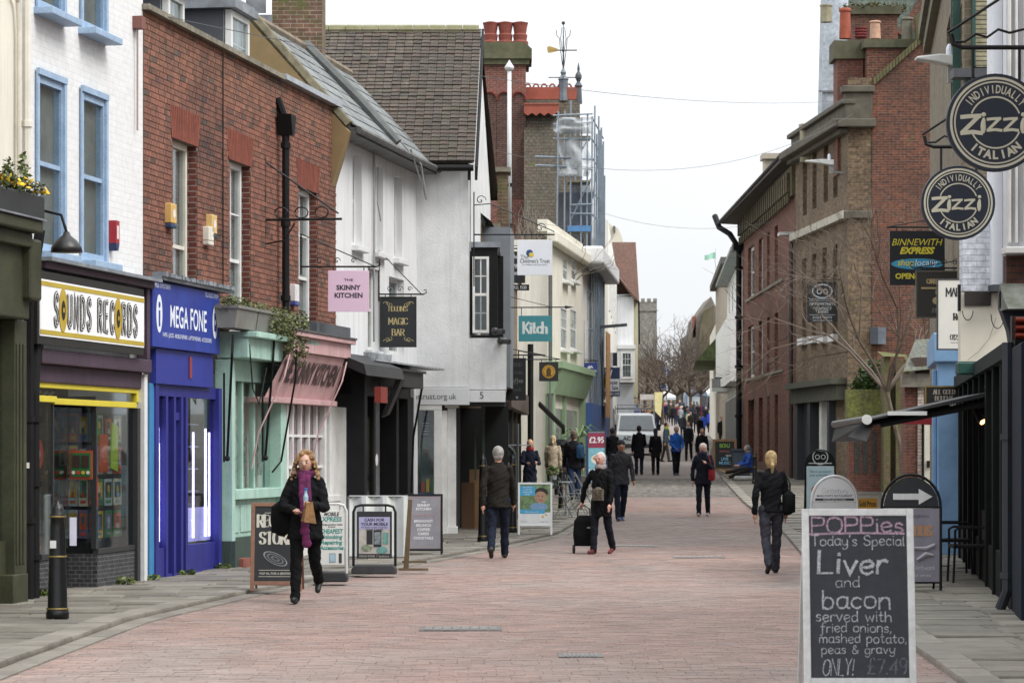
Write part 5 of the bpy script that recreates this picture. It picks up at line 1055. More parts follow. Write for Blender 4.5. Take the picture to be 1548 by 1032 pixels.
# scaffolding
DS_ = 97.0; st = thing('scaffolding', 'grey scaffolding wrapped in torn white sheeting around the Victorian roof', 'scaffold', (W(842, DS_), DS_, 0)); X = lambda px, dy=0: W(px, DS_+dy)-W(842, DS_); Q = lambda py: Z(py, DS_)
SP = M('8d9aa6', .45, .15, 3, metal=.4)
def pole(a, b, r=.03): m = MB(); m.cyl(a, b, r, n=6); m.build('pole', SP, st)
rnd = random.Random(6)
for (px, dy, y0, y1) in ((861, 0, 152, 640), (868, 4, 170, 640), (893, 0, 176, 640), (897, 0, 160, 640), (903, 1.5, 168, 640), (907, 3, 178, 640), (910, 5, 190, 640), (912, 7, 236, 640), (900, .5, 200, 640), (842, -.3, 170, 360), (852, 0, 168, 640), (877, 0, 178, 640), (886, 0, 172, 640), (905, 2.4, 185, 640), (909, 4, 200, 640)): pole((X(px, dy), dy, max(gz(97), Q(y1))), (X(px, dy)+.05, dy, Q(y0)))
for py in (175, 188, 210, 239, 252, 310, 323, 396, 440, 500, 560): pole((X(836 if py < 260 else 862), -.05, Q(py)), (X(896), -.05, Q(py)+rnd.uniform(-.1, .1)), .027)
for py in (180, 212, 240, 290, 325, 380, 440, 500, 560): pole((X(896), 0, Q(py)), (X(912, 7), 7, Q(py)+.1), .027)
for (a, b) in (((864, 330), (893, 270)), ((896, 420), (905, 330)), ((866, 250), (892, 205)), ((896, 300), (908, 210)), ((896, 560), (906, 440))): pole((X(a[0]), .1, Q(a[1])), (X(b[0]), .1, Q(b[1])), .025)
pole((X(809), -.5, Q(239)), (X(862), -.05, Q(239))); pole((X(809), -.5, Q(252)), (X(862), -.05, Q(252)))
for py in (208, 275, 350): m = MB(); m.box(X(858), X(893), 0, 1.2, Q(py), Q(py)+.06, 0); m.build('boards', M('8b8470', .9, .2, 3), st); m = MB(); m.box(X(858), X(893), -.06, -.02, Q(py), Q(py)+.2); m.build('toe_board', M('4f7fae', .6), st) if py == 350 else None
SH = glass_mat('sheeting_x', 'ffffff', .5) if False else None
def sheet_mat(nm, c, tr):
    m, t_, b = nodes_of(nm); b.inputs['Base Color'].default_value = (*lin(c), 1); b.inputs['Roughness'].default_value = 1; b.inputs['Specular IOR Level'].default_value = .1; b.inputs['Alpha'].default_value = tr; return m
SHM = sheet_mat('plastic_sheeting', 'c4cace', .5); NET = sheet_mat('debris_netting', '5d6470', .75)
def sheet(x0, x1, z0, z1, y, mat, sag=.2, seed=1, name='sheeting'):
    m = MB(); n = 12; r_ = random.Random(seed); vs = []
    for i in range(n+1):
        for j in range(n+1):
            a, b = i/n, j/n; ed = (1 if j == 0 else 0)*abs(math.sin(a*9+seed))*sag*2; vs.append((x0+(x1-x0)*a+.12*math.sin(b*7+seed)*sag*2, y+sag*noise.noise(Vector((a*3, b*4, seed))), z0+(z1-z0)*b+ed))
    m.add(vs, [(i*(n+1)+j, (i+1)*(n+1)+j, (i+1)*(n+1)+j+1, i*(n+1)+j+1) for i in range(n) for j in range(n)]); m.build(name, mat, st, smooth=True)
sheet(X(839), X(893), Q(205), Q(178), -.12, SHM, .3, 2); sheet(X(846), X(892), Q(272), Q(212), -.1, SHM, .35, 5); sheet(X(862), X(893), Q(350), Q(276), .3, NET, .15, 3, 'netting')
m = MB(); m.box(X(845), X(896), 1.4, 1.5, 2, Q(285)); m.build('backing', M('5f6064', .9, .3, 1), st)
for k, (a, b, c, d) in enumerate(((898, 906, 640, 300), (899, 911, 560, 250))): pass
m = MB()
for i in range(7): m.quad((X(898+i, i), i, Q(600)), (X(899+i, i+1), i+1, Q(600)), (X(899+i, i+1), i+1, Q(330)), (X(898+i, i), i, Q(330)))
m.build('side_netting', sheet_mat('side_net', '9fb0bd', .4), st)
# ---------------------------------------------------------------- left side, further up
wc = Wall(1.05, 84, 2.34, 94.2); zc = Z(362, 84)
CRM = M('dedacd', .8, .05, 1, bump=.1, c2='cfcaba', streak=.25)
P_ = lambda px, y: (wc.u(px), wc.z(px, y))
hl = [(wc.u(a), wc.u(b), wc.z(a, y1), wc.z(a, y0)) for a, b, y0, y1 in ((850.5, 858, 387, 424), (863.5, 870, 389, 424), (847.5, 857, 462, 528), (862, 871.5, 464, 528))]
t = house('cream_georgian_house', 'cream house with tall white sash windows over a pale green shop', wc, zc, 6, CRM, hl+[(.2, 8.5, 0, 2.9)], reveal=.1); K = Kid(t)
for a, b, c, d in hl: f = sash_window(t, a, b, c, d, .02, WOODW, 3, 2, .5, .07, panes=(2, 2), sill=.06, curtain='8e948f', box=.2); f.location = (0, 0, K.dz)
box_part(K, 'cornice', CRM, -.2, wc.L+.1, -.3, 0, zc-.1, zc+.25, bevel=.05); box_part(K, 'parapet', CRM, 0, wc.L, 0, .3, zc+.25, zc+.6)
LG = M('8fa585', .5, .06, 2, c2='7d9474'); zg = wc.z(850, 562)
sf = K.e('green_shopfront'); m = MB(); m.box(-.4, 9.6, -.5, 0, zg, zg+.2); m.prismx([(-.45, zg), (0, zg), (0, zg-.75), (-.2, zg-.75)], -.2, 9.4); m.box(-.1, .3, -.2, .05, 0, zg-.75); m.box(4, 4.3, -.1, .05, 0, zg-.75); m.box(9, 9.3, -.2, .05, 0, zg-.75); m.box(.3, 9, -.05, .05, 0, .7); m.build('frame', LG, sf)
m = MB(); m.box(.3, 9, 0, .01, .7, zg-.75); m.build('shop_glass', glass_mat('clear_shop_glass', 'fafcfc', .6), sf); m = MB(); m.box(.2, 9, .8, .82, 0, zg); m.build('shop_interior', M('8a8260', .8, .4, 2, c2='4c4a34'), sf)
m = MB(); m.tube([(-.15, -.1, 0), (-.15, -.1, zc)], .06, 6); K.b(m, 'downpipe', M('5f5f5c', .6))
ws = Wall(2.34, 94.2, 3.3, 106); t = house('stucco_house', 'stucco house behind the scaffolding with a heavy white cornice', ws, Z(385, 94), 6, M('d8d8d2', .8, .06, 1), [], cat='building'); K = Kid(t)
box_part(K, 'cornice', WHITE, -.3, ws.L, -.7, 0, Z(385, 94)-.3, Z(372, 94), bevel=.08)
m = MB()
for i in range(3): m.box(1+i*3.4, 2.2+i*3.4, -.06, -.01, 4.2, 6.0)
K.b(m, 'window_frames', WOODW, kind='stuff'); box_part(K, 'shop_hoarding', M('3f5f97', .6, .1, 2), 0, ws.L, -.3, -.01, 0, 3.2)
box_part(K, 'red_banner', M('a9524a', .6, .3, 6, c2='c9b060'), 6.5, 9, -.5, -.45, 2.8, Z(500, 100))
wn = Wall(3.3, 106, 4.25, 126); t = house('grey_boarded_shop', 'narrow three storey house beyond the scaffolding behind the estate agent board', wn, Z(372, 110), 6, M('c9c5ba', .8, .08, 1), []); K = Kid(t); box_part(K, 'hoarding', M('5c5854', .8, .2, 3), 0, wn.L, -.3, -.01, 0, 3.4)
wp = Wall(4.25, 126, 6.0, 163)
t = house('parapet_house', 'tall cream rendered house with stepped parapet below the brown roof', wp, Z(388, 150), 6, M('dcdad2', .8, .05, 1), []); K = Kid(t)
for i in range(5): f = sash_window(t, 4+i*6, 5.5+i*6, 8, 10.5, -.03, WOODW, 2, 2, .5, .08, curtain='4b4f52', box=.02); f.location = (0, 0, K.dz)
t = thing('pale_gabled_block', 'pale cream gabled block showing above the brown tiled roof', 'building', (W(900, 200), 200, gz(200))); m = MB(); B = lambda px: W(px, 200)-W(900, 200); q = lambda y: Z(y, 200)-gz(200)
m.prism([(0, 0), (B(942), 0), (B(942), q(365)), (B(938), q(352)), (B(934), q(345)), (B(925), q(341)), (B(915), q(331)), (0, q(331))], 0, 12); m.build('wall', M('d5cfbf', .8, .05, 1), t); m = MB(); m.box(B(927), B(930), -.3, 0, q(352), q(342)); m.build('vent', M('5a5650'), t)
# jettied house D6
D6 = 168.0; x6 = W(931, D6); t = thing('brown_roofed_house', 'white jettied house with a steep brown roof where the left side of the street ends', 'building', (x6, D6, gz(D6))); t['base'] = gz(D6); K = Kid(t)
X = lambda px, dy=0: W(px, D6+dy)-x6; Q = lambda y, dy=0: Z(y, D6+dy)
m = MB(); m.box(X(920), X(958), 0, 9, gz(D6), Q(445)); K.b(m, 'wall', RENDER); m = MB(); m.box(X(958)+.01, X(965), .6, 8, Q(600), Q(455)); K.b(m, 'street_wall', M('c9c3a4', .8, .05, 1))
m = MB(); m.add([(X(905), -.4, Q(388)), (X(931), -.4, Q(415)), (X(957), -.4, Q(452)), (X(966), -.4, Q(456)), (X(966), 4.5, Q(366, 4.5)), (X(900), 4.5, Q(366, 4.5)), (X(966), 9, Q(456)), (X(900), 9, Q(456)), (X(900), -.4, Q(388))], [(0, 1, 2, 3, 4, 5), (4, 3, 6), (5, 4, 6, 7)]); K.b(m, 'tiled_roof', brick_mat('brown_tiles', '6a4c40', '5c4238', '3c2e28', .18, .11, moss=.1, dirt_amt=.3, bump=.9))
m = MB(); m.box(X(933), X(959), -.8, 0, Q(578), Q(527)); m.box(X(932), X(960), -.9, 0, Q(528)+.01, Q(522)); K.b(m, 'jetty_bay', WHITE)
f = sash_window(t, X(938), X(955), Q(573), Q(532), -.84, WOODW, 3, 2, .5, .1, panes=(2, 2), curtain='7d8586', box=.03); f.location = (0, 0, K.dz)
m = MB(); m.tube([(X(931), -.1, Q(640)), (X(931), -.1, Q(447)), (X(957), -.1, Q(447))], .05, 5); m.tube([(X(967), .3, Q(520)), (X(966), .3, Q(455))], .05, 5); K.b(m, 'black_pipes', BLACK)
m = MB(); m.box(X(930), X(958), -.3, -.05, gz(D6), Q(580)); K.b(m, 'shopfront', M('c8ccd0', .6, .15, 2))
# tower, church roof and wall closing the view
def far_block(name, label, cat, px0, px1, y0, d, mat, dep=8, extra=None, pw='wall'):
    t = thing(name, label, cat, (W(px0, d), d, gz(d))); m = MB(); m.box(0, W(px1, d)-W(px0, d), 0, dep, -.5, Z(y0, d)-gz(d)); m.build(pw, mat, t); return t
FLINT = M('8c8a82', .9, .25, 1.5, c2='6c6a62', fine=.3, bscale=8)
t = far_block('flint_tower', 'grey flint gate tower above the bare trees', 'tower', 960, 993, 456, 420, FLINT, 10); m = MB(); wd = W(993, 420)-W(960, 420)
for i in range(4): m.box(i*wd/3.6, i*wd/3.6+.55, -.1, .6, Z(456, 420)-gz(420), Z(451, 420)-gz(420))
m.box(-.1, wd+.1, -.15, .5, Z(470, 420)-gz(420), Z(468, 420)-gz(420)); m.build('battlement', FLINT, t)
t = thing('stone_hall', 'old stone hall with a steep grey roof beyond the trees on the right', 'building', (W(1040, 330), 330, gz(330))); B = lambda px: W(px, 330)-W(1040, 330); q = lambda y: Z(y, 330)-gz(330)
m = MB(); m.prism([(0, 0), (B(1085), 0), (B(1085), q(470)), (B(1075), q(448)), (B(1052), q(480)), (B(1048), q(500)), (0, q(505))], 0, 14); m.build('wall', M('7c766c', .9, .2, .5, c2='5e5850'), t); m = MB(); m.prism([(B(1055), q(600)), (B(1078), q(600)), (B(1078), q(462)), (B(1064), q(470)), (B(1057), q(500))], -.6, -.05); m.build('gable', M('655c4d', .9, .25, .6, c2='4c4a30'), t)
m = MB(); m.box(B(1047), B(1052), 0, 1, q(510), q(478)); m.build('chimney', M('8a4a40'), t)
t = far_block('stone_wall_building', 'pale stone market building behind the trees and stalls', 'building', 955, 1080, 560, 335, M('a39d92', .9, .12, .4, c2='8b857a'), 8)
m = MB()
for px in (1008, 1030, 1052): m.box(W(px, 335)-W(955, 335), W(px+7, 335)-W(955, 335), -.05, -.01, Z(604, 335)-gz(335), Z(578, 335)-gz(335))
m.build('window', M('4c5258', .4), t)
t = far_block('flint_building', 'flint and brick building behind the left trees', 'building', 940, 1005, 545, 332, M('858078', .9, .3, .8, c2='77604f', fine=.3, bscale=5), 6)
# ---------------------------------------------------------------- right side, far
def rwall(xf, df, xn, dn): return Wall(xf, df, xn, dn)
wr5 = rwall(13.9, 200, 12.15, 166); WH2 = M('d9dad8', .8, .05, 1)
t = house('cream_far_house', 'cream house with a green tiled pent roof at the far end on the right', wr5, Z(500, 190), 6, M('d5d0c2', .8, .05, 1), []); K = Kid(t)
m = MB(); m.prismx([(-1.4, 6.8), (0, 8.4), (0, 6.8)], wr5.L*.4, wr5.L+1); K.b(m, 'pent_roof', M('5d6b45', .9, .3, 3))
wr6 = rwall(12.6, 176, 11.35, 150); z6 = Z(424, 165); t = house('tan_far_house', 'narrow tan house under an overhanging dark roof on the right', wr6, z6, 6, M('a39888', .8, .1, 1), []); K = Kid(t)
box_part(K, 'roof_overhang', M('55544f', .8, .2, 2), -.5, wr6.L+.2, -.35, 6, z6, z6+.35)
wr7 = rwall(11.35, 150, 10.0, 122.5); z7 = Z(412, 140)
hw_ = []
for i in range(4):
    for (z0, z1) in ((5.2, 7.0), (8.2, 9.8)): hw_.append((3+i*6.2, 4.6+i*6.2, z0, z1))
t = house('white_jettied_house', 'tall white fronted houses beyond the brick building on the right', wr7, z7, 6, WH2, hw_, reveal=.1); K = Kid(t)
for a, b, c, d in hw_: f = sash_window(t, a, b, c, d, .02, WOODW, 2, 2, .5, .08, curtain='4a5156', box=.12); f.location = (0, 0, K.dz)
m = MB(); m.quad((-.3, -.6, z7), (wr7.L+.3, -.6, z7), (wr7.L+.3, 3.5, z7+2.2), (-.3, 3.5, z7+2.2)); m.box(-.3, wr7.L+.3, -.6, 0, z7-.15, z7-.005); K.b(m, 'slate_roof', M('7f8784', .7, .15, 2))
box_part(K, 'jetty', WH2, 0, wr7.L, -.6, -.01, 4.6, 7.6); box_part(K, 'dark_shopfront', M('55585a', .6, .2, 2), 0, wr7.L, -.1, -.01, gz(130), 4.1)
for i, (px, y0, y1, c, lab, hwid) in enumerate(((1094, 570, 587, '4c4c50', 'dark hanging sign high on the white houses at the far right', 6), (1082, 572, 590, '8a8a8a', 'grey hanging sign left of the dark one at the far right', 6), (1091, 578, 584, 'c9ccc9', 'long pale projecting sign board at the far right', 15))):
    dd = 140-i*4; z0 = Z(y1+ (8 if i == 2 else 0), dd); m = MB(); hh = (y1-y0)*dd/F; m.box(-hwid*dd/F, hwid*dd/F, -.05, .05, 0, hh, 0); m.box(-.05, hwid*dd/F*1.6, -.03, .03, hh, hh+.06, 1)
    o = m.build('hanging_sign', [M(c, .6), BLACKM], loc=(W(px, dd), dd, z0)); tag(o, lab, 'sign')
# --- brick building with the black drainpipe
wb = rwall(9.35, 115.5, 9.42, 94.6); zt = 11.0; RB = brick_mat('right_red_brick', '7c4433', '66392c', '66564c', dirt='3a2c24', dirt_amt=.85, stain_scale=.4, grain=1.7, moss=.06)
hl = []
for (a, b) in ((1131, 1140), (1147, 1153), (1159.5, 1163.5), (1171, 1176)):
    for (z0, z1) in ((7.6, 9.6), (4.45, 6.5), (1.2, 3.6)): hl.append((wb.u(a), wb.u(b), z0, z1))
t = house('long_brick_building', 'long red brick building with recessed windows and a black corner drainpipe', wb, zt, 8, RB, hl, reveal=.3); K = Kid(t)
for i, (a, b, c, d) in enumerate(hl):
    if i % 3 == 2: box_part(K, 'blocked_window', M('4f2c24', .9, .3, 3), a, b, .2, .24, c, d)
    else: f = sash_window(t, a, b, c, d, .14, WOODW, 2, 2, .5, .12, curtain='50565a', box=.2); f.location = (0, 0, K.dz)
for (z0, z1) in ((7.5, 7.6), (4.35, 4.45)): box_part(K, 'sill_band', STONE, 2, wb.L-4, -.06, 0, z0, z1)
MOSSB = brick_mat('mossy_parapet', '5a4a36', '4a4030', '3c3628', moss=.45, dirt='35301f')
box_part(K, 'mossy_parapet', MOSSB, .3, wb.L, -.12, .3, zt-.9, zt+.1)
m = MB()
for i in range(26): m.box(.5+i*.78, .9+i*.78, -.24, -.121, zt-.75, zt-.1)
for i in range(26): m.box(.5+i*.78, .8+i*.78, -.2, -.121, zt-1.1, zt-.8)
K.b(m, 'corbels', MOSSB, kind='stuff')
m = MB(); m.add([(-.6, -.85, zt+.05), (wb.L, -.3, zt+.6), (wb.L, 4, zt+4), (-.6, 4, zt+3.5), (-.6, -.85, zt-.15), (wb.L, -.3, zt+.4)], [(0, 1, 2, 3), (4, 5, 1, 0)]); m.quad((-.6, -.85, zt-.15), (-.6, 4, zt-.15), (-.6, 4, zt+3.5), (-.6, -.85, zt+.05)); m.quad((-.6, -.85, zt-.15), (wb.L, -.3, zt+.4), (wb.L, .1, zt+.3), (-.6, .1, zt-.2)); K.b(m, 'roof', M('4d443c', .9, .3, 3, c2='37322b'))
m = MB(); m.tube([(.2, -.15, gz(115)), (.2, -.15, zt-1.2), (-.1, -.5, zt-.6), (-.5, -.9, zt-.3), (-.9, -1.05, zt+.2)], .12, 8); m.box(-.3, .5, -.4, -.02, zt-1.3, zt-1.0); m.tube([(-.6, -.95, zt-.15), (wb.L, -.5, zt+.4)], .07, 6)
for z in (3, 5, 7, 9): m.cyl((.2, -.15, z-.06), (.2, -.15, z+.06), .17, n=8)
K.b(m, 'drainpipe', BLACK)
pipe(K, 'second_pipe', [(wb.L-.2, -.12, gz(95)), (wb.L-.2, -.12, 8.8)], .07, M('3a3430', .6), rings=[(wb.L-.2, -.12, z) for z in (3, 6)]); box_part(K, 'bell_box', M('cfcfcf'), wb.L-.9, wb.L-.2, -.5, 0, 8.8, 8.9)
# --- grey brown corner building with the optician
wo_ = rwall(9.4, 94.3, 10.04, 85.0); GB = brick_mat('grey_brown_brick', '7d6850', '584838', '7a6e5e', dirt='3a3026', dirt_amt=.6, moss=.1, grain=1.4); Z12 = 12.05
hl = [(wo_.u(a), wo_.u(b), wo_.z(a, y1), wo_.z(a, y0)) for a, b, y0, y1 in ((1213.5, 1220, 231, 327), (1228, 1235, 221, 317), (1245, 1252.5, 210, 307), (1259.5, 1267, 198, 300), (1212.5, 1219, 392, 512), (1227, 1234, 385, 509), (1243, 1250, 376, 508), (1259, 1266, 371, 506))]
t = house('corner_building', 'grey brown brick corner building with tall narrow windows and dark optician shopfront', wo_, Z12, .5, GB, hl+[(1.2, 7.2, 0, 3.5)], reveal=.25); K = Kid(t); L = wo_.L
for i, (a, b, c, d) in enumerate(hl):
    f = sash_window(t, a, b, c, d, .16, M('8a8a84', .6, .1, 3), 1, 2, .5, .06, curtain='2e2f2e', box=.15); f.location = (0, 0, K.dz)
    if i > 3: box_part(K, 'sill', WHITE, a-.1, b+.1, -.15, .1, c-.22, c-.005)
box_part(K, 'sill_band', M('b5afa2', .8, .15, 3), -.1, L+.1, -.2, 0, 8.55, 8.78)
GBs = M('5f594d', .9, .25, 2, c2='45423a'); m = MB(); m.box(-.3, L+.1, -.25, 0, 11.1, 11.25); m.box(-.4, L+.3, -.5, 0, 11.25, 11.5); m.box(-.2, L+.1, -.12, 0, 11.5, 11.95); m.box(-.3, L+.2, -.25, .2, 11.95, 12.1); K.b(m, 'cornice', GBs, bevel=.03)
m = MB(); m.box(.7, L-.2, -.5, 0, 3.62, 3.8); m.box(.8, L-.3, -.3, 0, 3.15, 3.62); K.b(m, 'shop_cornice', M('4c4a44', .8, .3, 4, c2='3c4030')); DK = M('33373d', .5, .1, 3)
m = MB(); m.box(1.0, 1.5, -.2, .2, 0, 3.15); m.box(3.4, 3.9, -.2, .2, 0, 3.15); m.box(6.9, 7.3, -.2, .2, 0, 3.15); m.box(1.5, 3.4, 0, .1, 0, 3.15); K.b(m, 'dark_pilasters', DK)
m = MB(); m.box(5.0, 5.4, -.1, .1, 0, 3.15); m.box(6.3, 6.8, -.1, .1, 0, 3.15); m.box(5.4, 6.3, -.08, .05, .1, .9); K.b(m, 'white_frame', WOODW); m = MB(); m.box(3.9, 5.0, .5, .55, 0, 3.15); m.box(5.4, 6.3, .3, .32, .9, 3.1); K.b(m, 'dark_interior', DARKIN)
m = MB(); btext(m, 'OPTICIAN', 4.2, 3.3, .2, -.305, 0, 2.0); K.b(m, 'fascia_lettering', M('4c4c48')); 
# gable wall facing down the street
D8 = 85.0; xg = 10.04; t = thing('red_brick_gable', 'tall stained red brick gable wall with mossy coping behind the bare tree', 'building', (xg, D8, gz(D8))); t['base'] = gz(D8); K = Kid(t)
X = lambda px, dy=0: W(px, D8+dy)-xg; Q = lambda y: Z(y, D8)
RG = brick_mat('gable_brick', '74432f', '4f3026', '73675d', dirt='3d3029', dirt_amt=.8, moss=.05, stain_scale=.45)
m = MB(); m.quad((0, 0, 0), (X(1318), 0, 0), (X(1318), 0, Q(118)), (0, 0, Q(118))); m.quad((0, -.0, Q(150)), (X(1318), 0, Q(150)), (X(1318), 9, Q(150)), (0, 9, Q(150))); K.b(m, 'corner_wall', GB)
m = MB(); m.box(-.35, X(1322), -.4, .3, 11.25, 11.5); m.box(-.1, X(1318), -.15, .3, 11.5, 12.3); m.box(-.2, X(1321), -.25, .3, 12.3, 12.5); m.box(-.15, X(1318), -.12, 0, 8.55, 8.78); K.b(m, 'cornice_return', GBs, bevel=.03)
m = MB(); m.add([(X(1318)+.001, -.03, 0), (X(1440), -.03, 0), (X(1440), -.03, Q(50)), (X(1394), -.03, Q(59)), (X(1324), -.03, Q(120)), (X(1318)+.001, -.03, Q(120))], [(0, 1, 2, 3, 4, 5)]); m.quad((X(1440), -.03, 0), (X(1440), 9, 0), (X(1440), 9, Q(50)), (X(1440), -.03, Q(50))); K.b(m, 'gable_wall', RG)
def slope_bricks(m, x0, z0, x1, z1, n):
    for i in range(n):
        a = i/n; x = x0+(x1-x0)*a; z = z0+(z1-z0)*a; dx = (x1-x0)/n; dz = (z1-z0)/n; m.add([(x, -.14, z-.12), (x+dx*.85, -.14, z+dz*.85-.12), (x+dx*.85, -.14, z+dz*.85+.1), (x, -.14, z+.1), (x, .3, z-.12), (x+dx*.85, .3, z+dz*.85-.12), (x+dx*.85, .3, z+dz*.85+.1), (x, .3, z+.1)], [(0, 1, 2, 3), (3, 2, 6, 7), (4, 0, 3, 7), (1, 5, 6, 2)])
m = MB(); slope_bricks(m, X(1320), Q(124), X(1396), Q(56), 16); K.b(m, 'coping_bricks', M('5f5a40', .9, .3, 3, c2='4a4a2a'), kind='stuff')
m = MB(); m.box(X(1390), X(1424), -.2, 1, Q(62), Q(18)); K.b(m, 'mossy_pier', brick_mat('moss_pier', '7a4a38', '5f5a32', '5a5a3a', moss=.8))
for (a, b, y0, dy, lab) in ((1263, 1308, 62, 1.2, 0), (1308, 1380, 60, .6, 1), (1286, 1360, 10, 4, 2)):
    s_ = thing('chimney_stack', ('squat left chimney stack on the brown corner building', 'wide chimney stack left of the sloping gable coping', 'moss topped chimney stack at the back on the right roofs')[lab], 'chimney', (xg+X(a, dy), D8+dy, gz(D8))); wd = X(b, dy)-X(a, dy); zz = Z(y0, D8+dy)-gz(D8)
    m = MB(); m.box(.06, wd-.06, 0, 1.1, 9.5, zz-.25); m.build('stack', RG if lab else brick_mat('stack_brick', '7a4538', '5f3a30', '6a5f55', dirt_amt=.5), s_)
    m = MB(); m.box(-.06, wd+.04, -.1, 1.2, zz-.55 if lab == 0 else zz-.25, zz); m.build('cap', M('54503f', .9, .3, 4, c2='3f4230'), s_)
    if lab == 2: m = MB(); leaf_cloud(m, [((wd*i/6, .3, zz), (.3, .5, .16)) for i in range(7)], 700, .06, rnd); m.build('moss_tuft', M('5c5838', .9, .3, 6, tint=True, name='tinted_moss_tuft'), s_)
for (a, b, y0, y1, c, dy, lab) in ((1268, 1287, 12, 58, 'a0523c', 1.7, 'tall terracotta chimney pot leaning at the left of the stack'), (1292, 1311, 40, 57, '7c3434', 1.6, 'squat dark red louvred chimney pot'), (1314, 1332, 31, 58, 'c49c84', 1.1, 'pale pink chimney pot with a rolled rim'), (1362, 1381, 26, 60, '777364', 1.1, 'weathered grey chimney pot at the right end of the stack')):
    dd = D8+dy; r = (b-a)/2*dd/F; h = (y1-y0)*dd/F; p = thing('chimney_pot', lab, 'chimney pot', (W((a+b)/2, dd), dd, Z(y1, dd)-.02)); m = MB()
    if c == '7c3434':
        pr = []
        for i in range(4): pr += [(r*.8, i*h/4), (r, i*h/4+.03), (r, i*h/4+h/6)]
        m.lathe((0, 0, 0), pr, 14)
    else: m.lathe((0, 0, 0), [(r*.95, 0), (r*.82, h*.9), (r, h*.9), (r, h*.97), (r*.8, h), (r*.6, h*.98)], 16)
    m.build('pot', M(c, .8, .2, 4), p, smooth=False)
tw = thing('lead_clad_turret', 'pale weathered lead clad turret behind the corner building', 'turret', (W(1233, 93), 92, 9)); m = MB(); wd = W(1262, 93)-W(1233, 93)
m.add([(0, 0, 0), (wd+.1, 0, 0), (wd+.35, 0, 8), (.2, 0, 8), (0, 1.2, 0), (wd+.1, 1.2, 0), (wd+.35, 1.2, 8), (.2, 1.2, 8)], [(0, 1, 2, 3), (1, 5, 6, 2), (4, 0, 3, 7), (5, 4, 7, 6)]); m.build('cladding', M('b9c1c9', .7, .2, 2, c2='8d969e', fine=.25, bscale=12), tw)
m = MB(); m.box(-.02, wd+.3, -.05, -.01, 4.2, 4.26); m.box(-.02, wd+.3, -.05, -.01, 2.2, 2.26); m.build('seam', LEAD, tw)
for (px, y0, y1, w_, lab, dd) in ((1222, 118, 175, 13, 'broad stone finial block left of the turret', 92), (1249, 8, 34, 9, 'stone cylinder pot on the left of the turret top', 90)):
    m = MB(); r = w_*dd/F; h = (y1-y0)*dd/F; m.lathe((0, 0, 0), [(r, 0), (r, h*.9), (r*1.12, h*.92), (r*1.12, h), (r*.5, h+.02)], 8); o = m.build('stone_pot', M('a29c86', .9, .15, 3, c2='817b64'), loc=(W(px, dd), dd, Z(y1, dd)-(1.5 if px < 1230 else 0)))
    tag(o, lab, 'stone pot')
t = thing('rear_slate_roof', 'green grey slate roof slope rising at the top behind the chimneys', 'roof', (W(1262, 96), 96, 10)); B = lambda px: W(px, 96)-W(1262, 96); q = lambda y: Z(y, 96)-10
m = MB(); m.prism([(0, 0), (B(1400), 0), (B(1400), q(60)), (B(1395), q(-5)), (B(1375), q(-40)), (0, q(-40))], 0, 1); m.build('slates', brick_mat('green_slates', '6f7a70', '5f6a62', '4a524c', .3, .2, moss=.2, dirt_amt=.2), t)
m = MB(); m.prism([(B(1372), q(60)), (B(1398), q(20)), (B(1425), q(20)), (B(1425), q(-10)), (B(1395), q(-10)), (B(1355), q(52))], -.3, -.01); m.build('brick_gable', RG, t)
tt = thing('far_chimney_block', 'pale stone capped chimney block beyond the long brick building', 'chimney', (W(1156, 118), 118, 10)); m = MB(); m.box(0, W(1192, 118)-W(1156, 118), 0, 1, 0, Z(240, 118)-10); m.box(-.1, 1.2, -.15, 1.1, Z(240, 118)-10.01, Z(232, 118)-10); m.build('block', M('b3aa9a', .8, .15, 2), tt)
# --- garden wall, buttress, annex
D9 = 80.0; gw = thing('mossy_garden_wall', 'red brick and flint garden wall with a moss covered sloping cap and buttress', 'wall', (W(1283, D9), D9, gz(D9))); gw['base'] = gz(D9); K = Kid(gw); X = lambda px, dy=0: W(px, D9+dy)-W(1283, D9); Q = lambda y: Z(y, D9)
FB = brick_mat('flint_brick_wall', '744033', '633a2e', '6a6055', dirt='3f3a34', dirt_amt=.6); MOSS = M('62662c', .95, .25, 3, c2='46452a', fine=.3, bump=.6, bscale=20)
m = MB(); m.box(0, X(1395), 0, .4, 0, Q(630)); K.b(m, 'brickwork', FB)
m = MB(); m.prismx([(-.15, Q(632)), (.5, Q(632)), (.5, Q(588)), (.25, Q(588))], -.05, X(1332)); m.prismx([(-.15, Q(632)), (.5, Q(632)), (.5, Q(590)), (.25, Q(590))], X(1360), X(1398)); K.b(m, 'mossy_cap', MOSS)
FLN = M('4a4844', .8, .3, 10, c2='2e2c2a', fine=.5)
for px in (1296, 1308, 1321, 1370, 1383):
    for j in range(1): m = MB(); m.box(X(px-4), X(px+4), -.02, -.005, Q(715), Q(652)); K.b(m, 'flint_panel', FLN)
m = MB(); m.box(X(1331), X(1341), -.7, 0, 0, Q(540)); m.box(X(1349), X(1360), -.75, 0, 0, Q(545)); m.box(X(1341), X(1349), -.4, 0, 0, Q(560)); K.b(m, 'buttress', brick_mat('buttress_brick', '6a5040', '5a5a34', '6a6450', moss=.5)); m = MB(); m.add([(X(1330), -.8, Q(540)), (X(1361), -.8, Q(540)), (X(1375), .6, Q(535)), (X(1330), .6, Q(530)), (X(1361), -.8, Q(545)), (X(1390), 0, Q(590)), (X(1361), 0, Q(600))], [(0, 1, 2, 3), (1, 5, 2), (4, 6, 5)]); K.b(m, 'mossy_buttress_cap', MOSS)
sh = thing('evergreen_shrub', 'glossy evergreen shrub spilling over the mossy garden wall', 'shrub', (W(1315, 80.6), 80.8, gz(80))); bz = gz(80); m = MB(); rnd = random.Random(41)
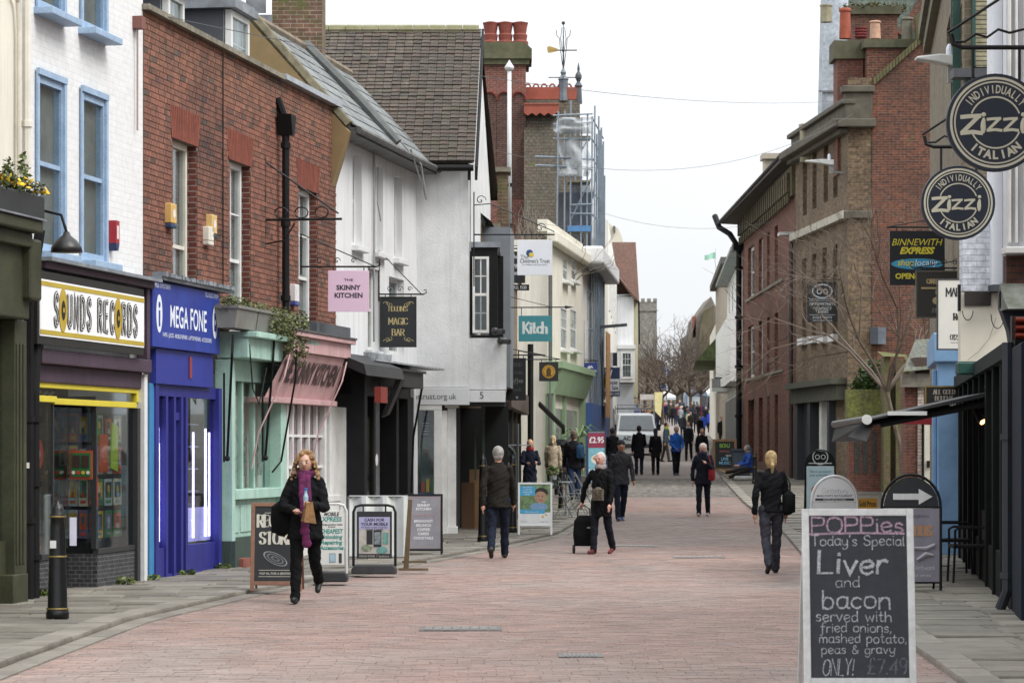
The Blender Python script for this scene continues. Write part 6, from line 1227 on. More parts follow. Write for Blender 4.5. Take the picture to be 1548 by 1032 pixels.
leaf_cloud(m, [((W(px, 80)-W(1315, 80), 0, Z(y, 80)-bz), (.28, .3, .26)) for px, y in ((1297, 585), (1306, 572), (1314, 560), (1322, 552), (1328, 570), (1318, 580), (1305, 588), (1326, 585))], 1800, .06, rnd); m.build('foliage', M('41592a', .45, .2, 5, tint=True, name='tinted_evergreen'), sh)
m = MB(); m.tube([(.1, .1, .2), (.0, .05, 2), (-.2, 0, 3.3)], .04, 6); m.build('stem', M('4a3c2c', .9), sh)
DA = 70.0; an = thing('annex', 'small slate roofed annex with a pale doorway behind the awning', 'building', (W(1362, DA), DA, gz(DA))); an['base'] = gz(DA); K = Kid(an); X = lambda px, dy=0: W(px, DA+dy)-W(1362, DA); Q = lambda y: Z(y, DA)
m = MB(); m.box(X(1368), X(1425), 0, .7, gz(DA), Q(572)); K.b(m, 'wall', FB); m = MB(); m.box(X(1362), X(1425), -.2, .1, Q(585), Q(565)); K.b(m, 'eaves_board', M('8a847a', .8, .2, 4, c2='5f5a50'))
m = MB(); m.add([(X(1362), -.35, Q(562)), (X(1430), -.35, Q(556)), (X(1430), 2.8, Q(505)), (X(1408), 2.8, Q(507))], [(0, 1, 2, 3)]); K.b(m, 'slate_roof', brick_mat('annex_slates', '66685f', '585a50', '3a3a34', .25, .16, moss=.3, dirt_amt=.3, bump=1.0))
m = MB(); m.box(X(1387), X(1396), -.06, -.01, gz(DA), Q(572)); K.b(m, 'white_brick_quoin', brick_mat('whitewashed', 'b8b0a8', 'd0cbc2', '9a6a5a', .2, .08)); m = MB(); m.box(X(1396), X(1406), -.2, .0, gz(DA), Q(632)); m.box(X(1396), X(1425), -.2, 0, Q(640), Q(628)); K.b(m, 'door_frame', M('c9c5b8', .6, .08, 3)); m = MB(); m.box(X(1406), X(1425), -.05, -.02, gz(DA), Q(640)); K.b(m, 'door', M('8f9490', .6, .1, 3)); m = MB(); m.box(X(1399), X(1404), -.26, -.21, Q(706), Q(696)); K.b(m, 'key_box', BLACK)
m = MB(); m.box(X(1402)-.3, X(1402)+.3, 0, 1, Q(572), Q(540)); K.b(m, 'dark_chimney', M('4c3c34'))
for px in (1321, 1333):
    m = MB(); m.box(-.12, .12, -.15, 0, 0, .5); o = m.build('meter_box', M('3f444c' if px == 1321 else '6a727c', .6, .2, 4), loc=(W(px, 84.8), 84.9, Z(520, 84.8))); tag(o, 'dark meter box on the red gable' if px == 1321 else 'lighter grey meter box beside the dark one on the gable', 'meter box')
# --- near right: brown stone building, pub, white pier
w2r = rwall(8.96, 61, 6.85, 43.4); SB = brick_mat('brown_stone', '7a6f5c', '6a5f4e', '8a8270', .3, .11, dirt='4a4236', dirt_amt=.5); hl = []
for (a, b, y0, y1) in ((1449, 1456, 25, 110), (1431, 1437, 45, 130)): hl.append((w2r.u(a), w2r.u(b), w2r.z(a, y1), w2r.z(a, y0)))
t = house('brown_stone_house', 'brown brick house with green shutters behind the round restaurant signs', w2r, 12.5, 6, SB, hl+[(w2r.L-3.6, w2r.L-.1, 0, 3.3)], reveal=.25); K = Kid(t); L = w2r.L
for a, b, c, d in hl: f = sash_window(t, a, b, c, d, .15, M('9a9488'), 1, 2, .5, .08, curtain='2b2b2a', box=.2); f.location = (0, 0, K.dz)
m = MB(); m.box(L-.9, L-.82, -.12, 0, 6.5, 12); m.box(L-.2, L-.12, -.12, 0, 6.5, 12); K.b(m, 'green_shutter_frame', M('24473f', .6)); m = MB()
for i in range(40): m.box(L-.82, L-.2, -.1, -.03, 6.6+i*.13, 6.68+i*.13)
K.b(m, 'louvres', M('8f8970', .8, .1, 3), kind='stuff')
m = MB(); m.box(.3, L+.3, -.25, 0, 10.4, 10.7); m.box(.3, L, -.15, 0, 10.1, 10.399); K.b(m, 'cornice', M('6f6a5a', .9, .2, 2)); 
BD = M('7ea3c8', .5, .06, 3, c2='6e92b6'); sf = K.e('blue_shopfront'); m = MB(); m.box(L-1.0, L-.05, -.35, 0, 0, 3.3); m.box(L-3.6, L-2.8, -.25, 0, 0, 3.3); m.box(L-3.7, L+.02, -.42, 0, 3.0, 3.45); m.box(L-.7, L-.4, -.42, -.351, .35, 2.9); m.box(L-1.02, L-.04, -.4, -.34, 0, .35); m.build('pilaster', BD, sf, bevel=.02)
m = MB(); m.box(L-2.8, L-1.0, .1, .12, 0, 3.1); m.build('door', M('39424c'), sf)
wp_ = rwall(6.8, 43.2, 5.06, 28.6); L = wp_.L; GRNB = M('0b100f', .75, .15, 3, spec=.15); t = house('dark_pub', 'black and dark green pub front under a cream sign panel at the right edge', wp_, 2.78, 5, GRNB, [(1.0, 13.3, .0, 2.6)], reveal=.2, cat='pub'); K = Kid(t)
m = MB()
for i in range(8): x = .9+i*1.7; m.box(x, x+.22, -.06, .12, 0, 2.7)
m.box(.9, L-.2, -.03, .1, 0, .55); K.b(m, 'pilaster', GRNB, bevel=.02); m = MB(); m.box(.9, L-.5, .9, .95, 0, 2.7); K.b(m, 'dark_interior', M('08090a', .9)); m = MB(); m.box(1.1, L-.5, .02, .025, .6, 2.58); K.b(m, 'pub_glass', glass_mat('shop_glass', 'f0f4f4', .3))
m = MB(); m.box(.3, L-.3, -.1, -.002, 2.6, 2.76); K.b(m, 'dark_fascia', M('0f1b19', .8, .15, 3, spec=.2)); box_part(K, 'blue_pilaster', M('141d29', .8, .1, 3, spec=.2), L-.1, L+1.5, -.03, .1, 0, 2.7, bevel=.02)
pipe(K, 'drainpipe', [(L-.2, -.14, .06), (L-.15, -.07, .25), (L-.15, -.07, 2.75)], .055, M('2b3038', .5), rings=[(L-.15, -.07, z) for z in (.4, 1.8)])
# cream panel, whitewashed block and pier
DP = 36.0; X = lambda px, dy=0: W(px, DP+dy)-W(1450, DP); Q = lambda y: Z(y, DP)
t = thing('whitewashed_bay', 'whitewashed brick bay and tall white pier above a cream panel', 'building', (W(1450, DP), DP, 0)); t['base'] = 0; K = Kid(t)
m = MB(); m.box(X(1452), X(1530), 0, .2, Q(546), Q(442)); K.b(m, 'cream_panel', M('d6d0c0', .7, .06, 2)); m = MB(); m.box(X(1448), X(1532), -.05, .22, Q(566), Q(547)); K.b(m, 'green_beam', M('1f4a42', .5, .1, 3), bevel=.02)
m = MB(); m.box(X(1456), X(1502), .02, .3, Q(440), Q(336)); K.b(m, 'whitewashed_brick', brick_mat('whitewash2', 'd4d8e0', 'cdd1da', 'b9bcc6', dirt='9a9a98', dirt_amt=.25)); m = MB(); m.box(X(1458, 1.5), X(1499, 1.5), 1.5, 1.7, Q(360), Q(-80)); K.b(m, 'brown_brick', SB); m = MB(); m.box(X(1442, 1.2), X(1499, 1.2), 1.2, 1.5, Q(98), Q(84)); m.box(X(1459, 1.3), X(1499, 1.3), 1.3, 1.5, Q(150), Q(98)); K.b(m, 'dark_canopy', M('4a4c50', .6, .2, 4)); m = MB(); m.box(X(1470, 1.4), X(1475, 1.4), 1.4, 1.5, Q(78), Q(-60)); K.b(m, 'shutter_frame', M('24473f', .6)); m = MB(); m.box(X(1475, 1.45), X(1497, 1.45), 1.45, 1.5, Q(78), Q(-60)); K.b(m, 'shutter', brick_mat('louvre', '9a9478', '8f8970', '4a463a', 3, .06, dirt_amt=.2)); m = MB(); m.box(X(1458), X(1497), -.03, 0, Q(462), Q(442)); K.b(m, 'dark_bracket', M('2a2420'))
m = MB(); m.box(X(1497), X(1513), -.12, .25, Q(442), Q(-60)); K.b(m, 'white_pier', M('dfe2e8', .8, .05, 2, bump=.3, bscale=12)); m = MB(); m.tube([(X(1521), -.2, Q(430)), (X(1521), -.2, Q(-60))], .07, 10); K.b(m, 'grey_downpipe', M('b4bac2', .5, .05, 2)); m = MB(); m.box(X(1512), X(1532), -.1, .2, Q(436), Q(-60)); K.b(m, 'grey_reveal', M('a9aeb6', .8, .08, 2)); m = MB(); m.box(X(1494), X(1534), -.3, .3, Q(442), Q(432)); K.b(m, 'dark_capital', M('3a3f44', .6))
m = MB(); m.box(X(1452)-.03, X(1452), -.03, .05, Q(470), Q(430)); m.tube([(X(1462+8*math.cos(a)), -.05, Q(470-14*math.sin(a))) for a in [PI+PI*q/8 for q in range(9)]], .006, 5); m.tube([(X(1505), -.04, Q(480)), (X(1495), -.04, Q(512)), (X(1478), -.04, Q(532)), (X(1462), -.04, Q(544))], .003, 4); m.tube([(X(1507+10*math.cos(a)), -.05, Q(475-22*math.sin(a))) for a in [PI+PI*q/8 for q in range(9)]], .006, 5); K.b(m, 'cables', BLACK)
DW = 31.0; X = lambda px, dy=0: W(px, DW+dy)-W(1516, DW); Q = lambda y: Z(y, DW); t = thing('white_bay_window', 'white painted wooden bay window at the top right edge', 'bay window', (W(1516, DW), DW, 0)); t['base'] = 0; K = Kid(t)
m = MB(); m.box(X(1521), X(1580), 0, .2, Q(382), Q(-60)); K.b(m, 'white_boarding', M('d6d9de', .6, .05, 2)); m = MB()
for px in (1523, 1533, 1546): m.box(X(px), X(px+4), -.08, 0, Q(368), Q(-60))
m.box(X(1518), X(1580), -.12, .2, Q(384), Q(374)); K.b(m, 'mouldings', WOODW, bevel=.01); m = MB(); m.box(X(1524), X(1580), .1, .3, Q(432), Q(385)); K.b(m, 'brick_base', brick_mat('pier_brick', '5f3a30', '4c322a', '3a342f'))
m = MB(); m.prismx([(-.5, Q(470)), (-.25, Q(455)), (.05, Q(428)), (.05, Q(470))], X(1512), X(1600)); K.b(m, 'lead_canopy', M('6b6f6a', .8, .3, 5, c2='4a4e40')); m = MB(); m.prism([(X(1512), Q(440)), (X(1600), Q(440)), (X(1600), Q(560)), (X(1534), Q(560)), (X(1524), Q(500)), (X(1512), Q(466))], -.05, .15); K.b(m, 'dark_fascia', M('28313c', .5, .15, 3))
m = MB(); m.box(0, .45, -.1, 0, 0, .34); o = thing('copper_heater', 'glowing copper red patio heater at the right edge', 'heater', (W(1526, 30), 29.95, Z(527, 30))); m.build('casing', M('2a2320', .5), o); m = MB()
for i in range(4): m.cyl((.03, -.13, .05+i*.08), (.42, -.13, .05+i*.08), .035, n=8)
m.build('element', M('8a3a2a', .35, .2, 5, metal=.5), o)
wq = rwall(5.2, 27.9, 4.75, 14); t = house('near_right_house', 'brick house with a dark shopfront nearest the camera on the right', wq, 9, 6, brick_mat('near_brick', '74432f', '5a382b', '73675d'), [(2, 3.2, 4, 6), (6, 7.2, 4, 6), (10, 11.2, 4, 6), (.8, 12.5, .6, 2.7)], cat='building'); K = Kid(t)
for a in (2, 6, 10): f = sash_window(t, a, a+1.2, 4, 6, .05, WOODW, 2, 2, .5, .07, sill=.06, curtain='7c8280', box=.1); f.location = (0, 0, K.dz)
box_part(K, 'fascia', M('1c2630', .6, .1, 3), .5, 12.8, -.12, 0, 2.75, 3.3, bevel=.02); box_part(K, 'shop_glass', glass_mat('shop_glass', 'f0f4f4', .3), .8, 12.5, .05, .06, .6, 2.7); box_part(K, 'shop_interior', DARKIN, .8, 12.5, .9, .95, 0, 2.8)
# ---------------------------------------------------------------- street furniture
IRON = M('151618', .35, .15, 6, metal=.2, bump=.15, bscale=30)
def bollard(px, pyf, hpx, wpx, label, note=False):
    d = dist_of_foot(pyf); h = hpx*d/F; r = wpx*d/F/2; t = thing('bollard', label, 'bollard', (W(px, d), d, gz(d)+.045), 0, 'black cast iron bollards')
    m = MB(); m.lathe((0, 0, 0), [(r, 0), (r, .05), (r*.93, .07), (r*.86, .1), (r*.66, h*.78), (r*.6, h*.84), (r*.7, h*.86), (r*.7, h*.885), (r*.6, h*.9), (r*.58, h*.93), (r*.4, h*.965), (r*.14, h*.985), (r*.15, h)], 24); m.build('shaft', IRON, t, smooth=True)
    m = MB()
    for z, k in ((.085, .94), (h*.52, .8), (h*.86, .72)): m.lathe((0, 0, z), [(r*k, 0), (r*k*1.03, .008), (r*k, .018)], 24)
    m.build('gold_band', M('8a7a4a', .4, .1, 5, metal=.6), t)
    if note:
        m = MB(); m.box(.12, .18, -.02, .02, h*.62, h*.86, 0); m.build('paper', M('c9c9d8', .8), t); m = MB(); m.box(-.06, .0, -r*.77, -r*.76, h*.6, h*.665, 0); m.build('sticker', M('d8d8d8', .8), t)
    return t
bollard(87, 941, 177, 35, 'large black bollard with gold bands and a taped paper at the left pavement', True)
bollard(730, 822, 132, 17, 'black bollard just left of the grey haired man'); bollard(775, 808, 118, 15, 'black bollard right of the grey haired man beside the poster board')
bollard(848, 771, 64, 9, 'small distant bollard behind the folding cafe chairs'); bollard(1141, 733, 48, 9, 'small bollard next to the seated person in the blue coat')
def px_box(px0, px1, y0, y1, d): return W(px0, d), W(px1, d), Z(y1, d), Z(y0, d)
def aboard(name, label, px0, px1, ytop, yfoot, framem, facem, paint=None, ybot=None, cat='sandwich board', rot=0.0, d=None, fw=.04, arch=False, legs=True, round_top=None, back=.5):
    """folding A-frame board; paint(mb_factory, x0,x1,z0,z1) draws on the front face, local x right, z up, facing -Y"""
    d = d or dist_of_foot(yfoot); x0, x1 = W(px0, d), W(px1, d); zt = Z(ytop, d)-gz(d)-.045; w = (x1-x0)/2; zb = (Z(ybot, d)-gz(d)-.045) if ybot else .12
    t = thing(name, label, cat, ((x0+x1)/2, d, gz(d)+.045), rot)
    tilt = math.atan2(back*.35, zt)
    fr = sub('front_panel', t); fr.rotation_euler = (-tilt, 0, 0)
    m = MB(); m.box(-w, -w+fw, -.015, .015, 0, zt); m.box(w-fw, w, -.015, .015, 0, zt); m.box(-w+fw, w-fw, -.015, .015, zt-fw, zt); m.box(-w+fw, w-fw, -.015, .015, zb, zb+fw); m.build('frame', framem, fr, bevel=.004)
    m = MB(); m.box(-w+fw, w-fw, -.006, .006, zb+fw, zt-fw); m.build('panel', facem, fr)
    m = MB(); yb = back*1.1; yt = math.sin(tilt)*zt+.03; m.cyl((-w+fw/2, yt, zt-.05), (-w+fw/2, yb, 0), fw*.4, n=4); m.cyl((w-fw/2, yt, zt-.05), (w-fw/2, yb, 0), fw*.4, n=4); m.cyl((-w+fw, yb*.9, zt*.3), (w-fw, yb*.9, zt*.3), fw*.35, n=4); m.add([(-w+fw, yt+.02, zt-.08), (w-fw, yt+.02, zt-.08), (w-fw, yb*.9+.02, zt*.3), (-w+fw, yb*.9+.02, zt*.3)], [(0, 1, 2, 3)]); m.build('back_panel', framem, t)
    if paint: paint(fr, -w+fw, w-fw, zb+fw, zt-fw)
    fr.location = (0, 0, 0)
    return t
# POPPIES chalkboard: frontmost
BOARD = M('2a2d33', .75, .15, 2.5, c2='34373d', fine=.12, bscale=30); CHALKW = M('b9bcc0', .95, .2, 40, fine=.45, bscale=160); CHALKP = M('b79bad', .95, .2, 40, fine=.45, bscale=160); CHALKD = M('6c7078', .95, .3, 40, fine=.5, bscale=160)
dP = 18.5
def paint_poppies(fr, x0, x1, z0, z1):
    m = MB(); px = lambda p: W(p, dP)-W(1301, dP); pz = lambda p: z1-(p-782)*(z1-z0)/(1027-782); s = (z1-z0)/(1027-782)
    wd = lambda a, b: px(b)-px(a)
    def line(txt, a, b, base, cap, w, mi, sx=1.0, sl=0.0): text(m, txt, px((a+b)/2), pz(base), cap*s, -.008, 'chalk', w, sx, 1.6, 'c', sl, mi, .045, maxw=wd(a, b))
    line('POPPies', 1231, 1370, 807, 23, .13, 1, 1.5); ribbon(m, [(px(1228), pz(810)), (px(1300), pz(808)), (px(1371), pz(809))], -.0075, lambda a, b: 3*s, 1)
    line("Today's Special", 1230, 1371, 827, 15, .10, 0, 1.25); line('Liver', 1240, 1342, 869, 33, .13, 0, 1.4, .06); line('and', 1262, 1306, 890, 16, .08, 2 if False else 0, 1.3); line('bacon', 1246, 1348, 922, 27, .10, 0, 1.4)
    line('served with', 1235, 1350, 942, 16, .09, 0, 1.2); line('fried onions,', 1235, 1357, 958, 14, .09, 0, 1.2); line('mashed potato,', 1240, 1372, 974, 14, .09, 0, 1.2); line('peas & gravy', 1241, 1356, 990, 13, .09, 0, 1.25); line('ONLY!', 1244, 1290, 1022, 24, .07, 0, 1, .12); line('£7.49', 1312, 1371, 1021, 23, .10, 2, 1.0, .05)
    m.build('chalk_lettering', [CHALKW, CHALKP, CHALKD], fr)
    r_ = random.Random(3); q = MB()
    for i in range(16):
        a, b = r_.uniform(x0, x1-.1), r_.uniform(z0, z1-.05); q.ell((a, -.0064, b), (r_.uniform(.03, .1), .0003, r_.uniform(.01, .03)), 10, 4)
    q.build('chalk_smudge', M('3a3e45', .95, .2, 12), fr)
aboard('chalkboard', 'big white framed chalkboard offering liver and bacon, frontmost on the right', 1216, 1386, 767, 1060, M('d9dadb', .6, .06, 4, c2='bfc0bd', fine=.08), BOARD, paint_poppies, ybot=1035, cat='chalkboard', d=dP, fw=.046)
def paint_record(fr, x0, x1, z0, z1):
    w = x1-x0; h = z1-z0; c = (x0+x1)/2; m = MB()
    text(m, 'RECORD', c, z1-h*.27, h*.155, -.008, 'serif', .2, .8, 1.6, maxw=w*.86); text(m, 'STORE', c, z1-h*.5, h*.155, -.008, 'serif', .2, .8, 1.6, maxw=w*.8)
    m.box(c-w*.28, c-w*.04, -.009, -.0075, z1-h*.088, z1-h*.082); btext(m, 'POP IN, FOR A BROWSE', c, z0+h*.09, h*.03, -.008, .01, maxw=w*.75)
    for q in (z0+h*.145, z0+h*.06): m.box(c-w*.4, c+w*.4, -.008, -.0075, q, q+h*.006)
    m.build('lettering', M('c9c6bb', .8, .1, 20), fr); m = MB(); R = Matrix.Rotation(.45, 4, 'Y')
    m.T = Matrix.Translation((c-w*.02, -.01, z0+h*.3)) @ R
    for r, k in ((.3, 0), (.27, 1), (.2, 0), (.18, 1), (.1, 0), (.08, 1)): m.add([(w*r*math.cos(a*PI/16), -.0006*(.31-r)*10, w*r*.42*math.sin(a*PI/16)) for a in range(32)], [tuple(range(32))], k)
    m.build('record_drawing', [M('8f9396', .8, .2, 10), M('33363a', .7, .2, 10)], fr)
aboard('record_store_board', 'wooden framed blackboard reading RECORD STORE behind the curly haired woman', 378, 456, 758, 897, M('8a6450', .6, .2, 6, c2='6d4c3c'), M('24272c', .7, .2, 3), paint_record, ybot=884, d=dist_of_foot(899), fw=.045)
def paint_cash(fr, x0, x1, z0, z1):
    w = x1-x0; h = z1-z0; c = (x0+x1)/2; m = MB(); m.box(x0+w*.06, x1-w*.06, -.0085, -.0075, z0+h*.1, z1-h*.12, 0); m.box(x0+w*.06, x1-w*.06, -.010, -.009, z0+h*.62, z1-h*.12, 1)
    m.box(c-w*.22, c-w*.05, -.012, -.011, z0+h*.3, z0+h*.6, 2); m.box(c-w*.02, c+w*.2, -.014, -.013, z0+h*.25, z0+h*.6, 2); m.box(c+.0*w, c+w*.18, -.016, -.015, z0+h*.3, z0+h*.56, 3); m.box(c+w*.24, c+w*.4, -.012, -.011, z0+h*.3, z0+h*.55, 4); m.ell((c-w*.22, -.011, z0+h*.22), (w*.16, .001, h*.08), 10, 5, 5); m.ell((c+w*.22, -.0135, z0+h*.18), (w*.16, .001, h*.08), 10, 5, 4)
    btext(m, 'CASH FOR', c, z1-h*.21, h*.065, -.012, .02, mi=2, maxw=w*.7); btext(m, 'YOUR MOBILE', c, z1-h*.3, h*.065, -.012, .02, mi=2, maxw=w*.8); btext(m, 'WE WANT TO BUY YOUR OLD', c, z1-h*.355, h*.03, -.012, .01, mi=2, maxw=w*.75); btext(m, 'PHONES & TABLETS', c, z1-h*.4, h*.03, -.012, .01, mi=2, maxw=w*.6)
    btext(m, 'MEGA FONE  f  facebook', c, z0+h*.03, h*.045, -.0085, .01, mi=0, maxw=w*.85); m.build('poster', [M('b9b5ae', .6, .2, 8), M('a9a8cc', .6), M('23242c'), M('8d9aa0', .5, .4, 30), M('6fa39c', .5, .3, 20), M('8f9c84', .6, .4, 20)], fr)
def swing(px0, px1, ytop, yfoot, name, label, framem, facem, paint, basem, arch=True):
    d = dist_of_foot(yfoot); x0, x1 = W(px0, d), W(px1, d); w = (x1-x0)/2; zt = Z(ytop, d)-gz(d)-.045; t = thing(name, label, 'sandwich board', ((x0+x1)/2, d, gz(d)+.045))
    m = MB(); r = .1; m.tube([(-w+.02, 0, .1), (-w+.02, 0, zt-r), (-w+.05, 0, zt-.03), (-w+r+.02, 0, zt-.01), (w-r-.02, 0, zt-.01), (w-.05, 0, zt-.03), (w-.02, 0, zt-r), (w-.02, 0, .1)], .018, 8); m.cyl((-w*.5, 0, zt-.02), (-w*.5, 0, zt-.1), .01); m.cyl((w*.5, 0, zt-.02), (w*.5, 0, zt-.1), .01); m.build('tube_frame', framem, t)
    m = MB(); m.prism([(-w, 0), (w, 0), (w, .07), (w*.85, .12), (-w*.85, .12), (-w, .07)], -.16, .16); m.build('base', basem, t, bevel=.015)
    p = sub('hanging_panel', t); m = MB(); m.box(-w*.78, w*.78, -.007, .007, .2, zt-.09); m.build('panel', facem, p, bevel=.02); paint(p, -w*.78, w*.78, .2, zt-.09); return t
swing(532, 600, 762, 872, 'phone_cash_board', 'black swing board reading CASH FOR YOUR MOBILE', BLACKM, M('2a2a2e', .5), paint_cash, M('3b3c3e', .8, .2, 5))
def paint_cheap(fr, x0, x1, z0, z1):
    w = x1-x0; h = z1-z0; c = (x0+x1)/2; m = MB()
    for tx, q, sz, mi, mxw in (('MOBILE', .9, .07, 0, .6), ('XPRESS', .80, .085, 1, .8), ('Charges, Jewellery, Cables', .73, .03, 0, .85), ('& more', .69, .03, 0, .3), ('CHEAPEST', .58, .085, 1, .9), ('Unlocking', .485, .075, 1, .85), ('Repairing', .385, .075, 1, .85), ('Accessories', .285, .075, 1, .95)): btext(m, tx, c, z0+h*q, h*sz, -.009, .03, mi=mi, maxw=w*mxw, slant=.15)
    m.box(c-w*.1, c+w*.16, -.0092, -.0085, z0+h*.05, z0+h*.22, 2); m.box(c-w*.07, c+w*.13, -.0105, -.0095, z0+h*.07, z0+h*.2, 3); m.box(c+w*.28, c+w*.4, -.0092, -.0085, z0+h*.04, z0+h*.22, 0)
    m.build('print', [M('33363a'), M('2c8f86'), M('9aa4aa'), M('a9c8d8')], fr)
swing(477, 526, 760, 884, 'phone_repair_board', 'white board with green print about cheap unlocking and repairing behind the woman', M('d0d2d0', .5), M('dcdedb', .6, .04), paint_cheap, M('2e3032', .8))
# white banner barrier with wooden post
dB = 38.2; t = thing('banner_barrier', 'plain white cloth barrier strung behind the swing boards', 'barrier', (W(524, dB), dB+.6, gz(dB)+.045)); wB = W(614, dB)-W(524, dB)
m = MB(); n = 14; vs = [(wB*i/n, .03*math.sin(i*1.3), z) for i in range(n+1) for z in (.16, .98)]; m.add(vs, [(2*i, 2*i+2, 2*i+3, 2*i+1) for i in range(n)]); m.build('cloth', M('d3d9d4', .8, .07, 3), t); m = MB(); m.cyl((0, 0, .98), (wB, 0, .98), .014); m.cyl((0, 0, .16), (wB, 0, .16), .014); m.box(-.03, 0, -.15, .15, 0, .03); m.cyl((-.01, 0, 0), (-.01, 0, .98), .014); m.build('rail', M('9a9c9c', .4, metal=.6), t)
m = MB(); m.add([(-.035, -.03, 0), (.035, -.03, 0), (.035+.05, -.03, .95), (-.02+.05, -.03, .95), (-.035, .03, 0), (.035, .03, 0), (.085, .03, .95), (.03, .03, .95)], [(0, 1, 2, 3), (1, 5, 6, 2), (4, 0, 3, 7), (5, 4, 7, 6), (3, 2, 6, 7)]); m.box(-.1, .3, -.05, .05, 0, .03); m.box(-.05, .28, -.02, .02, .1, .13)
o = m.build('wooden_post', M('6a5a42', .8, .2, 5), loc=(W(614, dB), dB-.1, gz(dB)+.045)); tag(o, 'leaning wooden post at the end of the white cloth barrier', 'post')
def paint_skinny(fr, x0, x1, z0, z1):
    w = x1-x0; h = z1-z0; c = (x0+x1)/2; m = MB()
    for tx, q, sz, mw in (('THE', .87, .03, .2), ('SKINNY', .80, .05, .6), ('KITCHEN', .73, .05, .65), ('BREAKFAST', .50, .05, .75), ('BRUNCH', .42, .05, .55), ('COFFEE', .34, .05, .5), ('CAKES', .26, .05, .45), ('COCKTAILS', .18, .05, .75)): btext(m, tx, c, z0+h*q, h*sz, -.009, .02, maxw=w*mw)
    text(m, 'smoothies & juices', c, z0+h*.62, h*.045, -.009, 'mono', .09, 1, 1, mi=1, slant=.2, maxw=w*.95)
    for a, b, e, f in ((.04, .96, .02, .028), (.04, .96, .972, .98)): m.box(x0+w*a, x0+w*b, -.0085, -.0075, z0+h*e, z0+h*f, 2)
    for a in (.04, .95): m.box(x0+w*a, x0+w*(a+.012), -.0088, -.0078, z0+h*.03, z0+h*.97, 2)
    m.build('print', [M('dfe0e2'), M('b08a88'), M('a98a84')], fr)
aboard('menu_board', 'black framed grey marbled board listing BREAKFAST BRUNCH COFFEE CAKES', 611, 669, 745, 843, BLACK, M('6c6a72', .6, .2, 4, c2='87858c'), paint_skinny, ybot=832, fw=.03)
def paint_child(fr, x0, x1, z0, z1):
    w = x1-x0; h = z1-z0; m = MB(); P = lambda a, b: (x0+w*a, z0+h*b)
    m.box(x0, x1, -.0085, -.0075, z0, z0+h*.3, 0); m.box(x0, x1, -.0087, -.0077, z0+h*.3, z1, 1); m.box(x0, x0+w*.5, -.0105, -.0095, z0+h*.72, z1-h*.04, 2); m.box(x0, x0+w*.82, -.0115, -.0105, z0+h*.27, z0+h*.37, 2)
    m.ell((x0+w*.68, -.0095, z0+h*.68), (w*.2, .002, h*.15), 14, 8, 3); m.ell((x0+w*.7, -.0088, z0+h*.8), (w*.22, .001, h*.12), 14, 8, 4); m.ell((x0+w*.62, -.0092, z0+h*.44), (w*.3, .001, h*.1), 14, 8, 5)
    m.ell((x0+w*.62, -.0122, z0+h*.71), (w*.022, .001, h*.015), 6, 4, 4); m.ell((x0+w*.74, -.0122, z0+h*.7), (w*.022, .001, h*.015), 6, 4, 4); m.tube([(x0+w*(.63+.02*i), -.0122, z0+h*(.6+.006*abs(i-3))) for i in range(7)], .004, 4, 4)
    for tx, q in (('One Day at', .93), ('a Time for', .87), ('children like', .81), ('Bertie', .75)): btext(m, tx, x0+w*.25, z0+h*q-.01, h*.035, -.0115, .01, mi=0, maxw=w*.4)
    btext(m, 'Please help us today', x0+w*.4, z0+h*.3, h*.03, -.0125, .01, mi=0, maxw=w*.7)
    for (a, b) in ((.86, .24), (.75, .19)): m.prism([(x0+w*a+(.06 if i % 2 == 0 else .025)*w*math.cos(i*PI/5+.3), z0+h*b+(.06 if i % 2 == 0 else .025)*w*math.sin(i*PI/5+.3)) for i in range(10)], -.0095, -.0085, 6)
    btext(m, "The Children's Trust", x0+w*.78, z0+h*.05, h*.03, -.0095, .01, mi=4, maxw=w*.3); btext(m, 'find out more', x0+w*.15, z0+h*.06, h*.025, -.0095, 0, mi=4, maxw=w*.25)
    m.build('poster', [M('e2e4e4'), M('7c9a6c', .7, .4, 10), M('4aa6d2'), M('b08a70', .6, .1, 10), M('2f2622'), M('7fa2c6', .6, .2, 20), M('d0a846')], fr)
aboard('charity_board', 'white framed charity poster board with a smiling child and blue panels', 783, 835, 728, 812, M('e0e2e3', .5, .04), M('dcdedf', .6, .03), paint_child, ybot=795, fw=.035)
def paint_price(fr, x0, x1, z0, z1):
    w = x1-x0; h = z1-z0; c = (x0+x1)/2; m = MB(); m.box(x0, x1, -.0085, -.0075, z0+h*.68, z1-h*.02, 0); m.box(x0, x1, -.0087, -.0077, z0, z0+h*.67, 1); btext(m, '£2.95', c, z0+h*.78, h*.12, -.01, .02, mi=2, maxw=w*.9); m.ell((c, -.009, z0+h*.45), (w*.34, .002, h*.09), 14, 8, 3); m.ell((c, -.01, z0+h*.47), (w*.25, .002, h*.05), 12, 6, 4); btext(m, '10 BITES', c, z0+h*.16, h*.1, -.01, .02, mi=2, maxw=w*.9); m.build('poster', [M('8a2c48'), M('7db6c6', .6, .2, 8), M('e2e4e6'), M('e0ddd6'), M('b98452')], fr)
aboard('price_board', 'tall narrow poster board with a crimson £2.95 price panel', 888, 916, 650, 742, M('3a3c40', .5), M('6fa8b8'), paint_price, d=79.0, ybot=730, fw=.03)
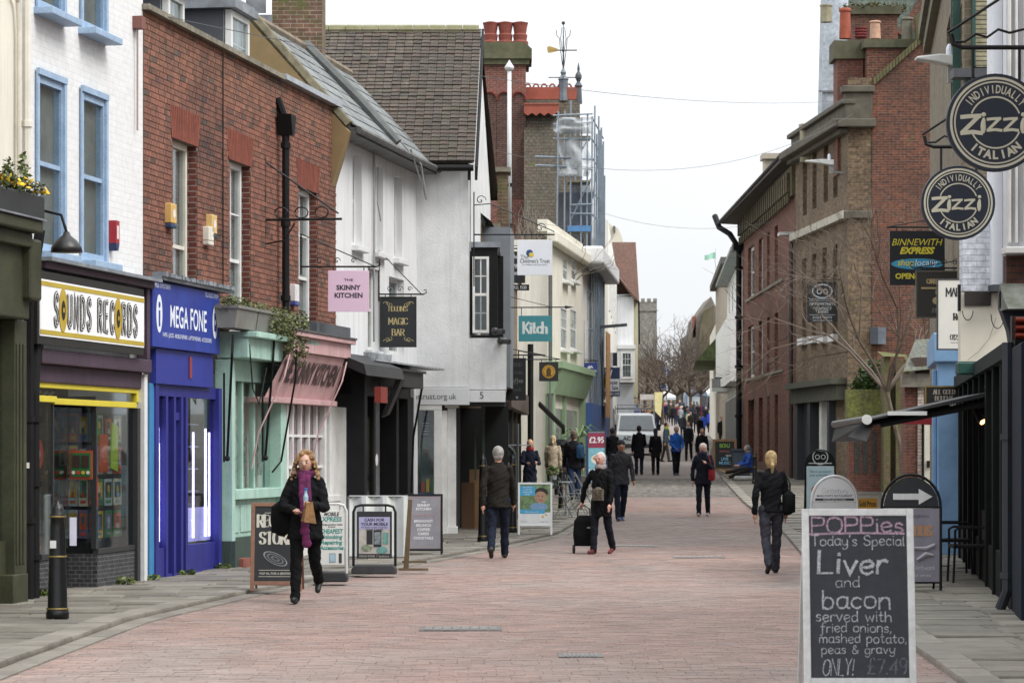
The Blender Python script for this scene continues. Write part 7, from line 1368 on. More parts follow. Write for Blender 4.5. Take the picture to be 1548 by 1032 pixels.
def paint_live(fr, x0, x1, z0, z1):
    w = x1-x0; h = z1-z0; c = (x0+x1)/2; m = MB(); text(m, 'BONJ', c, z0+h*.78, h*.13, -.009, 'mono', .16, 1, 1.5, mi=0, maxw=w*.7); btext(m, 'FESTIVAL', c, z0+h*.6, h*.07, -.009, .01, mi=1, maxw=w*.6); text(m, 'open', c+w*.2, z0+h*.45, h*.08, -.009, 'mono', .12, mi=2, maxw=w*.4); btext(m, 'LIVE', c, z0+h*.3, h*.11, -.009, .02, mi=3, maxw=w*.5); btext(m, 'MUSIC', c, z0+h*.15, h*.11, -.009, .02, mi=3, maxw=w*.6); m.build('chalk_lettering', [M('8fb84a'), M('b5656a'), M('c9c9c9'), M('7fb8d8')], fr)
aboard('music_chalkboard', 'brown framed pub chalkboard reading LIVE MUSIC by the brick wall', 1078, 1114, 663, 716, M('8a6a4a', .7, .2, 5), M('24282a', .8), paint_live, d=96.0, ybot=711, fw=.08)
# rounded top boards on the right
def round_board(px0, px1, ytop, yfoot, ysplit, label, framem, topm, lowm, paint, name='arched_board', ybot=None):
    d = dist_of_foot(yfoot); x0, x1 = W(px0, d), W(px1, d); w = (x1-x0)/2; b0 = gz(d)+.045; zt = Z(ytop, d)-b0; zs = Z(ysplit, d)-b0; zb = (Z(ybot, d)-b0) if ybot else .15; t = thing(name, label, 'sandwich board', ((x0+x1)/2, d, b0))
    N = 14; arc = [(w*math.cos(PI*i/N), zs+(zt-zs)*math.sin(PI*i/N)) for i in range(N+1)]
    m = MB(); m.prism([(a*.93, zs+(b-zs)*.93) for a, b in arc], -.008, .008); m.build('arched_panel', topm, t); m = MB(); m.tube([(w, 0, 0)]+[(a, 0, b) for a, b in arc]+[(-w, 0, 0)], .017, 6); m.cyl((-w, 0, zs), (w, 0, zs), .012); m.cyl((-w, 0, zb), (w, 0, zb), .012); m.cyl((-w, .02, zs), (-w*.95, .45, 0), .014, n=6); m.cyl((w, .02, zs), (w*.95, .45, 0), .014, n=6); m.build('tube_frame', framem, t)
    m = MB(); m.box(-w+.015, w-.015, -.006, .006, zb+.01, zs-.015); m.build('panel', lowm, t); paint(t, w, zb, zs, zt); return t
def p_arrow(t, w, zb, zs, zt):
    m = MB(); z = zs+(zt-zs)*.32; h = .035; m.prism([(-w*.62, z-h), (w*.25, z-h), (w*.25, z-h*2.6), (w*.72, z), (w*.25, z+h*2.6), (w*.25, z+h), (-w*.62, z+h)], -.012, -.0085, 0)
    hb = zs-zb
    text(m, 'TATTOOS', w*.0, zb+hb*.62, hb*.13, -.01, 'serif', .28, .8, 1.4, mi=1, maxw=w*1.8); text(m, 'inspirations', w*.2, zb+hb*.86, hb*.05, -.01, 'mono', .09, mi=2, maxw=w*1.1); text(m, 'Custom Artwork', w*.1, zb+hb*.17, hb*.06, -.01, 'mono', .08, mi=0, slant=.2, maxw=w*1.6); text(m, 'first come first served', w*.0, zb+hb*.08, hb*.04, -.01, 'mono', .08, mi=0, slant=.2, maxw=w*1.7)
    m.tube([(w*.2, -.012, zb+hb*.3), (w*.5, -.012, zb+hb*.38), (w*.75, -.012, zb+hb*.36)], [.02, .03, .015], 6, 3); m.tube([(w*.0, -.012, zb+hb*.46), (w*.5, -.012, zb+hb*.45), (w*.8, -.012, zb+hb*.5)], [.015, .025, .02], 6, 3); m.build('artwork', [M('d9dadb'), M('b58a68'), M('57506a'), M('a8a4ae')], t)
round_board(1333, 1422, 717, 898, 766, 'black arched board with a white right pointing arrow over a tattoo poster', BLACK, M('26282c', .6, .1, 4), M('8d8a96', .6, .15, 3, c2='77747f'), p_arrow, ybot=880)
def p_marlowe(t, w, zb, zs, zt):
    m = MB(); text(m, 'Canterbury', 0, zs+(zt-zs)*.32, .06, -.01, 'mono', .06, 1.1, 1, mi=1, slant=.25, maxw=w*1.3); btext(m, "MARLOWE'S RESTAURANT", 0, zs+(zt-zs)*.17, .028, -.01, .01, mi=0, maxw=w*1.7); m.box(-w*.85, w*.85, -.0105, -.009, zs+.005, zs+.035, 0); btext(m, 'MODERN BRITISH CUISINE', 0, zs+.01, .018, -.012, .01, mi=2, maxw=w*1.6); m.build('lettering', [M('2e3036'), M('9a9a9e'), M('dcdcdc')], t)
round_board(1227, 1296, 719, 872, 757, 'white arched restaurant board standing behind the big chalkboard', M('e0e0e0', .4), M('dcdee0', .5, .03), M('d4d6d8', .5, .05), p_marlowe)
def p_opt(t, w, zb, zs, zt):
    m = MB(); z = zs+(zt-zs)*.55
    m.disc(0, z, w*.55, -.009, 24, 0, r0=w*.48, sx=1.0); m.disc(-w*.2, z, w*.17, -.01, 16, 0, r0=w*.12); m.disc(w*.2, z, w*.17, -.01, 16, 0, r0=w*.12); m.box(-w*.8, w*.8, -.0105, -.0095, zs+.03, zs+.05, 0)
    m.box(-w*.85, w*.85, -.009, -.007, zb+.05, zs-.04, 2); btext(m, 'Take an eye exam in', 0, zs-.14, .045, -.0105, .01, mi=1, maxw=w*1.5); btext(m, 'your prescription', 0, zs-.21, .045, -.0105, .01, mi=1, maxw=w*1.5)
    for a, b, q in ((-.4, .55, 3), (.25, .62, 4), (.1, .35, 3), (.6, .42, 3)): m.ell((w*a, -.012, zb+(zs-zb)*b), (w*.22, .003, w*.27), 12, 7, q); m.ell((w*a, -.011, zb+(zs-zb)*(b-.22)), (w*.3, .002, w*.3), 12, 7, 5)
    m.build('poster', [M('c8ccce'), M('3f6f84'), M('b8d2da', .5, .1, 5), M('a98268'), M('4a352a'), M('e0e0de')], t)
round_board(1218, 1262, 680, 800, 703, 'narrow black arched optician board with a family photo poster', BLACK, BLACK, M('c2d6dc', .5), p_opt)
def p_gold(fr, x0, x1, z0, z1):
    m = MB(); m.box(x0+.03, x1-.03, -.0085, -.0075, z0+.02, z1-.05, 0); btext(m, 'Gold Prices', (x0+x1)/2, z1-.16, .08, -.01, .02, mi=1, maxw=(x1-x0)*.7); btext(m, 'Are', (x0+x1)/2, z1-.28, .08, -.01, .02, mi=1); m.build('print', [M('d09a38', .6, .1, 3), M('2a241c')], fr)
aboard('gold_price_board', 'pale framed orange board reading Gold Prices Are, mostly hidden', 1290, 1336, 742, 862, M('b5b2a8', .5), M('c9c5b8'), p_gold)
# ---------------------------------------------------------------- hanging signs
def hsign(label, px0, px1, y0, y1, d, boardm, paint=None, name='hanging_sign', thick=.03, bracket=None, frame=None, cat='hanging sign', group=None):
    x0, x1 = W(px0, d), W(px1, d); z0, z1 = Z(y1, d), Z(y0, d); t = thing(name, label, cat, ((x0+x1)/2, d, z0), 0, group); w = (x1-x0)/2; h = z1-z0
    m = MB(); m.box(-w, w, -thick/2, thick/2, 0, h); m.build('board', boardm, t, bevel=.003)
    if frame:
        m = MB(); f = .02; m.box(-w-f, w+f, -thick/2-.008, thick/2+.008, h-.001, h+f); m.box(-w-f, w+f, -thick/2-.008, thick/2+.008, -f, .001); m.box(-w-f, -w+.001, -thick/2-.007, thick/2+.007, 0, h); m.box(w-.001, w+f, -thick/2-.007, thick/2+.007, 0, h); m.build('frame', frame, t)
    if paint: paint(t, w, h, -thick/2-.002)
    if bracket: m = MB(); bracket(m, w, h); m.build('bracket', BLACKM, t)
    return t
def br_bar(xw, rise=.35, ext=.1, sgn=-1, drop=.06, scroll=True):
    """bar from wall at local x=xw above the sign"""
    def f(m, w, h):
        e = (w+ext)*(-sgn); z = h+drop
        m.tube([(xw, 0, z), (e, 0, z)], .014, 6); m.tube([(xw, 0, z+rise), (e*.9, 0, z+.01)], .009, 5); m.tube([(xw, 0, z-.12), (xw, 0, z+rise)], .014, 5)
        for x in (-w*.75, w*.75): m.cyl((x, 0, h), (x, 0, z), .008, n=5)
        if scroll:
            for k in range(3):
                c = xw+(e-xw)*(.25+.22*k); r = .07-.012*k; m.tube([(c+r*(1-q/14)*math.cos(q*.55), 0, z+.09+r*(1-q/14)*math.sin(q*.55)) for q in range(15)], .007, 4)
            m.tube([(e, 0, z), (e+.05*(-sgn), 0, z+.03), (e+.04*(-sgn), 0, z+.08), (e, 0, z+.07)], .01, 5)
    return f
def wallx(d): return .17*d-10.621
def pk(t, w, h, y):
    m = MB(); btext(m, 'THE', 0, h*.74, h*.07, y, .01, sx=1.3); btext(m, 'SKINNY', 0, h*.53, h*.12, y, .035, maxw=w*1.5); btext(m, 'KITCHEN', 0, h*.34, h*.12, y, .035, maxw=w*1.7); m.build('lettering', M('2e2830'), t)
d = 43.5; hsign('pale pink square hanging sign with dark capitals on an iron bracket', 496, 558, 409, 471, d, M('d9bcd2', .6, .03, 2), pk, bracket=br_bar(wallx(43.5)-W(527, d), .5, .12))
def pm(t, w, h, y):
    m = MB(); text(m, "HOUDINI'S", 0, h*.72, h*.1, y, 'serif', .12, .8, 1.2, maxw=w*1.5); text(m, 'MAGIC', 0, h*.45, h*.13, y, 'serif', .15, .9, 1.8, maxw=w*1.5); text(m, 'BAR', 0, h*.22, h*.13, y, 'serif', .15, .9, 1.8)
    for sx, sz in ((-1, 1), (1, 1), (-1, 0), (1, 0)):
        cx_, cz_ = sx*w*.7, (h*.88 if sz else h*.1)
        for k in range(3): ribbon(m, [(cx_+sx*w*.18*(1-q/9)*math.cos(q*.6+k)-sx*w*.1*k, cz_+(-1 if sz else 1)*w*.1*k*.6+w*.14*(1-q/9)*math.sin(q*.6+k)) for q in range(9)], y-.0004*k, lambda a, b: .008)
    m.build('gilt_lettering', M('b8a878', .6, .1), t)
d = 49.0; hsign("black hanging sign with gilt scrolls and gilt bar name", 576, 628, 450, 523, d, M('1d2024', .6, .1), pm, frame=M('2c2c26'), bracket=br_bar(wallx(49)-W(602, d), .75, .14))
def pct(t, w, h, y):
    m = MB(); btext(m, 'The', -w*.82, h*.47, h*.11, y, .0, align='l', mi=0); btext(m, "Children's Trust", 0, h*.35, h*.12, y, .01, mi=0, maxw=w*1.7); btext(m, 'for children with brain injury', 0, h*.28, h*.045, y, 0, mi=0, maxw=w*1.6)
    m.ell((-w*.3, y-.001, h*.63), (w*.2, .003, w*.2), 20, 8, 1); m.ell((-w*.2, y-.004, h*.58), (w*.14, .003, w*.13), 16, 6, 2); m.build('print', [M('4a4a50'), M('2a4f86'), M('e0c23c')], t)
d = 51.4; t = hsign("white square charity sign with a blue and yellow emblem", 782, 835, 363, 416, d, M('dfe3e8', .5, .03), pct)
m = MB(); xw = W(716, d)-W(808, d); h = Z(363, d)-Z(416, d); z = h+.1; m.tube([(xw, 0, z), (W(838, d)-W(808, d), 0, z)], .014, 6); m.tube([(xw, 0, Z(310, d)-Z(416, d)), (xw+.3, 0, Z(308, d)-Z(416, d)), (W(838, d)-W(808, d), 0, z+.05)], .01, 5); m.tube([(xw, 0, -.2), (xw, 0, Z(290, d)-Z(416, d))], .012, 5)
for c in (.12, 1.2): m.tube([(xw+c+.1*(1-q/14)*math.cos(q*.55), 0, z+.12+.1*(1-q/14)*math.sin(q*.55)+(.5 if c < .5 else 0)) for q in range(15)], .009, 4)
m.build('bracket', BLACKM, t)
def pal(t, w, h, y):
    m = MB()
    for tx, q in (('The', .78), ('Alleyne', .52), ('House', .27)): text(m, tx, w*.0, h*q, h*.12, y, 'serif', .2, .9, 1.8, maxw=w*1.5)
    m.build('lettering', M('c9cbcc'), t)
d = 60.0; hsign('black hanging sign with white serif words, half hidden by the charity sign', 762, 794, 380, 428, d, M('202226', .6), pal, bracket=br_bar(-.6, .2, .05, scroll=False))
def pad_(t, w, h, y): m = MB(); text(m, 'A.D. 1500', .05, h*.25, h*.5, y, 'serif', .2, .9, 1.4, maxw=w*1.6); m.build('lettering', M('c9cbcc'), t)
hsign('small black date board showing A.D. 1500', 765, 800, 430, 439, 60.5, M('202226', .6), pad_, name='date_board')
def pki(t, w, h, y): m = MB(); text(m, 'Kitch', 0, h*.32, h*.42, y, 'serif', .2, .85, 1.6, maxw=w*1.75); m.build('lettering', M('dde4e2'), t)
d = 57.0; t = hsign('teal hanging sign with white serif lettering', 784, 834, 477, 516, d, M('3f8a92', .6, .04), pki)
m = MB(); h = Z(477, d)-Z(516, d); m.tube([(-1.0, 0, h+.16), (.62, 0, h+.17)], .013, 5); m.cyl((.6, 0, h+.17), (.78, 0, h+.17), .035, .0, 6); m.tube([(-1.0, 0, h+.5), (.3, 0, h+.18)], .008, 4)
for x in (-.5, .5): m.cyl((x*.55, 0, h), (x*.55, 0, h+.16), .008)
m.build('bracket', BLACKM, t)
def pgd(t, w, h, y):
    m = MB(); m.disc(0, h/2, w*.68, y, 28, 0); m.disc(0, h/2, w*.56, y-.002, 28, 1, r0=w*.52); m.ell((0, y-.003, h*.5), (w*.25, .003, h*.22), 10, 8, 1); m.prism([(-w*.3, h*.28), (w*.3, h*.28), (w*.12, h*.42), (-w*.12, h*.42)], y-.006, y-.003, 1); m.build('emblem', [M('c79a3c'), M('5a4524')], t)
hsign('dark square sign with a round gold head emblem', 815, 844, 547, 576, 66.0, M('2b2b2c', .6), pgd, bracket=br_bar(-.7, .2, .05, scroll=False))
def pfl(t, w, h, y):
    m = MB(); text(m, 'WOOD', 0, h*.8, h*.09, y, 'serif', .2, .9, 1.5, maxw=w*1.5); text(m, 'DUTTONS', 0, h*.62, h*.07, y, 'serif', .2, .9, 1.5, maxw=w*1.7); text(m, 'Coffee', 0, h*.42, h*.1, y, 'mono', .08, mi=1, maxw=w*1.4); text(m, 'Foods', 0, h*.22, h*.08, y, 'serif', .2, mi=0, maxw=w*1.2); m.disc(w*.1, h*.07, w*.12, y, 12, 1); m.build('lettering', [M('4a4a4c'), M('9a9a9a')], t)
hsign('tall black sign with faded lettering and a drawn flower under the jetty', 765, 795, 541, 605, 58.5, M('1b1c1e', .6), pfl, bracket=br_bar(-.5, .2, .4, scroll=False))
def ptr(t, w, h, y):
    m = MB(); btext(m, 'TRESPASS', 0, h*.2, h*.2, y, .03, maxw=w*1.8); m.prism([(-w*.5, h*.5), (-w*.1, h*.78), (w*.0, h*.66), (w*.2, h*.78), (w*.5, h*.5), (w*.2, h*.6), (0, h*.5)], y-.004, y); m.build('logo', M('dfe3ee'), t)
hsign('small navy blue projecting sign with white peak logo', 881, 903, 548, 566, 95.0, M('2c3c80', .5, .05), ptr, bracket=br_bar(-.5, .1, .02, scroll=False))
def pw_(t, w, h, y):
    m = MB(); btext(m, 'W', -w*.35, h*.65, h*.28, y, .03, mi=0, maxw=w*.9); m.box(-w*.95, w*.95, y-.003, y, h*.18, h*.6, 0); btext(m, 'House', 0, h*.42, h*.14, y-.005, .02, mi=1, maxw=w*1.4); btext(m, 'For Sale', 0, h*.23, h*.14, y-.005, .02, mi=1, maxw=w*1.6); btext(m, '01227 851 2108', 0, h*.05, h*.09, y, .01, mi=0, maxw=w*1.8); m.build('print', [M('dfe2e6'), M('2c3350')], t)
t = hsign('navy and white estate agent board reading House For Sale', 912, 937, 555, 599, 104.0, M('2c3a5c', .6), pw_, name='estate_agent_board', cat='sign board'); m = MB(); m.box(-.05, .05, .02, .08, -1.2, 1.6); m.build('post', M('d5d7d9', .6), t)
hsign('plain dark board above the estate agent board', 917, 933, 533, 553, 105.5, M('2a2c32', .6), None, name='dark_board', cat='sign board'); hsign('small yellow notice by the estate agent board', 913, 921, 570, 586, 103.0, M('c9a53c', .6), None, name='yellow_notice', cat='notice')
d = 100.0; m = MB(); m.box(-W(948, d)+W(905, d), 0, -.12, .12, 0, .1, 0); m.cyl((-1.0, 0, .05), (-1.0, 0, -2.5), .04, n=6, mi=0); o = m.build('arm_light', M('45494e', .5), loc=(W(948, d), d, Z(493, d))); o.rotation_euler = (0, -.08, 0); tag(o, 'long dark projecting light arm above the estate agent board', 'light')
m = MB(); m.tube([(0, 0, 0), (0, 0, Z(520, 77)-gz(77))], .08, 8); m.cyl((0, 0, 0), (0, 0, .9), .13, n=10); o = m.build('black_post', BLACK, loc=(W(802, 77), 77, gz(77))); tag(o, 'slim black lamp post behind the teal hanging sign', 'post')
m = MB(); m.tube([(0, 0, 0), (0, 0, 2.0)], .025, 6); m.tube([(-.25, 0, 1.55), (.25, 0, 1.55)], .012, 5); o = m.build('steel_pole', M('8f9496', .4, metal=.7), loc=(W(783, 60), 60, gz(60)+.05)); tag(o, 'thin steel pole among the cafe tables', 'pole')
# right hand signs
def zizzi(label, cxp, cyp, rp, d, barz):
    x, z = W(cxp, d), Z(cyp, d); R = rp*d/F; t = thing('round_sign', label, 'hanging sign', (x, d, z), 0, 'round navy hanging signs'); NAV = M('1f2735', .5, .05, 2); CRE = M('c9c5b0', .6, .03, 3)
    m = MB(); N = 56; m.prism([(R*math.cos(2*PI*i/N), R*math.sin(2*PI*i/N)) for i in range(N)], -.03, .03); m.build('disc', NAV, t, bevel=.004)
    m = MB(); y = -.032; m.disc(0, 0, R*.93, y, 64, r0=R*.88); m.disc(0, 0, R*.845, y, 64, r0=R*.815)
    for a0, a1 in ((22, 158), (202, 338)):
        P = [(R*.52*math.cos(math.radians(a)), R*.52*math.sin(math.radians(a))+R*.0) for a in range(a0, a1+1, 4)]; ribbon(m, P, y, lambda a, b: R*.032)
    arc_text(m, 'INDIVIDUALLY', 0, 0, R*.6, 90, R*.17, y, 9.6, .02, sx=.62); arc_text(m, 'ITALIAN', 0, 0, R*.74, 270, R*.17, y, 13.5, .045, bottom=True, sx=.95)
    def zee(cx_, s):
        ribbon(m, [(a*R, b*R) for a, b in [(cx_-s*.46, s*.36), (cx_-s*.1, s*.40), (cx_+s*.44, s*.42)]], y, lambda a, b: R*s*.2); ribbon(m, [(a*R, b*R) for a, b in [(cx_+s*.34, s*.36), (cx_-s*.38, -s*.34)]], y-.0006, lambda a, b: R*s*.2); ribbon(m, [(a*R, b*R) for a, b in [(cx_-s*.46, -s*.42), (cx_+s*.1, -s*.36), (cx_+s*.52, -s*.42)]], y-.0012, lambda a, b: R*s*.2)
    m.T = Matrix.Translation((0, 0, -R*.04)); zee(-.5, .42); zee(-.03, .29); zee(.31, .29)
    for cx_, hh in ((-.25, .34), (.56, .34)): m.ell((cx_*R, y-.002, -.04*R), (R*.055, .004, R*.15), 12, 8); m.ell((cx_*R+.01*R, y-.002, R*.06), (R*.04, .004, R*.08), 10, 6); m.ell((cx_*R+.01*R, y-.002, R*.2), (R*.05, .004, R*.045), 10, 6)
    m.T = Matrix(); m.build('lettering', CRE, t)
    m = MB(); zb = Z(barz, d)-z; xw = R*2.4; xl = -R*.85
    m.tube([(xl-.02, 0, zb+.12), (xl, 0, zb+.03), (xl+.08, 0, zb), (xw, 0, zb)], .022, 8); m.tube([(xl-.05, 0, zb+.13), (xw, 0, zb+.13+R*2.2)], .014, 6); m.tube([(xl+.02, 0, zb+.05)]+[(xl+.1+.1*i, 0, zb+.05+.05*(i % 2)+.02*i) for i in range(5)]+[(xl+.62, 0, zb+.16), (xl+.7, 0, zb+.17), (xl+.72, 0, zb+.1), (xl+.66, 0, zb+.08)], .012, 6)
    for q in (-.45, .5): m.cyl((R*q, 0, R*.86), (R*q, 0, zb), .014, n=6)
    m.build('bracket', BLACKM, t)
zizzi('larger nearer round navy restaurant sign cut by the right edge', 1504, 186, 74, 25.3, 72); zizzi('smaller round navy restaurant sign hanging lower left of the larger one', 1448, 307, 56, 31.5, 222)
def pbx(t, w, h, y):
    m = MB(); btext(m, 'BINNEWITH', 0, h*.73, h*.13, y, .0, slant=.3, mi=0, maxw=w*1.85); btext(m, 'EXPRESS', 0, h*.58, h*.12, y, .05, slant=.3, mi=0, maxw=w*1.6); m.add([(w*.95*math.cos(2*PI*i/40), y, h*.39+h*.1*math.sin(2*PI*i/40)) for i in range(40)], [tuple(range(40))], 1); btext(m, 'shop', -w*.12, h*.36, h*.12, y-.003, .02, align='r', mi=0, slant=.15, maxw=w*.6); btext(m, 'locally', -w*.08, h*.36, h*.12, y-.003, .0, align='l', mi=2, slant=.15, maxw=w*.85); btext(m, 'OPEN-7', -w*.8, h*.12, h*.1, y, .04, align='l', mi=0); m.build('lettering', [M('d9cb3c'), M('3f9ac0'), M('dfe6e8')], t)
hsign('black sign with yellow italics above a blue shop locally oval', 1345, 1428, 349, 431, 47.0, M('14181f', .5), pbx, bracket=br_bar(.6, .2, .05, 1, scroll=False))
def pjw(t, w, h, y):
    m = MB(); m.box(-w*.8, w, y-.002, y, h*.62, h*.66, 0); text(m, 'CANTERBURY', 0, h*.74, h*.1, y, 'serif', .2, .7, 1.4, mi=0, maxw=w*1.4); m.disc(-w*.1, h*.36, w*.17, y, 16, 0); m.box(-w*.12, -w*.08, y-.002, y, h*.5, h*.6, 0); text(m, 'JEWELLERS', w*.1, h*.1, h*.09, y, 'serif', .2, .7, 1.4, mi=1, maxw=w*1.3); m.build('gilding', [M('a8966a'), M('6a655a')], t)
hsign('dark brown framed jeweller sign with gilt medallion', 1386, 1450, 411, 479, 45.0, M('2b2721', .5), pjw, frame=M('5c564a', .6), bracket=br_bar(.5, .15, .05, 1))
def pma(t, w, h, y):
    m = MB(); text(m, "MARLOWE'S", -w*.7, h*.76, h*.12, y, 'serif', .14, .8, 1.2, 'l'); text(m, 'Restaurant', -w*.42, h*.42, h*.09, y, 'serif', .24, .8, 1.4, 'l'); text(m, '01227 462194', -w*.55, h*.13, h*.075, y, 'serif', .16, .8, 1.6, 'l'); btext(m, 'www.marlowesrestaurant.co.uk', -w*.55, h*.08, h*.025, y, 0, align='l'); m.build('lettering', M('2c2c2c'), t)
hsign("tall off white restaurant sign with phone number beside the cream panel", 1418, 1500, 423, 527, 42.5, M('d3d1c8', .6, .04), pma, frame=M('3a3a3a', .6))
def pag(t, w, h, y):
    m = MB()
    for tx, q in (('ALL GOLD', .7), ('BOUGHT', .42), ('FOR CASH', .14)): text(m, tx, 0, h*q, h*.19, y, 'serif', .22, .9, 1.6, mi=0, maxw=w*1.4)
    m.build('lettering', M('9d968a'), t)
hsign('black and gold board reading ALL GOLD BOUGHT FOR CASH', 1400, 1454, 585, 620, 42.8, M('17150f', .5), pag, frame=M('7d6a34', .5), name='gold_buyer_sign')
def pop(t, w, h, y):
    m = MB(); m.add([(w*.68*math.cos(2*PI*i/32), y, h*.77+h*.18*math.sin(2*PI*i/32)) for i in range(32)]+[(w*.6*math.cos(2*PI*i/32), y, h*.77+h*.15*math.sin(2*PI*i/32)) for i in range(32)], [(i, (i+1) % 32, 32+(i+1) % 32, 32+i) for i in range(32)])
    m.disc(-w*.2, h*.76, w*.18, y, 14, r0=w*.11); m.disc(w*.2, h*.76, w*.18, y, 14, r0=w*.11)
    for tx, q, s_ in (('OPTOMETRISTS', .42, .07), ('CONTACT', .31, .07), ('LENSES', .23, .07), ('01227 769079', .09, .06), ('www.cargilloptician.co.uk', .03, .035)): btext(m, tx, 0, h*q, h*s_, y, .02, maxw=w*1.7)
    for q in (.53, .57, .18): m.box(-w*.85, w*.85, y-.002, y, h*q, h*(q+.01))
    m.build('lettering', M('b9bcc0'), t)
hsign('tall black optician sign with white oval logo', 1220, 1266, 426, 487, 86.0, M('191b1f', .5), pop, bracket=br_bar(-.6, .3, .1))
# lamps
def street_head(px0, px1, py, d, label, arm):
    t = thing('street_light', label, 'street light', (W(px1, d), d, Z(py, d)), 0, 'white street lights on the right hand walls'); w = W(px1, d)-W(px0, d)
    m = MB(); m.prism([(-w, .0), (-w*.55, -.04), (-w*.1, -.1), (0, -.1), (0, .06), (-w*.4, .08), (-w, .04)], -.14, .14); m.build('lamp_head', M('c9cbc8', .4, .05), t, bevel=.02); m = MB(); m.lathe((-w*.15, 0, .07), [(.05, 0), (.05, .1), (.03, .16), (.01, .18)], 10); m.build('sensor', M('dfe6f4', .3), t); m = MB(); m.box(-.12, .0, -.05, .05, -.35, -.09); m.tube([(-.06, 0, -.3), (arm, 0, -.34)], .035, 6); m.build('arm', M('8d8f8c', .5), t)
street_head(1217, 1260, 245, 85.5, 'white street light on the grey brown corner building', .4); street_head(1384, 1444, 91, 44.0, 'white street light near the top between the round sign and gable', .4)
# awning
dA = 34.0; t = thing('shop_awning', 'half folded black awning with white edged tip over the pub tables', 'awning', (W(1500, dA), dA, Z(590, dA))); xo = W(1310, dA)-W(1500, dA); zo = Z(634, dA)-Z(590, dA)
m = MB(); m.add([(xo, 0, zo), (.3, 0, .06), (.7, 6.5, .06), (xo+.35, 6.5, zo), (xo, 0, zo-.02), (.3, 0, .0), (.7, 6.5, 0), (xo+.35, 6.5, zo-.02)], [(0, 1, 2, 3), (7, 6, 5, 4), (0, 4, 5, 1), (3, 2, 6, 7), (0, 3, 7, 4), (1, 5, 6, 2)]); m.build('fabric', M('1c1d1f', .6, .2, 3), t)
m = MB(); m.cyl((xo, -.02, zo-.0), (xo+.35, 6.5, zo), .05, n=10); m.build('front_bar', M('3a3b3d', .4, metal=.4), t); m = MB(); m.cyl((xo, -.05, zo), (xo, .0, zo), .06, n=14); m.prism([(-.1, .04), (.0, .07), (.12, -.06), (.14, -.13), (.02, -.13), (-.02, -.02)], -.06, -.02); m.box(xo+.25, xo+.72, -.02, -.012, zo+.052, zo+.1); m.build('white_end_cap', M('d0d2d0', .5), t)
m = MB(); m.add([(xo-.05, .1, zo-.05), (xo+.1, .1, zo-.05), (xo-.0, .0, zo-.26), (xo-.22, .0, zo-.2), (xo-.1, 4, zo-.05), (xo+.35, 6.4, zo-.05), (xo+.3, 6.4, zo-.25)], [(0, 1, 2, 3), (0, 5, 6, 2)]); m.build('valance', M('2a2b2e', .7, .3, 8), t); m = MB(); m.tube([(xo+.2, .3, zo-.05), (0, .2, -.14)], .045, 8); m.tube([(xo+.5, 5.8, zo-.05), (.4, 6, -.1)], .045, 8); m.build('folding_arm', M('2e2f31', .4, metal=.4), t)
o = thing('red_parasol', 'folded red fabric parasol canopy glimpsed under the black awning', 'parasol', (W(1395, 48), 48, Z(640, 48))); m = MB(); m.prism([(-.4, .0), (.2, -.02), (.42, .1), (.1, .17), (-.42, .2), (-.3, .08)], -.4, .4); m.build('fabric', M('a82e34', .6, .1), o); m = MB(); m.tube([(.3, 0, .1), (.8, 0, .0)], .015); m.tube([(0, 0, .1), (0, 0, -1.2)], .02); m.build('pole', BLACKM, o)
o = thing('spotlight', 'small black spotlight with a warm lit bulb under the awning', 'lamp', (W(1474, 35), 35, Z(630, 35))); m = MB(); m.cyl((0, 0, .1), (.08, -.05, -.05), .03, .06, 12); m.tube([(0, 0, .08), (-.05, .1, .2)], .012); m.build('housing', BLACK, o); m = MB(); m.cyl((.085, -.055, -.055), (.09, -.06, -.06), .045, n=12); m.build('bulb', M((1, .5, .2), .5, 0, 1, emit=2.5, name='warm_bulb'), o)
# chairs and tables
def metal_chair(x, y, z, rz, label, grp, mat, name='folding_chair'):
    t = thing(name, label, 'chair', (x, y, z), rz, grp); S = .21
    for i in range(5): MB().box(-S, S, -.2+i*.085, -.2+i*.085+.06, .44, .455).build('slat', mat, t)
    for i in range(2): MB().box(-S, S, .22+i*.012, .235+i*.012, .62+i*.12, .69+i*.12).build('back_slat', mat, t)
    for s in (-1, 1): m = MB(); m.tube([(s*S, -.22, 0), (s*S, .24, .86)], .011, 6); m.tube([(s*S*.9, .25, 0), (s*S*.9, -.2, .44)], .011, 6); m.build('leg', mat, t)
    return t
SILV = M('9aa0a0', .35, .1, 5, metal=.5)
def round_table(x, y, z, label, mat, plant=False):
    t = thing('cafe_table', label, 'table', (x, y, z), 0, 'folding cafe tables'); m = MB(); m.lathe((0, 0, .71), [(.32, 0), (.33, .01), (.33, .02), (.3, .025)], 20); m.build('tabletop', mat, t)
    for s in (-1, 1): m = MB(); m.tube([(s*.2, -.24, 0), (s*.2, .2, .71)], .011, 6); m.tube([(s*.17, .24, 0), (s*.17, -.2, .71)], .011, 6); m.build('leg', mat, t)
d = 57.5; g0 = gz(57)+.05
round_table(W(705, d), d, g0, 'silver folding cafe table left of the grey haired man', SILV); metal_chair(W(696, 58.6), 58.6, g0, 1.4, 'silver folding chair at the left cafe table', 'folding cafe chairs', SILV)
def pot_plant(x, y, z, label, s=.13): 
    t = thing('potted_plant', label, 'plant', (x, y, z)); m = MB(); m.lathe((0, 0, 0), [(s*.5, 0), (s*.7, s*1.0), (s*.6, s)], 12); m.build('pot', M('b8bcb8', .6), t); m = MB(); leaf_cloud(m, [((0, 0, s*1.9), (s*1.2, s*1.2, s*.9))], 140, s*.3, random.Random(int(x*100))); m.build('foliage', M('5c7a3a', .6, .2, 5, tint=True, name='tinted_herb'), t)
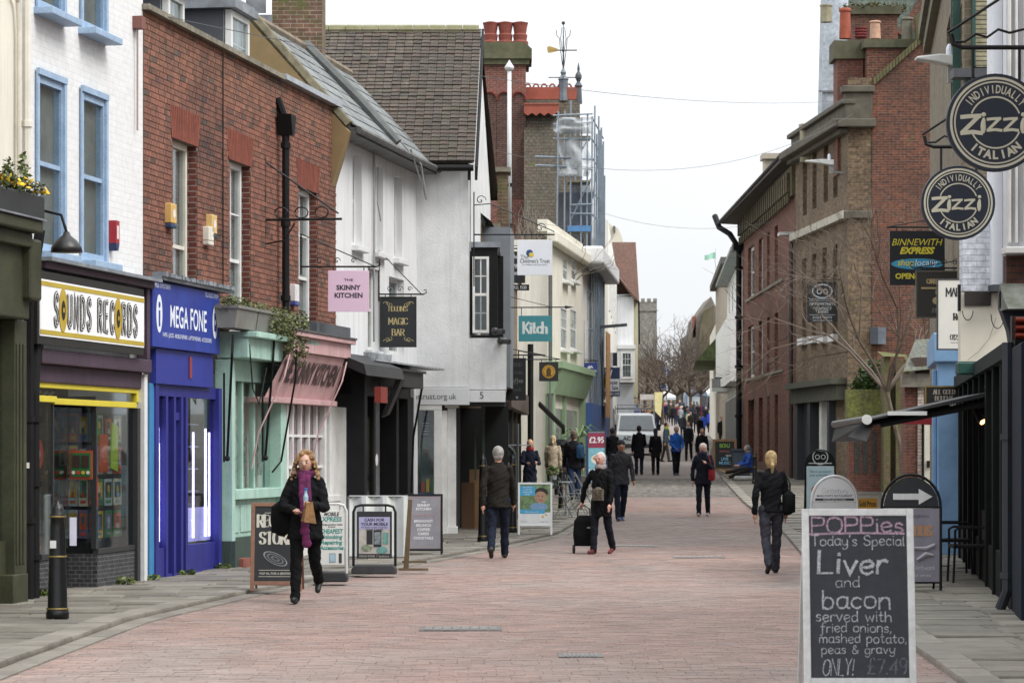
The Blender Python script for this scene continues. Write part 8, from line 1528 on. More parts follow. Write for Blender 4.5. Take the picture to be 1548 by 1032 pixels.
pot_plant(W(703, d), d, g0+.74, 'small green pot plant on the left cafe table'); d = 64.0; gg = gz(d)+.05
for px, dd, rz, lab in ((856, 60.5, 1.9, 'nearest silver folding chair right of the charity board'), (872, 63, 1.7, 'second silver folding chair just behind the nearest'), (884, 66, 1.6, 'farthest silver folding chair of the row behind the trolley woman')): metal_chair(W(px, dd), dd, gz(dd)+.05, rz, lab, 'folding cafe chairs', SILV)
round_table(W(843, 62), 62, gz(62)+.05, 'silver folding cafe table behind the charity board', SILV); pot_plant(W(836, 62), 61.9, gz(62)+.79, 'little pot plant with leaves on the table behind the charity board')
def dark_chair(px, d, rz, label):
    t = thing('terrace_chair', label, 'chair', (W(px, d), d, gz(d)+.05), rz, 'black terrace chairs')
    m = MB(); m.box(-.23, .23, -.22, .22, .42, .46); m.build('seat', BLACK, t, bevel=.01); m = MB(); m.box(-.21, .21, .2, .24, .5, .88); m.build('backrest', BLACK, t, bevel=.015)
    for sx in (-1, 1):
        for sy in (-1, 1): m = MB(); m.tube([(sx*.23, sy*.22, 0), (sx*.22, sy*.2, .44 if sy < 0 else .88)], .016, 6); m.build('leg', BLACK, t)
        m = MB(); m.tube([(sx*.24, -.2, .44), (sx*.245, -.2, .64), (sx*.245, -.15, .67), (sx*.24, .22, .67)], .016, 6); m.build('armrest', BLACK, t)
dark_chair(1464, 34.8, PI/2+PI, 'black terrace chair facing the black arched arrow board'); dark_chair(1440, 37.0, PI/2, 'black terrace chair half hidden behind the arched arrow board')
# arched green board near the cafe
d = 62.0; t = thing('arched_stand', 'green and black arch topped display stand behind the grey haired man', 'display stand', (W(755, d), d, gz(d)+.05)); m = MB(); w = .33; N = 12; m.tube([(w, 0, 0)]+[(w*math.cos(PI*i/N), 0, 1.25+.3*math.sin(PI*i/N)) for i in range(N+1)]+[(-w, 0, 0)], .045, 8); m.build('arch_frame', M('1e2a24', .5), t); m = MB(); m.box(-w, w, .02, .05, .2, 1.3); m.build('panel', M('222426'), t); m = MB(); m.box(-w-.06, -w-.0, -.05, .2, .3, 1.5); m.build('green_side', M('3f8a52', .6), t); m = MB(); m.box(.02, w-.04, -.03, -.01, .75, 1.15); m.build('notice', M('b9bcc4'), t)
# waste bin, palm, awning on left shops
t = thing('litter_bin', 'black dome topped litter bin between the walkers', 'bin', (W(848, 88), 88, gz(88)+.03)); m = MB(); m.lathe((0, 0, 0), [(.28, 0), (.28, 1.0), (.24, 1.02), (.24, 1.2), (.34, 1.22), (.3, 1.32), (.1, 1.4)], 16); m.build('body', BLACK, t, smooth=False); m = MB(); m.lathe((0, 0, .9), [(.285, 0), (.285, .03)], 16); m.build('band', M('8a7a4a'), t)
t = thing('awning', 'dark sloping shop awning on the left below the gold emblem sign', 'awning', (W(816, 70), 70, Z(606, 70))); m = MB(); m.add([(0, 0, 0), (0, 5, 0), (.62, 5, -.6), (.62, 0, -.6), (0, 0, -.05), (0, 5, -.05), (.62, 5, -.65), (.62, 0, -.65), (.0, .0, -.55), (.62, 0, -.8), (.62, 5, -.8)], [(0, 3, 2, 1), (4, 5, 6, 7), (0, 4, 7, 3), (3, 9, 10, 2)]); m.build('fabric', M('2b2c2f', .7, .2, 4), t)
t = thing('palm_plant', 'spiky green palm in front of the green shop', 'plant', (W(875, 82), 82, gz(82)+.04)); m = MB(); m.lathe((0, 0, 0), [(.18, 0), (.24, .4), (.2, .42)], 10); m.build('pot', M('4a4a4a'), t); m = MB(); rnd = random.Random(12); m.cyl((0, 0, .4), (0, 0, 1.5), .05, n=6, mi=0)
for i in range(34):
    a = rnd.uniform(0, 2*PI); l = rnd.uniform(.5, .85); up = rnd.uniform(.1, .8); P = [Vector((0, 0, 1.5)), Vector((math.cos(a)*l*.5, math.sin(a)*l*.5, 1.5+up*.5)), Vector((math.cos(a)*l, math.sin(a)*l, 1.5+up*.35-.1))]; s_ = Vector((-math.sin(a), math.cos(a), 0))*.03
    m.add([P[0]-s_*.4, P[0]+s_*.4, P[1]+s_, P[1]-s_, P[2]], [(0, 1, 2, 3), (3, 2, 4)])
m.build('fronds', M('5f7a48', .6, .2, 6), t)
t = thing('wheelie_bin', 'dark blue grey bin beside the music chalkboard', 'bin', (W(1121, 93.5), 93.5, gz(93)+.04)); m = MB(); m.prism([(-.24, 0), (.24, 0), (.3, .95), (-.3, .95)], -.28, .28); m.build('body', M('46525e', .6), t); m = MB(); m.box(-.33, .33, -.34, .32, .95, 1.02); m.build('lid', M('3d4854', .6), t)
# overhead wires, flag
def wire(p0, p1, sag, r, label):
    r *= .55; a, b = Vector(p0), Vector(p1); P = []
    for i in range(25): q = i/24; v = a.lerp(b, q); v.z -= sag*4*q*(1-q); P.append(v-a)
    m = MB(); m.tube(P, r, 4); o = m.build('cable', M('5a5d60', .6), loc=a); tag(o, label, 'cable')
wire(tuple(w2.at(w2.u(216), 0, 7.12)), (W(1300, 84), 84, Z(150, 84)), .5, .012, 'long overhead cable from the brick parapet across to the corner building')
wire((W(728, 60), 60, Z(222, 60)), (W(1290, 84), 84, Z(172, 84)), 1.0, .011, 'thin overhead cable crossing the sky above the scaffolding')
wire((W(900, 106), 106, Z(318, 106)), (W(1190, 96), 96, Z(330, 96)), .5, .012, 'lower overhead cable running to the long brick building'); wire((W(655, 52), 52, Z(252, 52)), (W(880, 95), 95, Z(340, 95)), .4, .011, 'cable sloping from the gutter of the jettied house')
t = thing('green_flag', 'small pale green flag flying above the far roofs', 'flag', (W(1082, 250), 250, Z(430, 250))); m = MB(); m.cyl((0, 0, 0), (0, 0, Z(376, 250)-Z(430, 250)), .04, n=5); m.build('staff', M('d5d8da', .6), t); m = MB(); zt = Z(381, 250)-Z(430, 250); n = 8; vs = []
for i in range(n+1): q = i/n; vs += [(-q*.98, .08*math.sin(q*7), zt-.25*q+.05*math.sin(q*6)-.02), (-q*.98, .08*math.sin(q*7), zt-.58-.1*q+.05*math.sin(q*6))]
m.add(vs, [(2*i, 2*i+1, 2*i+3, 2*i+2) for i in range(n)]); m.build('cloth', M('9fd0b8', .7, .1), t)
# van, trailer, stalls
dV = 138.0; t = thing('delivery_van', 'white van with roof rack facing the camera behind the walking couple', 'van', (W(963, dV), dV, gz(dV)+.02)); w = 1.0
m = MB(); m.add([(-w, 0, .35), (w, 0, .35), (w, -.02, 1.0), (-w, -.02, 1.0), (-w*.98, .35, 1.15), (w*.98, .35, 1.15), (w*.84, 1.0, 2.0), (-w*.84, 1.0, 2.0), (-w*.84, 4.8, 2.1), (w*.84, 4.8, 2.1), (-w, 4.8, .35), (w, 4.8, .35), (-w, 4.8, 1.1), (w, 4.8, 1.1)], [(0, 1, 2, 3), (3, 2, 5, 4), (4, 5, 6, 7), (7, 6, 9, 8), (1, 11, 13, 5, 2), (5, 13, 9, 6), (10, 0, 3, 4, 12), (12, 4, 7, 8), (11, 10, 12, 13), (13, 12, 8, 9)]); m.build('body', M('c9cdd0', .35, .05, 2), t, bevel=.04)
m = MB(); m.add([(-w*.86, .36, 1.22), (w*.86, .36, 1.22), (w*.76, .92, 1.92), (-w*.76, .92, 1.92)], [(0, 1, 2, 3)]); o = m.build('windscreen', M('39474c', .12, .3, 2, spec=.8), t); o.location = (0, -.02, .01)
m = MB(); m.box(-w*.95, w*.95, -.12, -.01, .35, .55); m.build('bumper', M('3a3c3e', .6), t)
for s in (-1, 1): MB().box(s*.82-.14, s*.82+.14, -.06, 0, .68, .86).build('headlight', M('c9d2d6', .15, .1, 9), t); m = MB(); m.cyl((s*.88-.1, .7, .32), (s*.88+.1, .7, .32), .32, n=18); m.build('wheel', M('1a1a1a', .8), t); m = MB(); m.box(s*1.08-.09, s*1.08+.09, .6, .7, 1.2, 1.5); m.build('mirror', BLACK, t)
m = MB(); btext(m, 'AC', -.5, .72, .2, -.03, .03); m.build('bonnet_lettering', M('3b4558'), t); m = MB(); m.box(-.4, .4, -.07, -.01, .42, .58); m.build('number_plate', M('d5d0c0'), t)
m = MB()
for y in (1.3, 2.6, 4.2): m.cyl((-.9, y, 2.3), (.9, y, 2.3), .025)
for s in (-.9, .9): m.cyl((s, 1.2, 2.3), (s, 4.5, 2.3), .025); m.cyl((s, 1.3, 2.02), (s, 1.3, 2.45), .02); m.cyl((s, 4.2, 2.05), (s, 4.2, 2.45), .02)
m.cyl((-.9, 1.3, 2.45), (.9, 1.3, 2.45), .025); m.build('roof_rack', M('6f7478', .5, metal=.4), t)
dT = 262.0; t = thing('catering_trailer', 'grey blue catering trailer with a curved roof in the far crowd', 'trailer', (W(1053, dT), dT, gz(dT))); m = MB(); m.prism([(-1.0, .4), (1.0, .4), (1.0, 2.2), (.9, 2.5), (.6, 2.65), (-.6, 2.65), (-.9, 2.5), (-1.0, 2.2)], 0, 4); m.build('body', M('8492a6', .5, .08, 2), t); m = MB(); m.box(-.85, .4, -.06, -.02, 1.1, 2.0); m.build('hatch', M('c2ccd2', .5), t); m = MB(); m.box(.5, .95, -.06, -.02, .9, 2.1); m.build('side_panel', M('4a4e56'), t)
def gazebo(px, d, w, c, label, hgt=2.4):
    t = thing('market_stall', label, 'market stall', (W(px, d), d, gz(d)), 0, 'market stalls at the far end'); m = MB(); h = w/2; m.add([(-h, -h, hgt-.5), (h, -h, hgt-.5), (h, h, hgt-.5), (-h, h, hgt-.5), (0, 0, hgt+.5), (-h, -h, hgt-.75), (h, -h, hgt-.75), (h, h, hgt-.75), (-h, h, hgt-.75)], [(0, 1, 4), (1, 2, 4), (2, 3, 4), (3, 0, 4), (5, 6, 1, 0), (6, 7, 2, 1), (7, 8, 3, 2), (8, 5, 0, 3)]); m.build('canopy', M(c, .7, .05), t)
    for sx in (-1, 1):
        for sy in (-1, 1): m = MB(); m.cyl((sx*h*.96, sy*h*.96, 0), (sx*h*.96, sy*h*.96, hgt-.5), .03, n=5); m.build('leg', M('9a9c9e'), t)
gazebo(1009, 268, 1.6, 'd8dcdc', 'small white peaked stall canopy left of the trailer'); gazebo(1076, 266, 1.9, 'dcdfdd', 'white peaked stall canopy right of the trailer', 2.8); gazebo(1084, 272, 2.4, '3f7a64', 'green stall canopy behind the white one on the right', 2.6); gazebo(945, 196, 2.0, '4b4a66', 'dark blue stall canopy at the far left of the crowd', 2.3)
t = thing('pale_banner', 'pale pinkish banner board on posts over the far left crowd', 'sign board', (W(978, 205), 205, gz(205))); m = MB(); m.box(-.5, .5, -.03, .03, 2.45, 2.85); m.build('board', M('b8b4b2'), t); m = MB(); m.cyl((-.48, 0, 0), (-.48, 0, 2.9), .03); m.cyl((.48, 0, 0), (.48, 0, 2.9), .03); m.build('post', M('8a8a8a'), t)
t = thing('yellow_banner', 'upright pale yellow banner in the far crowd', 'banner', (W(996, 215), 215, gz(215))); m = MB(); m.prism([(-.32, 2.9), (-.32, 1.5), (.15, 1.0), (.3, 2.9)], -.02, .02); m.build('cloth', M('d8cf98', .7), t); m = MB(); m.cyl((-.33, 0, 0), (-.33, 0, 2.95), .025); m.build('pole', M('8a8a8a'), t)
t = thing('blue_tarpaulin', 'deep blue tarpaulin sheet hanging behind the far tree trunks', 'tarpaulin', (W(1001, 300), 300, gz(300)+1.6)); m = MB(); m.prism([(-.9, 0), (1.0, 0), (1.0, 2.6), (.2, 3.4), (-.8, 2.6)], -.05, .05); m.build('sheet', M('3c5f98', .7, .1), t)
m = MB(); m.cyl((0, 0, 0), (0, 0, 5.0), .06, n=6); m.ell((0, 0, 5.1), (.2, .2, .2), 10, 7, 1); o = m.build('globe_lamp', [M('8a8d90'), M('e0e2e2')], loc=(W(1007.5, 255), 255, gz(255))); tag(o, 'slender lamp post with a white globe among the far trees', 'street lamp')
# ---------------------------------------------------------------- trees
def bare_tree(name, label, x, y, z, h, spread, seed, depth=6, r0=.16, group=None, lean=(0, 0), fork=.25, matc=('4f463c', '6a6052'), twig=.012, n0=4, split=3, lf=.26):
    rnd = random.Random(seed); t = thing(name, label, 'tree', (x, y, z), 0, group); tr = MB(); cr_ = MB(); mat = M(matc[0], .9, .25, 4, c2=matc[1])
    def grow(p, d, l, r, lev):
        n = 3; P = [p]; q = p.copy(); dd = d.copy()
        for i in range(n): dd = (dd+Vector((rnd.gauss(0, .16), rnd.gauss(0, .16), rnd.gauss(0, .1)+.03))).normalized(); q = q+dd*l/n; P.append(q)
        r1 = r*.66; cr_.tube(P, [r-(r-r1)*i/n for i in range(n+1)], 5 if lev < 2 else 3)
        if lev >= depth or r1 < twig*.4: return
        for k in range(split if lev < depth-1 else split+1):
            a = rnd.uniform(0, 2*PI); sp = rnd.uniform(.35, .85)*(1.0 if lev else 1.1); o_ = dd.orthogonal().normalized(); o2 = dd.cross(o_); nd = (dd+o_*math.cos(a)*sp+o2*math.sin(a)*sp); nd.x *= spread; nd.y *= spread; nd = nd.normalized(); st_ = P[-1] if k < 2 else P[-2]
            grow(st_, nd, l*rnd.uniform(.62, .86), max(twig*.5, r1*rnd.uniform(.6, .85)), lev+1)
    top = Vector((lean[0], lean[1], h*fork)); tr.tube([(0, 0, -.2), (lean[0]*.3, 0, h*fork*.5), tuple(top)], [r0*1.25, r0, r0*.9], 8); tr.build('trunk', mat, t)
    for k in range(n0):
        a = 2*PI*k/n0+rnd.uniform(-.4, .4); grow(top, Vector((math.cos(a)*spread*.9, math.sin(a)*spread*.9, rnd.uniform(.7, 1.1))).normalized(), h*lf, r0*.75, 1)
    cr_.build('crown', mat, t); return t
TR = []
for i, (px, d, h, s, sd_) in enumerate(((1001, 236, 9.2, 1.3, 3), (1024, 250, 9.5, 1.25, 5), (1044, 246, 9.2, 1.3, 9), (975, 240, 9.0, 1.3, 12), (1015, 285, 12.5, 1.1, 21), (1060, 262, 9.5, 1.25, 17), (1072, 300, 10.5, 1.2, 33))):
    TR.append(bare_tree('bare_tree', ['bare tree with leaning forked trunk just left of the globe lamp', 'bare tree in the middle of the far group', 'bare tree right of the middle behind the trailer', 'leftmost bare tree beside the brown roofed house', 'tallest bare tree rising pale behind the others', 'rightmost near bare tree by the white houses', 'bare tree in front of the stone hall'][i], W(px, d), d, gz(d), h, s, sd_, 7, .15, 'bare trees at the far end', matc=('3c322a', '55493e'), twig=.03, n0=7, fork=.24, lf=.24))
for i, (px, d, ry, s_) in enumerate(((988, 262, .9, .95), (1034, 272, 2.1, 1.05), (1054, 280, 3.3, .95), (966, 266, 4.2, .9), (1084, 290, 5.1, .9), (1010, 300, 1.4, 1.15))):
    c = copy_tree(TR[i % len(TR)]); c.location = (W(px, d), d, gz(d)); c.rotation_euler = (0, 0, ry); c.scale = (s_, s_, s_); c['label'] = ['bare tree left of the globe lamp in the second row', 'bare tree behind the trailer in the second row', 'thin bare tree right of the trailer at the back', 'bare tree at the foot of the flint tower', 'bare tree at the extreme right of the far group', 'tall bare tree at the back in the centre of the street end'][i]
bare_tree('wall_tree', 'bare twisting tree spreading against the red brick gable', W(1402, 72), 76, gz(72), 9.6, .8, 44, 6, .06, matc=('4c4037', '6a5f54'), twig=.01, n0=7, lean=(-.5, 0), fork=.3, lf=.25, split=4)
bare_tree('scaffold_tree', 'fine bare tree in front of the scaffolded roof', W(800, 92), 92, gz(88), 10.2, .4, 61, 6, .10, matc=('7a6f64', '8f857a'), twig=.014, n0=5, fork=.42, lf=.17)
# ---------------------------------------------------------------- people
import numpy as np
def remesh(mb, vox, it=3, fold=0.0):
    me = bpy.data.meshes.new('t'); me.from_pydata(mb.v, [], mb.f)
    o = bpy.data.objects.new('t', me); TMP.objects.link(o); r = o.modifiers.new('r', 'REMESH'); r.mode = 'VOXEL'; r.voxel_size = vox; s = o.modifiers.new('s', 'SMOOTH'); s.iterations = it; s.factor = .5
    TS.view_layers[0].update(); dg = TS.view_layers[0].depsgraph; dg.update(); m2 = bpy.data.meshes.new_from_object(o.evaluated_get(dg)); bpy.data.objects.remove(o); bpy.data.meshes.remove(me)
    if fold:                                    # soft creases in the cloth
        n = len(m2.vertices); a = np.empty(n*3, 'f'); b = np.empty(n*3, 'f'); m2.vertices.foreach_get('co', a); m2.vertex_normals.foreach_get('vector', b); p = a.reshape(-1, 3); x, y, z = p.T
        w = np.sin(z*31+3*np.sin(x*17+y*9)+x*14)*np.sin(x*23+y*19+z*7+1.3)+.6*np.sin(z*67+x*41+2*np.sin(y*29))*np.sin(y*37+z*21); m2.vertices.foreach_set('co', (p+b.reshape(-1, 3)*(fold*.55*w)[:, None]).ravel())
    m2.polygons.foreach_set('use_smooth', [True]*len(m2.polygons)); return m2
TS = bpy.data.scenes.new('build_tmp'); TMP = TS.collection
def cap(m, p, q, a, b, n=10): m.cyl(p, q, a, b, n); m.ell(p, (a, a, a), n, 6); m.ell(q, (b, b, b), n, 6)
def rings(m, R, n=16):
    vs = [(cx+rx*math.cos(2*PI*i/n), cy_+ry*math.sin(2*PI*i/n), z) for (z, rx, ry, cx, cy_) in R for i in range(n)]
    m.add(vs, [(k*n+i, k*n+(i+1) % n, (k+1)*n+(i+1) % n, (k+1)*n+i) for k in range(len(R)-1) for i in range(n)]+[tuple(range(n))[::-1], tuple(range((len(R)-1)*n, len(R)*n))])
def skel(H, legs, arms, lean, fat):
    J = {}; hz = .515*H; low = 0
    for i, s in enumerate((-1, 1)):
        a, k = (math.radians(v) for v in legs[i]); hp = Vector((s*.052*H, 0, hz)); kn = hp+Vector((0, -math.sin(a), -math.cos(a)))*.245*H; an = kn+Vector((0, -math.sin(a-k), -math.cos(a-k)))*.235*H; J['hip', i], J['kn', i], J['an', i] = hp, kn, an
    low = min(J['an', 0].z, J['an', 1].z)-.042*H
    for key in J: J[key] = J[key]-Vector((0, 0, low))
    hz -= low; J['pz'] = hz; ln = math.radians(lean); up = Vector((0, -math.sin(ln), math.cos(ln))); J['up'] = up; P0 = Vector((0, 0, hz)); J['P0'] = P0
    J['neck'] = P0+up*.308*H; J['head'] = P0+up*.396*H+Vector((0, -.012*H, 0))
    for i, s in enumerate((-1, 1)):
        sw, ab, el, inx = arms[i]; sw, ab, el, inx = map(math.radians, (sw, ab, el, inx)); sh = P0+up*.277*H+Vector((s*.092*H*fat, 0, 0)); d1 = Vector((s*math.sin(ab), -math.sin(sw)*math.cos(ab), -math.cos(sw)*math.cos(ab))); e = sh+d1*.175*H
        d2 = Vector((-s*math.sin(inx), -math.sin(sw+el)*math.cos(inx), -math.cos(sw+el)*math.cos(inx))); J['sh', i], J['el', i], J['wr', i], J['hd', i] = sh, e, e+d2*.15*H, d2
    return J
def build_person_meshes(H=1.7, legs=((12, 8), (-14, 22)), arms=((-12, 6, 12, 0), (12, 6, 14, 0)), lean=2, fat=1.0, hem=.40, flare=1.1, vox=.014, hand=True, skirt=None, bulk=1.0, nose=True):
    J = skel(H, legs, arms, lean, fat); k = H/1.7; out = {}; up = J['up']; P0 = J['P0']; hc = J['head']
    def at(t, rx, ry, dy=0): p = P0+up*t*H; return (p.z, rx*k*fat, ry*k*fat, 0, p.y+dy)
    b = MB()   # one continuous body
    b.ell(hc, (.076*k, .095*k, .112*k), 16, 12); b.ell(hc+Vector((0, -.02*k, -.055*k)), (.052*k, .062*k, .055*k), 12, 8)
    if nose: cap(b, hc+Vector((0, -.088*k, .012*k)), hc+Vector((0, -.104*k, -.018*k)), .009*k, .014*k, 6); b.ell(hc+Vector((-.074*k, .01*k, 0)), (.01*k, .02*k, .03*k), 8, 6); b.ell(hc+Vector((.074*k, .01*k, 0)), (.01*k, .02*k, .03*k), 8, 6)
    cap(b, J['neck']-up*.06*k, hc-Vector((0, -.01, .05*k)), .058*k, .05*k); rings(b, [at(0, .13, .09), at(.12, .11, .08), at(.22, .12, .08), at(.27, .08, .06)])
    for i in (0, 1):
        cap(b, J['sh', i]-Vector(((-1, 1)[i]*.015, 0, .02)), J['el', i], .032*k, .03*k); cap(b, J['el', i], J['wr', i], .03*k, .025*k); cap(b, J['hip', i], J['kn', i], .07*k, .048*k); cap(b, J['kn', i], J['an', i], .048*k, .034*k); cap(b, J['an', i], J['an', i]+Vector((0, -.03*k, -.02*k)), .028*k, .022*k)
        if hand:
            w = J['wr', i]; d = J['hd', i]; s = (-1, 1)[i]; o = Vector((0, 1, 0)) if abs(d.y) < .8 else Vector((0, 0, 1)); o = (o-d*o.dot(d)).normalized(); q = d.cross(o); pc = w+d*.045*k; cap(b, w, pc, .026*k, .034*k)
            for f in range(4):
                r0 = pc+d*.025*k+o*(-.03+.02*f)*k; L_ = (.05, .062, .066, .055)[f]*k; mid = r0+d*L_*.6+q*s*.004; cap(b, r0, mid, .0088*k, .0082*k, 6); cap(b, mid, mid+(d*.7-q*s*.5).normalized()*L_*.45, .0082*k, .007*k, 6)
            cap(b, w+d*.02*k-o*.025*k, w+d*.05*k-o*.055*k, .011*k, .01*k, 6); cap(b, w+d*.05*k-o*.055*k, w+d*.085*k-o*.058*k, .01*k, .008*k, 6)
    out['body'] = remesh(b, vox*.8)
    c = MB(); hz = (hem-.515) ; B = bulk; R = [at(hz, .155*flare*B, .12*flare*B)]
    if hz < -.04: R.append(at(hz*.5, .155*B*(1+flare)/2, .12*B*(1+flare)/2))
    R += [at(0, .155*B, .118*B), at(.09, .138*B, .108*B), at(.19, .152*B, .118*B), at(.245, .15*B, .108*B), at(.28, .125*B, .092*B), at(.305, .085*B, .075*B), at(.33, .06, .062)]; rings(c, R)
    for i in (0, 1): cap(c, J['sh', i]-Vector(((-1, 1)[i]*.01, 0, .012)), J['el', i], .058*k*B, .051*k*B); cap(c, J['el', i], J['wr', i]-J['hd', i]*.01, .051*k*B, .041*k*B)
    out['coat'] = remesh(c, vox, 3, .014); t = MB(); t.ell(P0+Vector((0, .005, -.02)), (.145*k*fat, .11*k*fat, .11*k), 14, 9)
    for i in (0, 1): cap(t, J['hip', i], J['kn', i], .092*k*fat**.5, .068*k); cap(t, J['kn', i], J['an', i]+Vector((0, 0, -.005)), .068*k, .056*k)
    if skirt: rings(t, [at(skirt-.515, .17, .15), at(-.1, .15, .12), at(0, .14, .11)])
    out['trousers'] = remesh(t, vox, 3, .011)
    for i in (0, 1):
        sh = MB(); a = J['an', i]; dr = (J['an', i]-J['kn', i]).normalized(); kd = Vector((0, -1, 0)); kd = (kd-dr*kd.dot(dr)*.75).normalized(); tp = a+kd*.15*k+dr*.045*k; cap(sh, a+dr*.025*k-kd*.03*k, tp, .042*k, .034*k); cap(sh, a, a+dr*.03*k, .045*k, .045*k); out['shoe%d' % i] = remesh(sh, vox, 2)
    out['J'] = J; out['k'] = k; return out
def hair_mesh(style, J, k, vox, seed=1):
    hc = J['head']; m = MB(); r_ = random.Random(seed)
    if style == 'curly':
        for _ in range(260):
            a = r_.uniform(0, 2*PI); u_ = r_.uniform(-1.6, 1); zz = .125*u_; rad = (.1+.012*(u_ < 0)+.03*max(0, -u_))*(math.sqrt(max(.05, 1-u_*u_*.9)) if u_ > 0 else 1); y = math.sin(a)*rad+.015
            if y < -.045 and u_ < .6: continue
            m.ell(hc+Vector((math.cos(a)*rad, y, zz+.01))*k, (.02*k*r_.uniform(.7, 1.3),)*3, 6, 4)
        m.ell(hc+Vector((0, .02, .02))*k, (.088*k, .092*k, .11*k), 12, 8); return remesh(m, vox*.55, 1)
    if style == 'beanie': m.ell(hc+Vector((0, .005, .05))*k, (.084*k, .1*k, .085*k), 14, 9); m.lathe(hc+Vector((0, 0, .02))*k, [(.09*k, 0), (.096*k, .02), (.09*k, .04)], 14); return remesh(m, vox, 1)
    if style == 'hood': m.ell(hc+Vector((0, .03, 0))*k, (.1*k, .11*k, .13*k), 14, 9); m.ell(hc+Vector((0, .05, -.12))*k, (.12*k, .1*k, .07*k), 12, 8); return remesh(m, vox, 1)
    m.ell(hc+Vector((0, .022, .03))*k, (.086*k, .092*k, .098*k), 14, 10)
    if style in ('bob', 'long', 'white', 'bun'): m.ell(hc+Vector((0, .035, -.03))*k, (.083*k, .07*k, .085*k), 12, 8)
    if style == 'white':
        for _ in range(60): v = Vector((r_.gauss(0, 1), r_.gauss(.35, .8), r_.gauss(.35, .8))).normalized(); m.ell(hc+Vector((v.x*.078, .02+v.y*.085, .02+v.z*.095))*k, (.02*k,)*3, 6, 4)
    if style == 'long': cap(m, hc+Vector((0, .06, -.04))*k, hc+Vector((0, .1, -.3))*k, .075*k, .05*k)
    if style == 'bun': cap(m, hc+Vector((0, .09, -.02))*k, hc+Vector((0, .13, -.1))*k, .035*k, .02*k); cap(m, hc+Vector((0, .13, -.08))*k, hc+Vector((0, .1, -.2))*k, .03*k, .015*k)
    if style in ('short', 'grey'): m.ell(hc+Vector((0, .05, -.03))*k, (.07*k, .05*k, .06*k), 12, 8)
    return remesh(m, vox*.7, 1)
CL = lambda h, v=.15, b=.5: M(h, .9, v, 7, bump=b, bscale=18, spec=.2)
def put(name, me, mat, parent, label=None):
    me2 = me; o = bpy.data.objects.new(name, me2); C.objects.link(o); o.parent = parent
    if not me2.materials: me2.materials.append(mat)
    else: o.material_slots[0].link = 'OBJECT'; o.material_slots[0].material = mat
    return o
def person(px, d, label, rz=0.0, coat='1b1c20', trou='1d1f26', hair=('short', '5a4634'), shoe='17171a', skin='b58a72', scarf=None, face=False, turn=0, meshes=None, dz=.0, group=None, **kw):
    g = meshes or build_person_meshes(**kw); J, k = g['J'], g['k']; t = thing('person', label, 'person', (W(px, d), d, gz(d)+dz), math.radians(rz), group)
    SK = M(skin, .55, .06, 9, bump=.05); put('body', g['body'], SK, t); put('coat', g['coat'], CL(coat), t); put('trousers', g['trousers'], CL(trou), t)
    for i in (0, 1): put('shoe', g['shoe%d' % i], M(shoe, .5, .2, 8), t)
    hk = 'hair_'+hair[0]
    if hk not in g: g[hk] = hair_mesh(hair[0], J, k, .014, len(label))
    put('hood' if hair[0] == 'hood' else ('hat' if hair[0] == 'beanie' else 'hair'), g[hk], M(hair[1], .8, .3, 14, bump=.8, bscale=70), t)
    if scarf:
        m = MB(); n = J['neck']
        for q in range(2): m.tube([n+Vector((.075*math.cos(a)*k, .07*math.sin(a)*k-.01, .02*k+.028*q*k+.012*math.sin(3*a))) for a in [i*PI/6 for i in range(13)]], .03*k, 7)
        if scarf[1]: [m.ell(n+Vector((-.03+.06*q/11+.006*math.sin(q*1.9), -.1-.05*min(1, q/4), -scarf[1]*q/11)), (.042+.018*q/11+.006*math.sin(q*2.3), .022, .055), 10, 7) for q in range(12)]; cap(m, n+Vector((.04, -.09, 0)), n+Vector((.05, -.13, -.25)), .03, .04)
        put('scarf', remesh(m, .013, 1), M(scarf[0], .9, .35, 14, c2=scarf[2] if len(scarf) > 2 else None), t)
    if face:
        hc = J['head']
        for s in (-1, 1): m = MB(); m.ell(hc+Vector((s*.031, -.088, .012))*k, (.015*k, .007*k, .009*k), 8, 6, 0); m.ell(hc+Vector((s*.031, -.0945, .012))*k, (.008*k, .003*k, .008*k), 6, 5, 1); m.build('eye', [M('d8d4ce', .3), M('2a2420', .3)], t); m = MB(); m.ell(hc+Vector((s*.031, -.089, .034))*k, (.021*k, .008*k, .006*k), 8, 5); m.build('eyebrow', M(hair[1], .8), t)
        m = MB(); m.ell(hc+Vector((0, -.084, -.054))*k, (.026*k, .01*k, .008*k), 8, 5); m.build('mouth', M('8a3f3c', .6), t)
    return t, J
def local(t, v): return Matrix.Translation(t.location) @ Matrix.Rotation(t.rotation_euler[2], 4, 'Z') @ Vector(v)
def bag(t, J, label, c, at_, size, strap=None, name='shoulder_bag', vox=.015):
    m = MB(); a = Vector(at_); sx, sy, sz = size; m.ell(a, (sx, sy, sz), 12, 9); m.box(a.x-sx*.85, a.x+sx*.85, a.y-sy*.7, a.y+sy*.7, a.z-sz*.8, a.z+sz*.7); o = thing(name, label, 'bag', t.location, t.rotation_euler[2]); put('bag_body', remesh(m, vox, 2), CL(c), o)
    if strap: m = MB(); m.tube(strap, .012, 6); m.build('strap', M(c, .7), o)
    return o
D_ = dist_of_foot
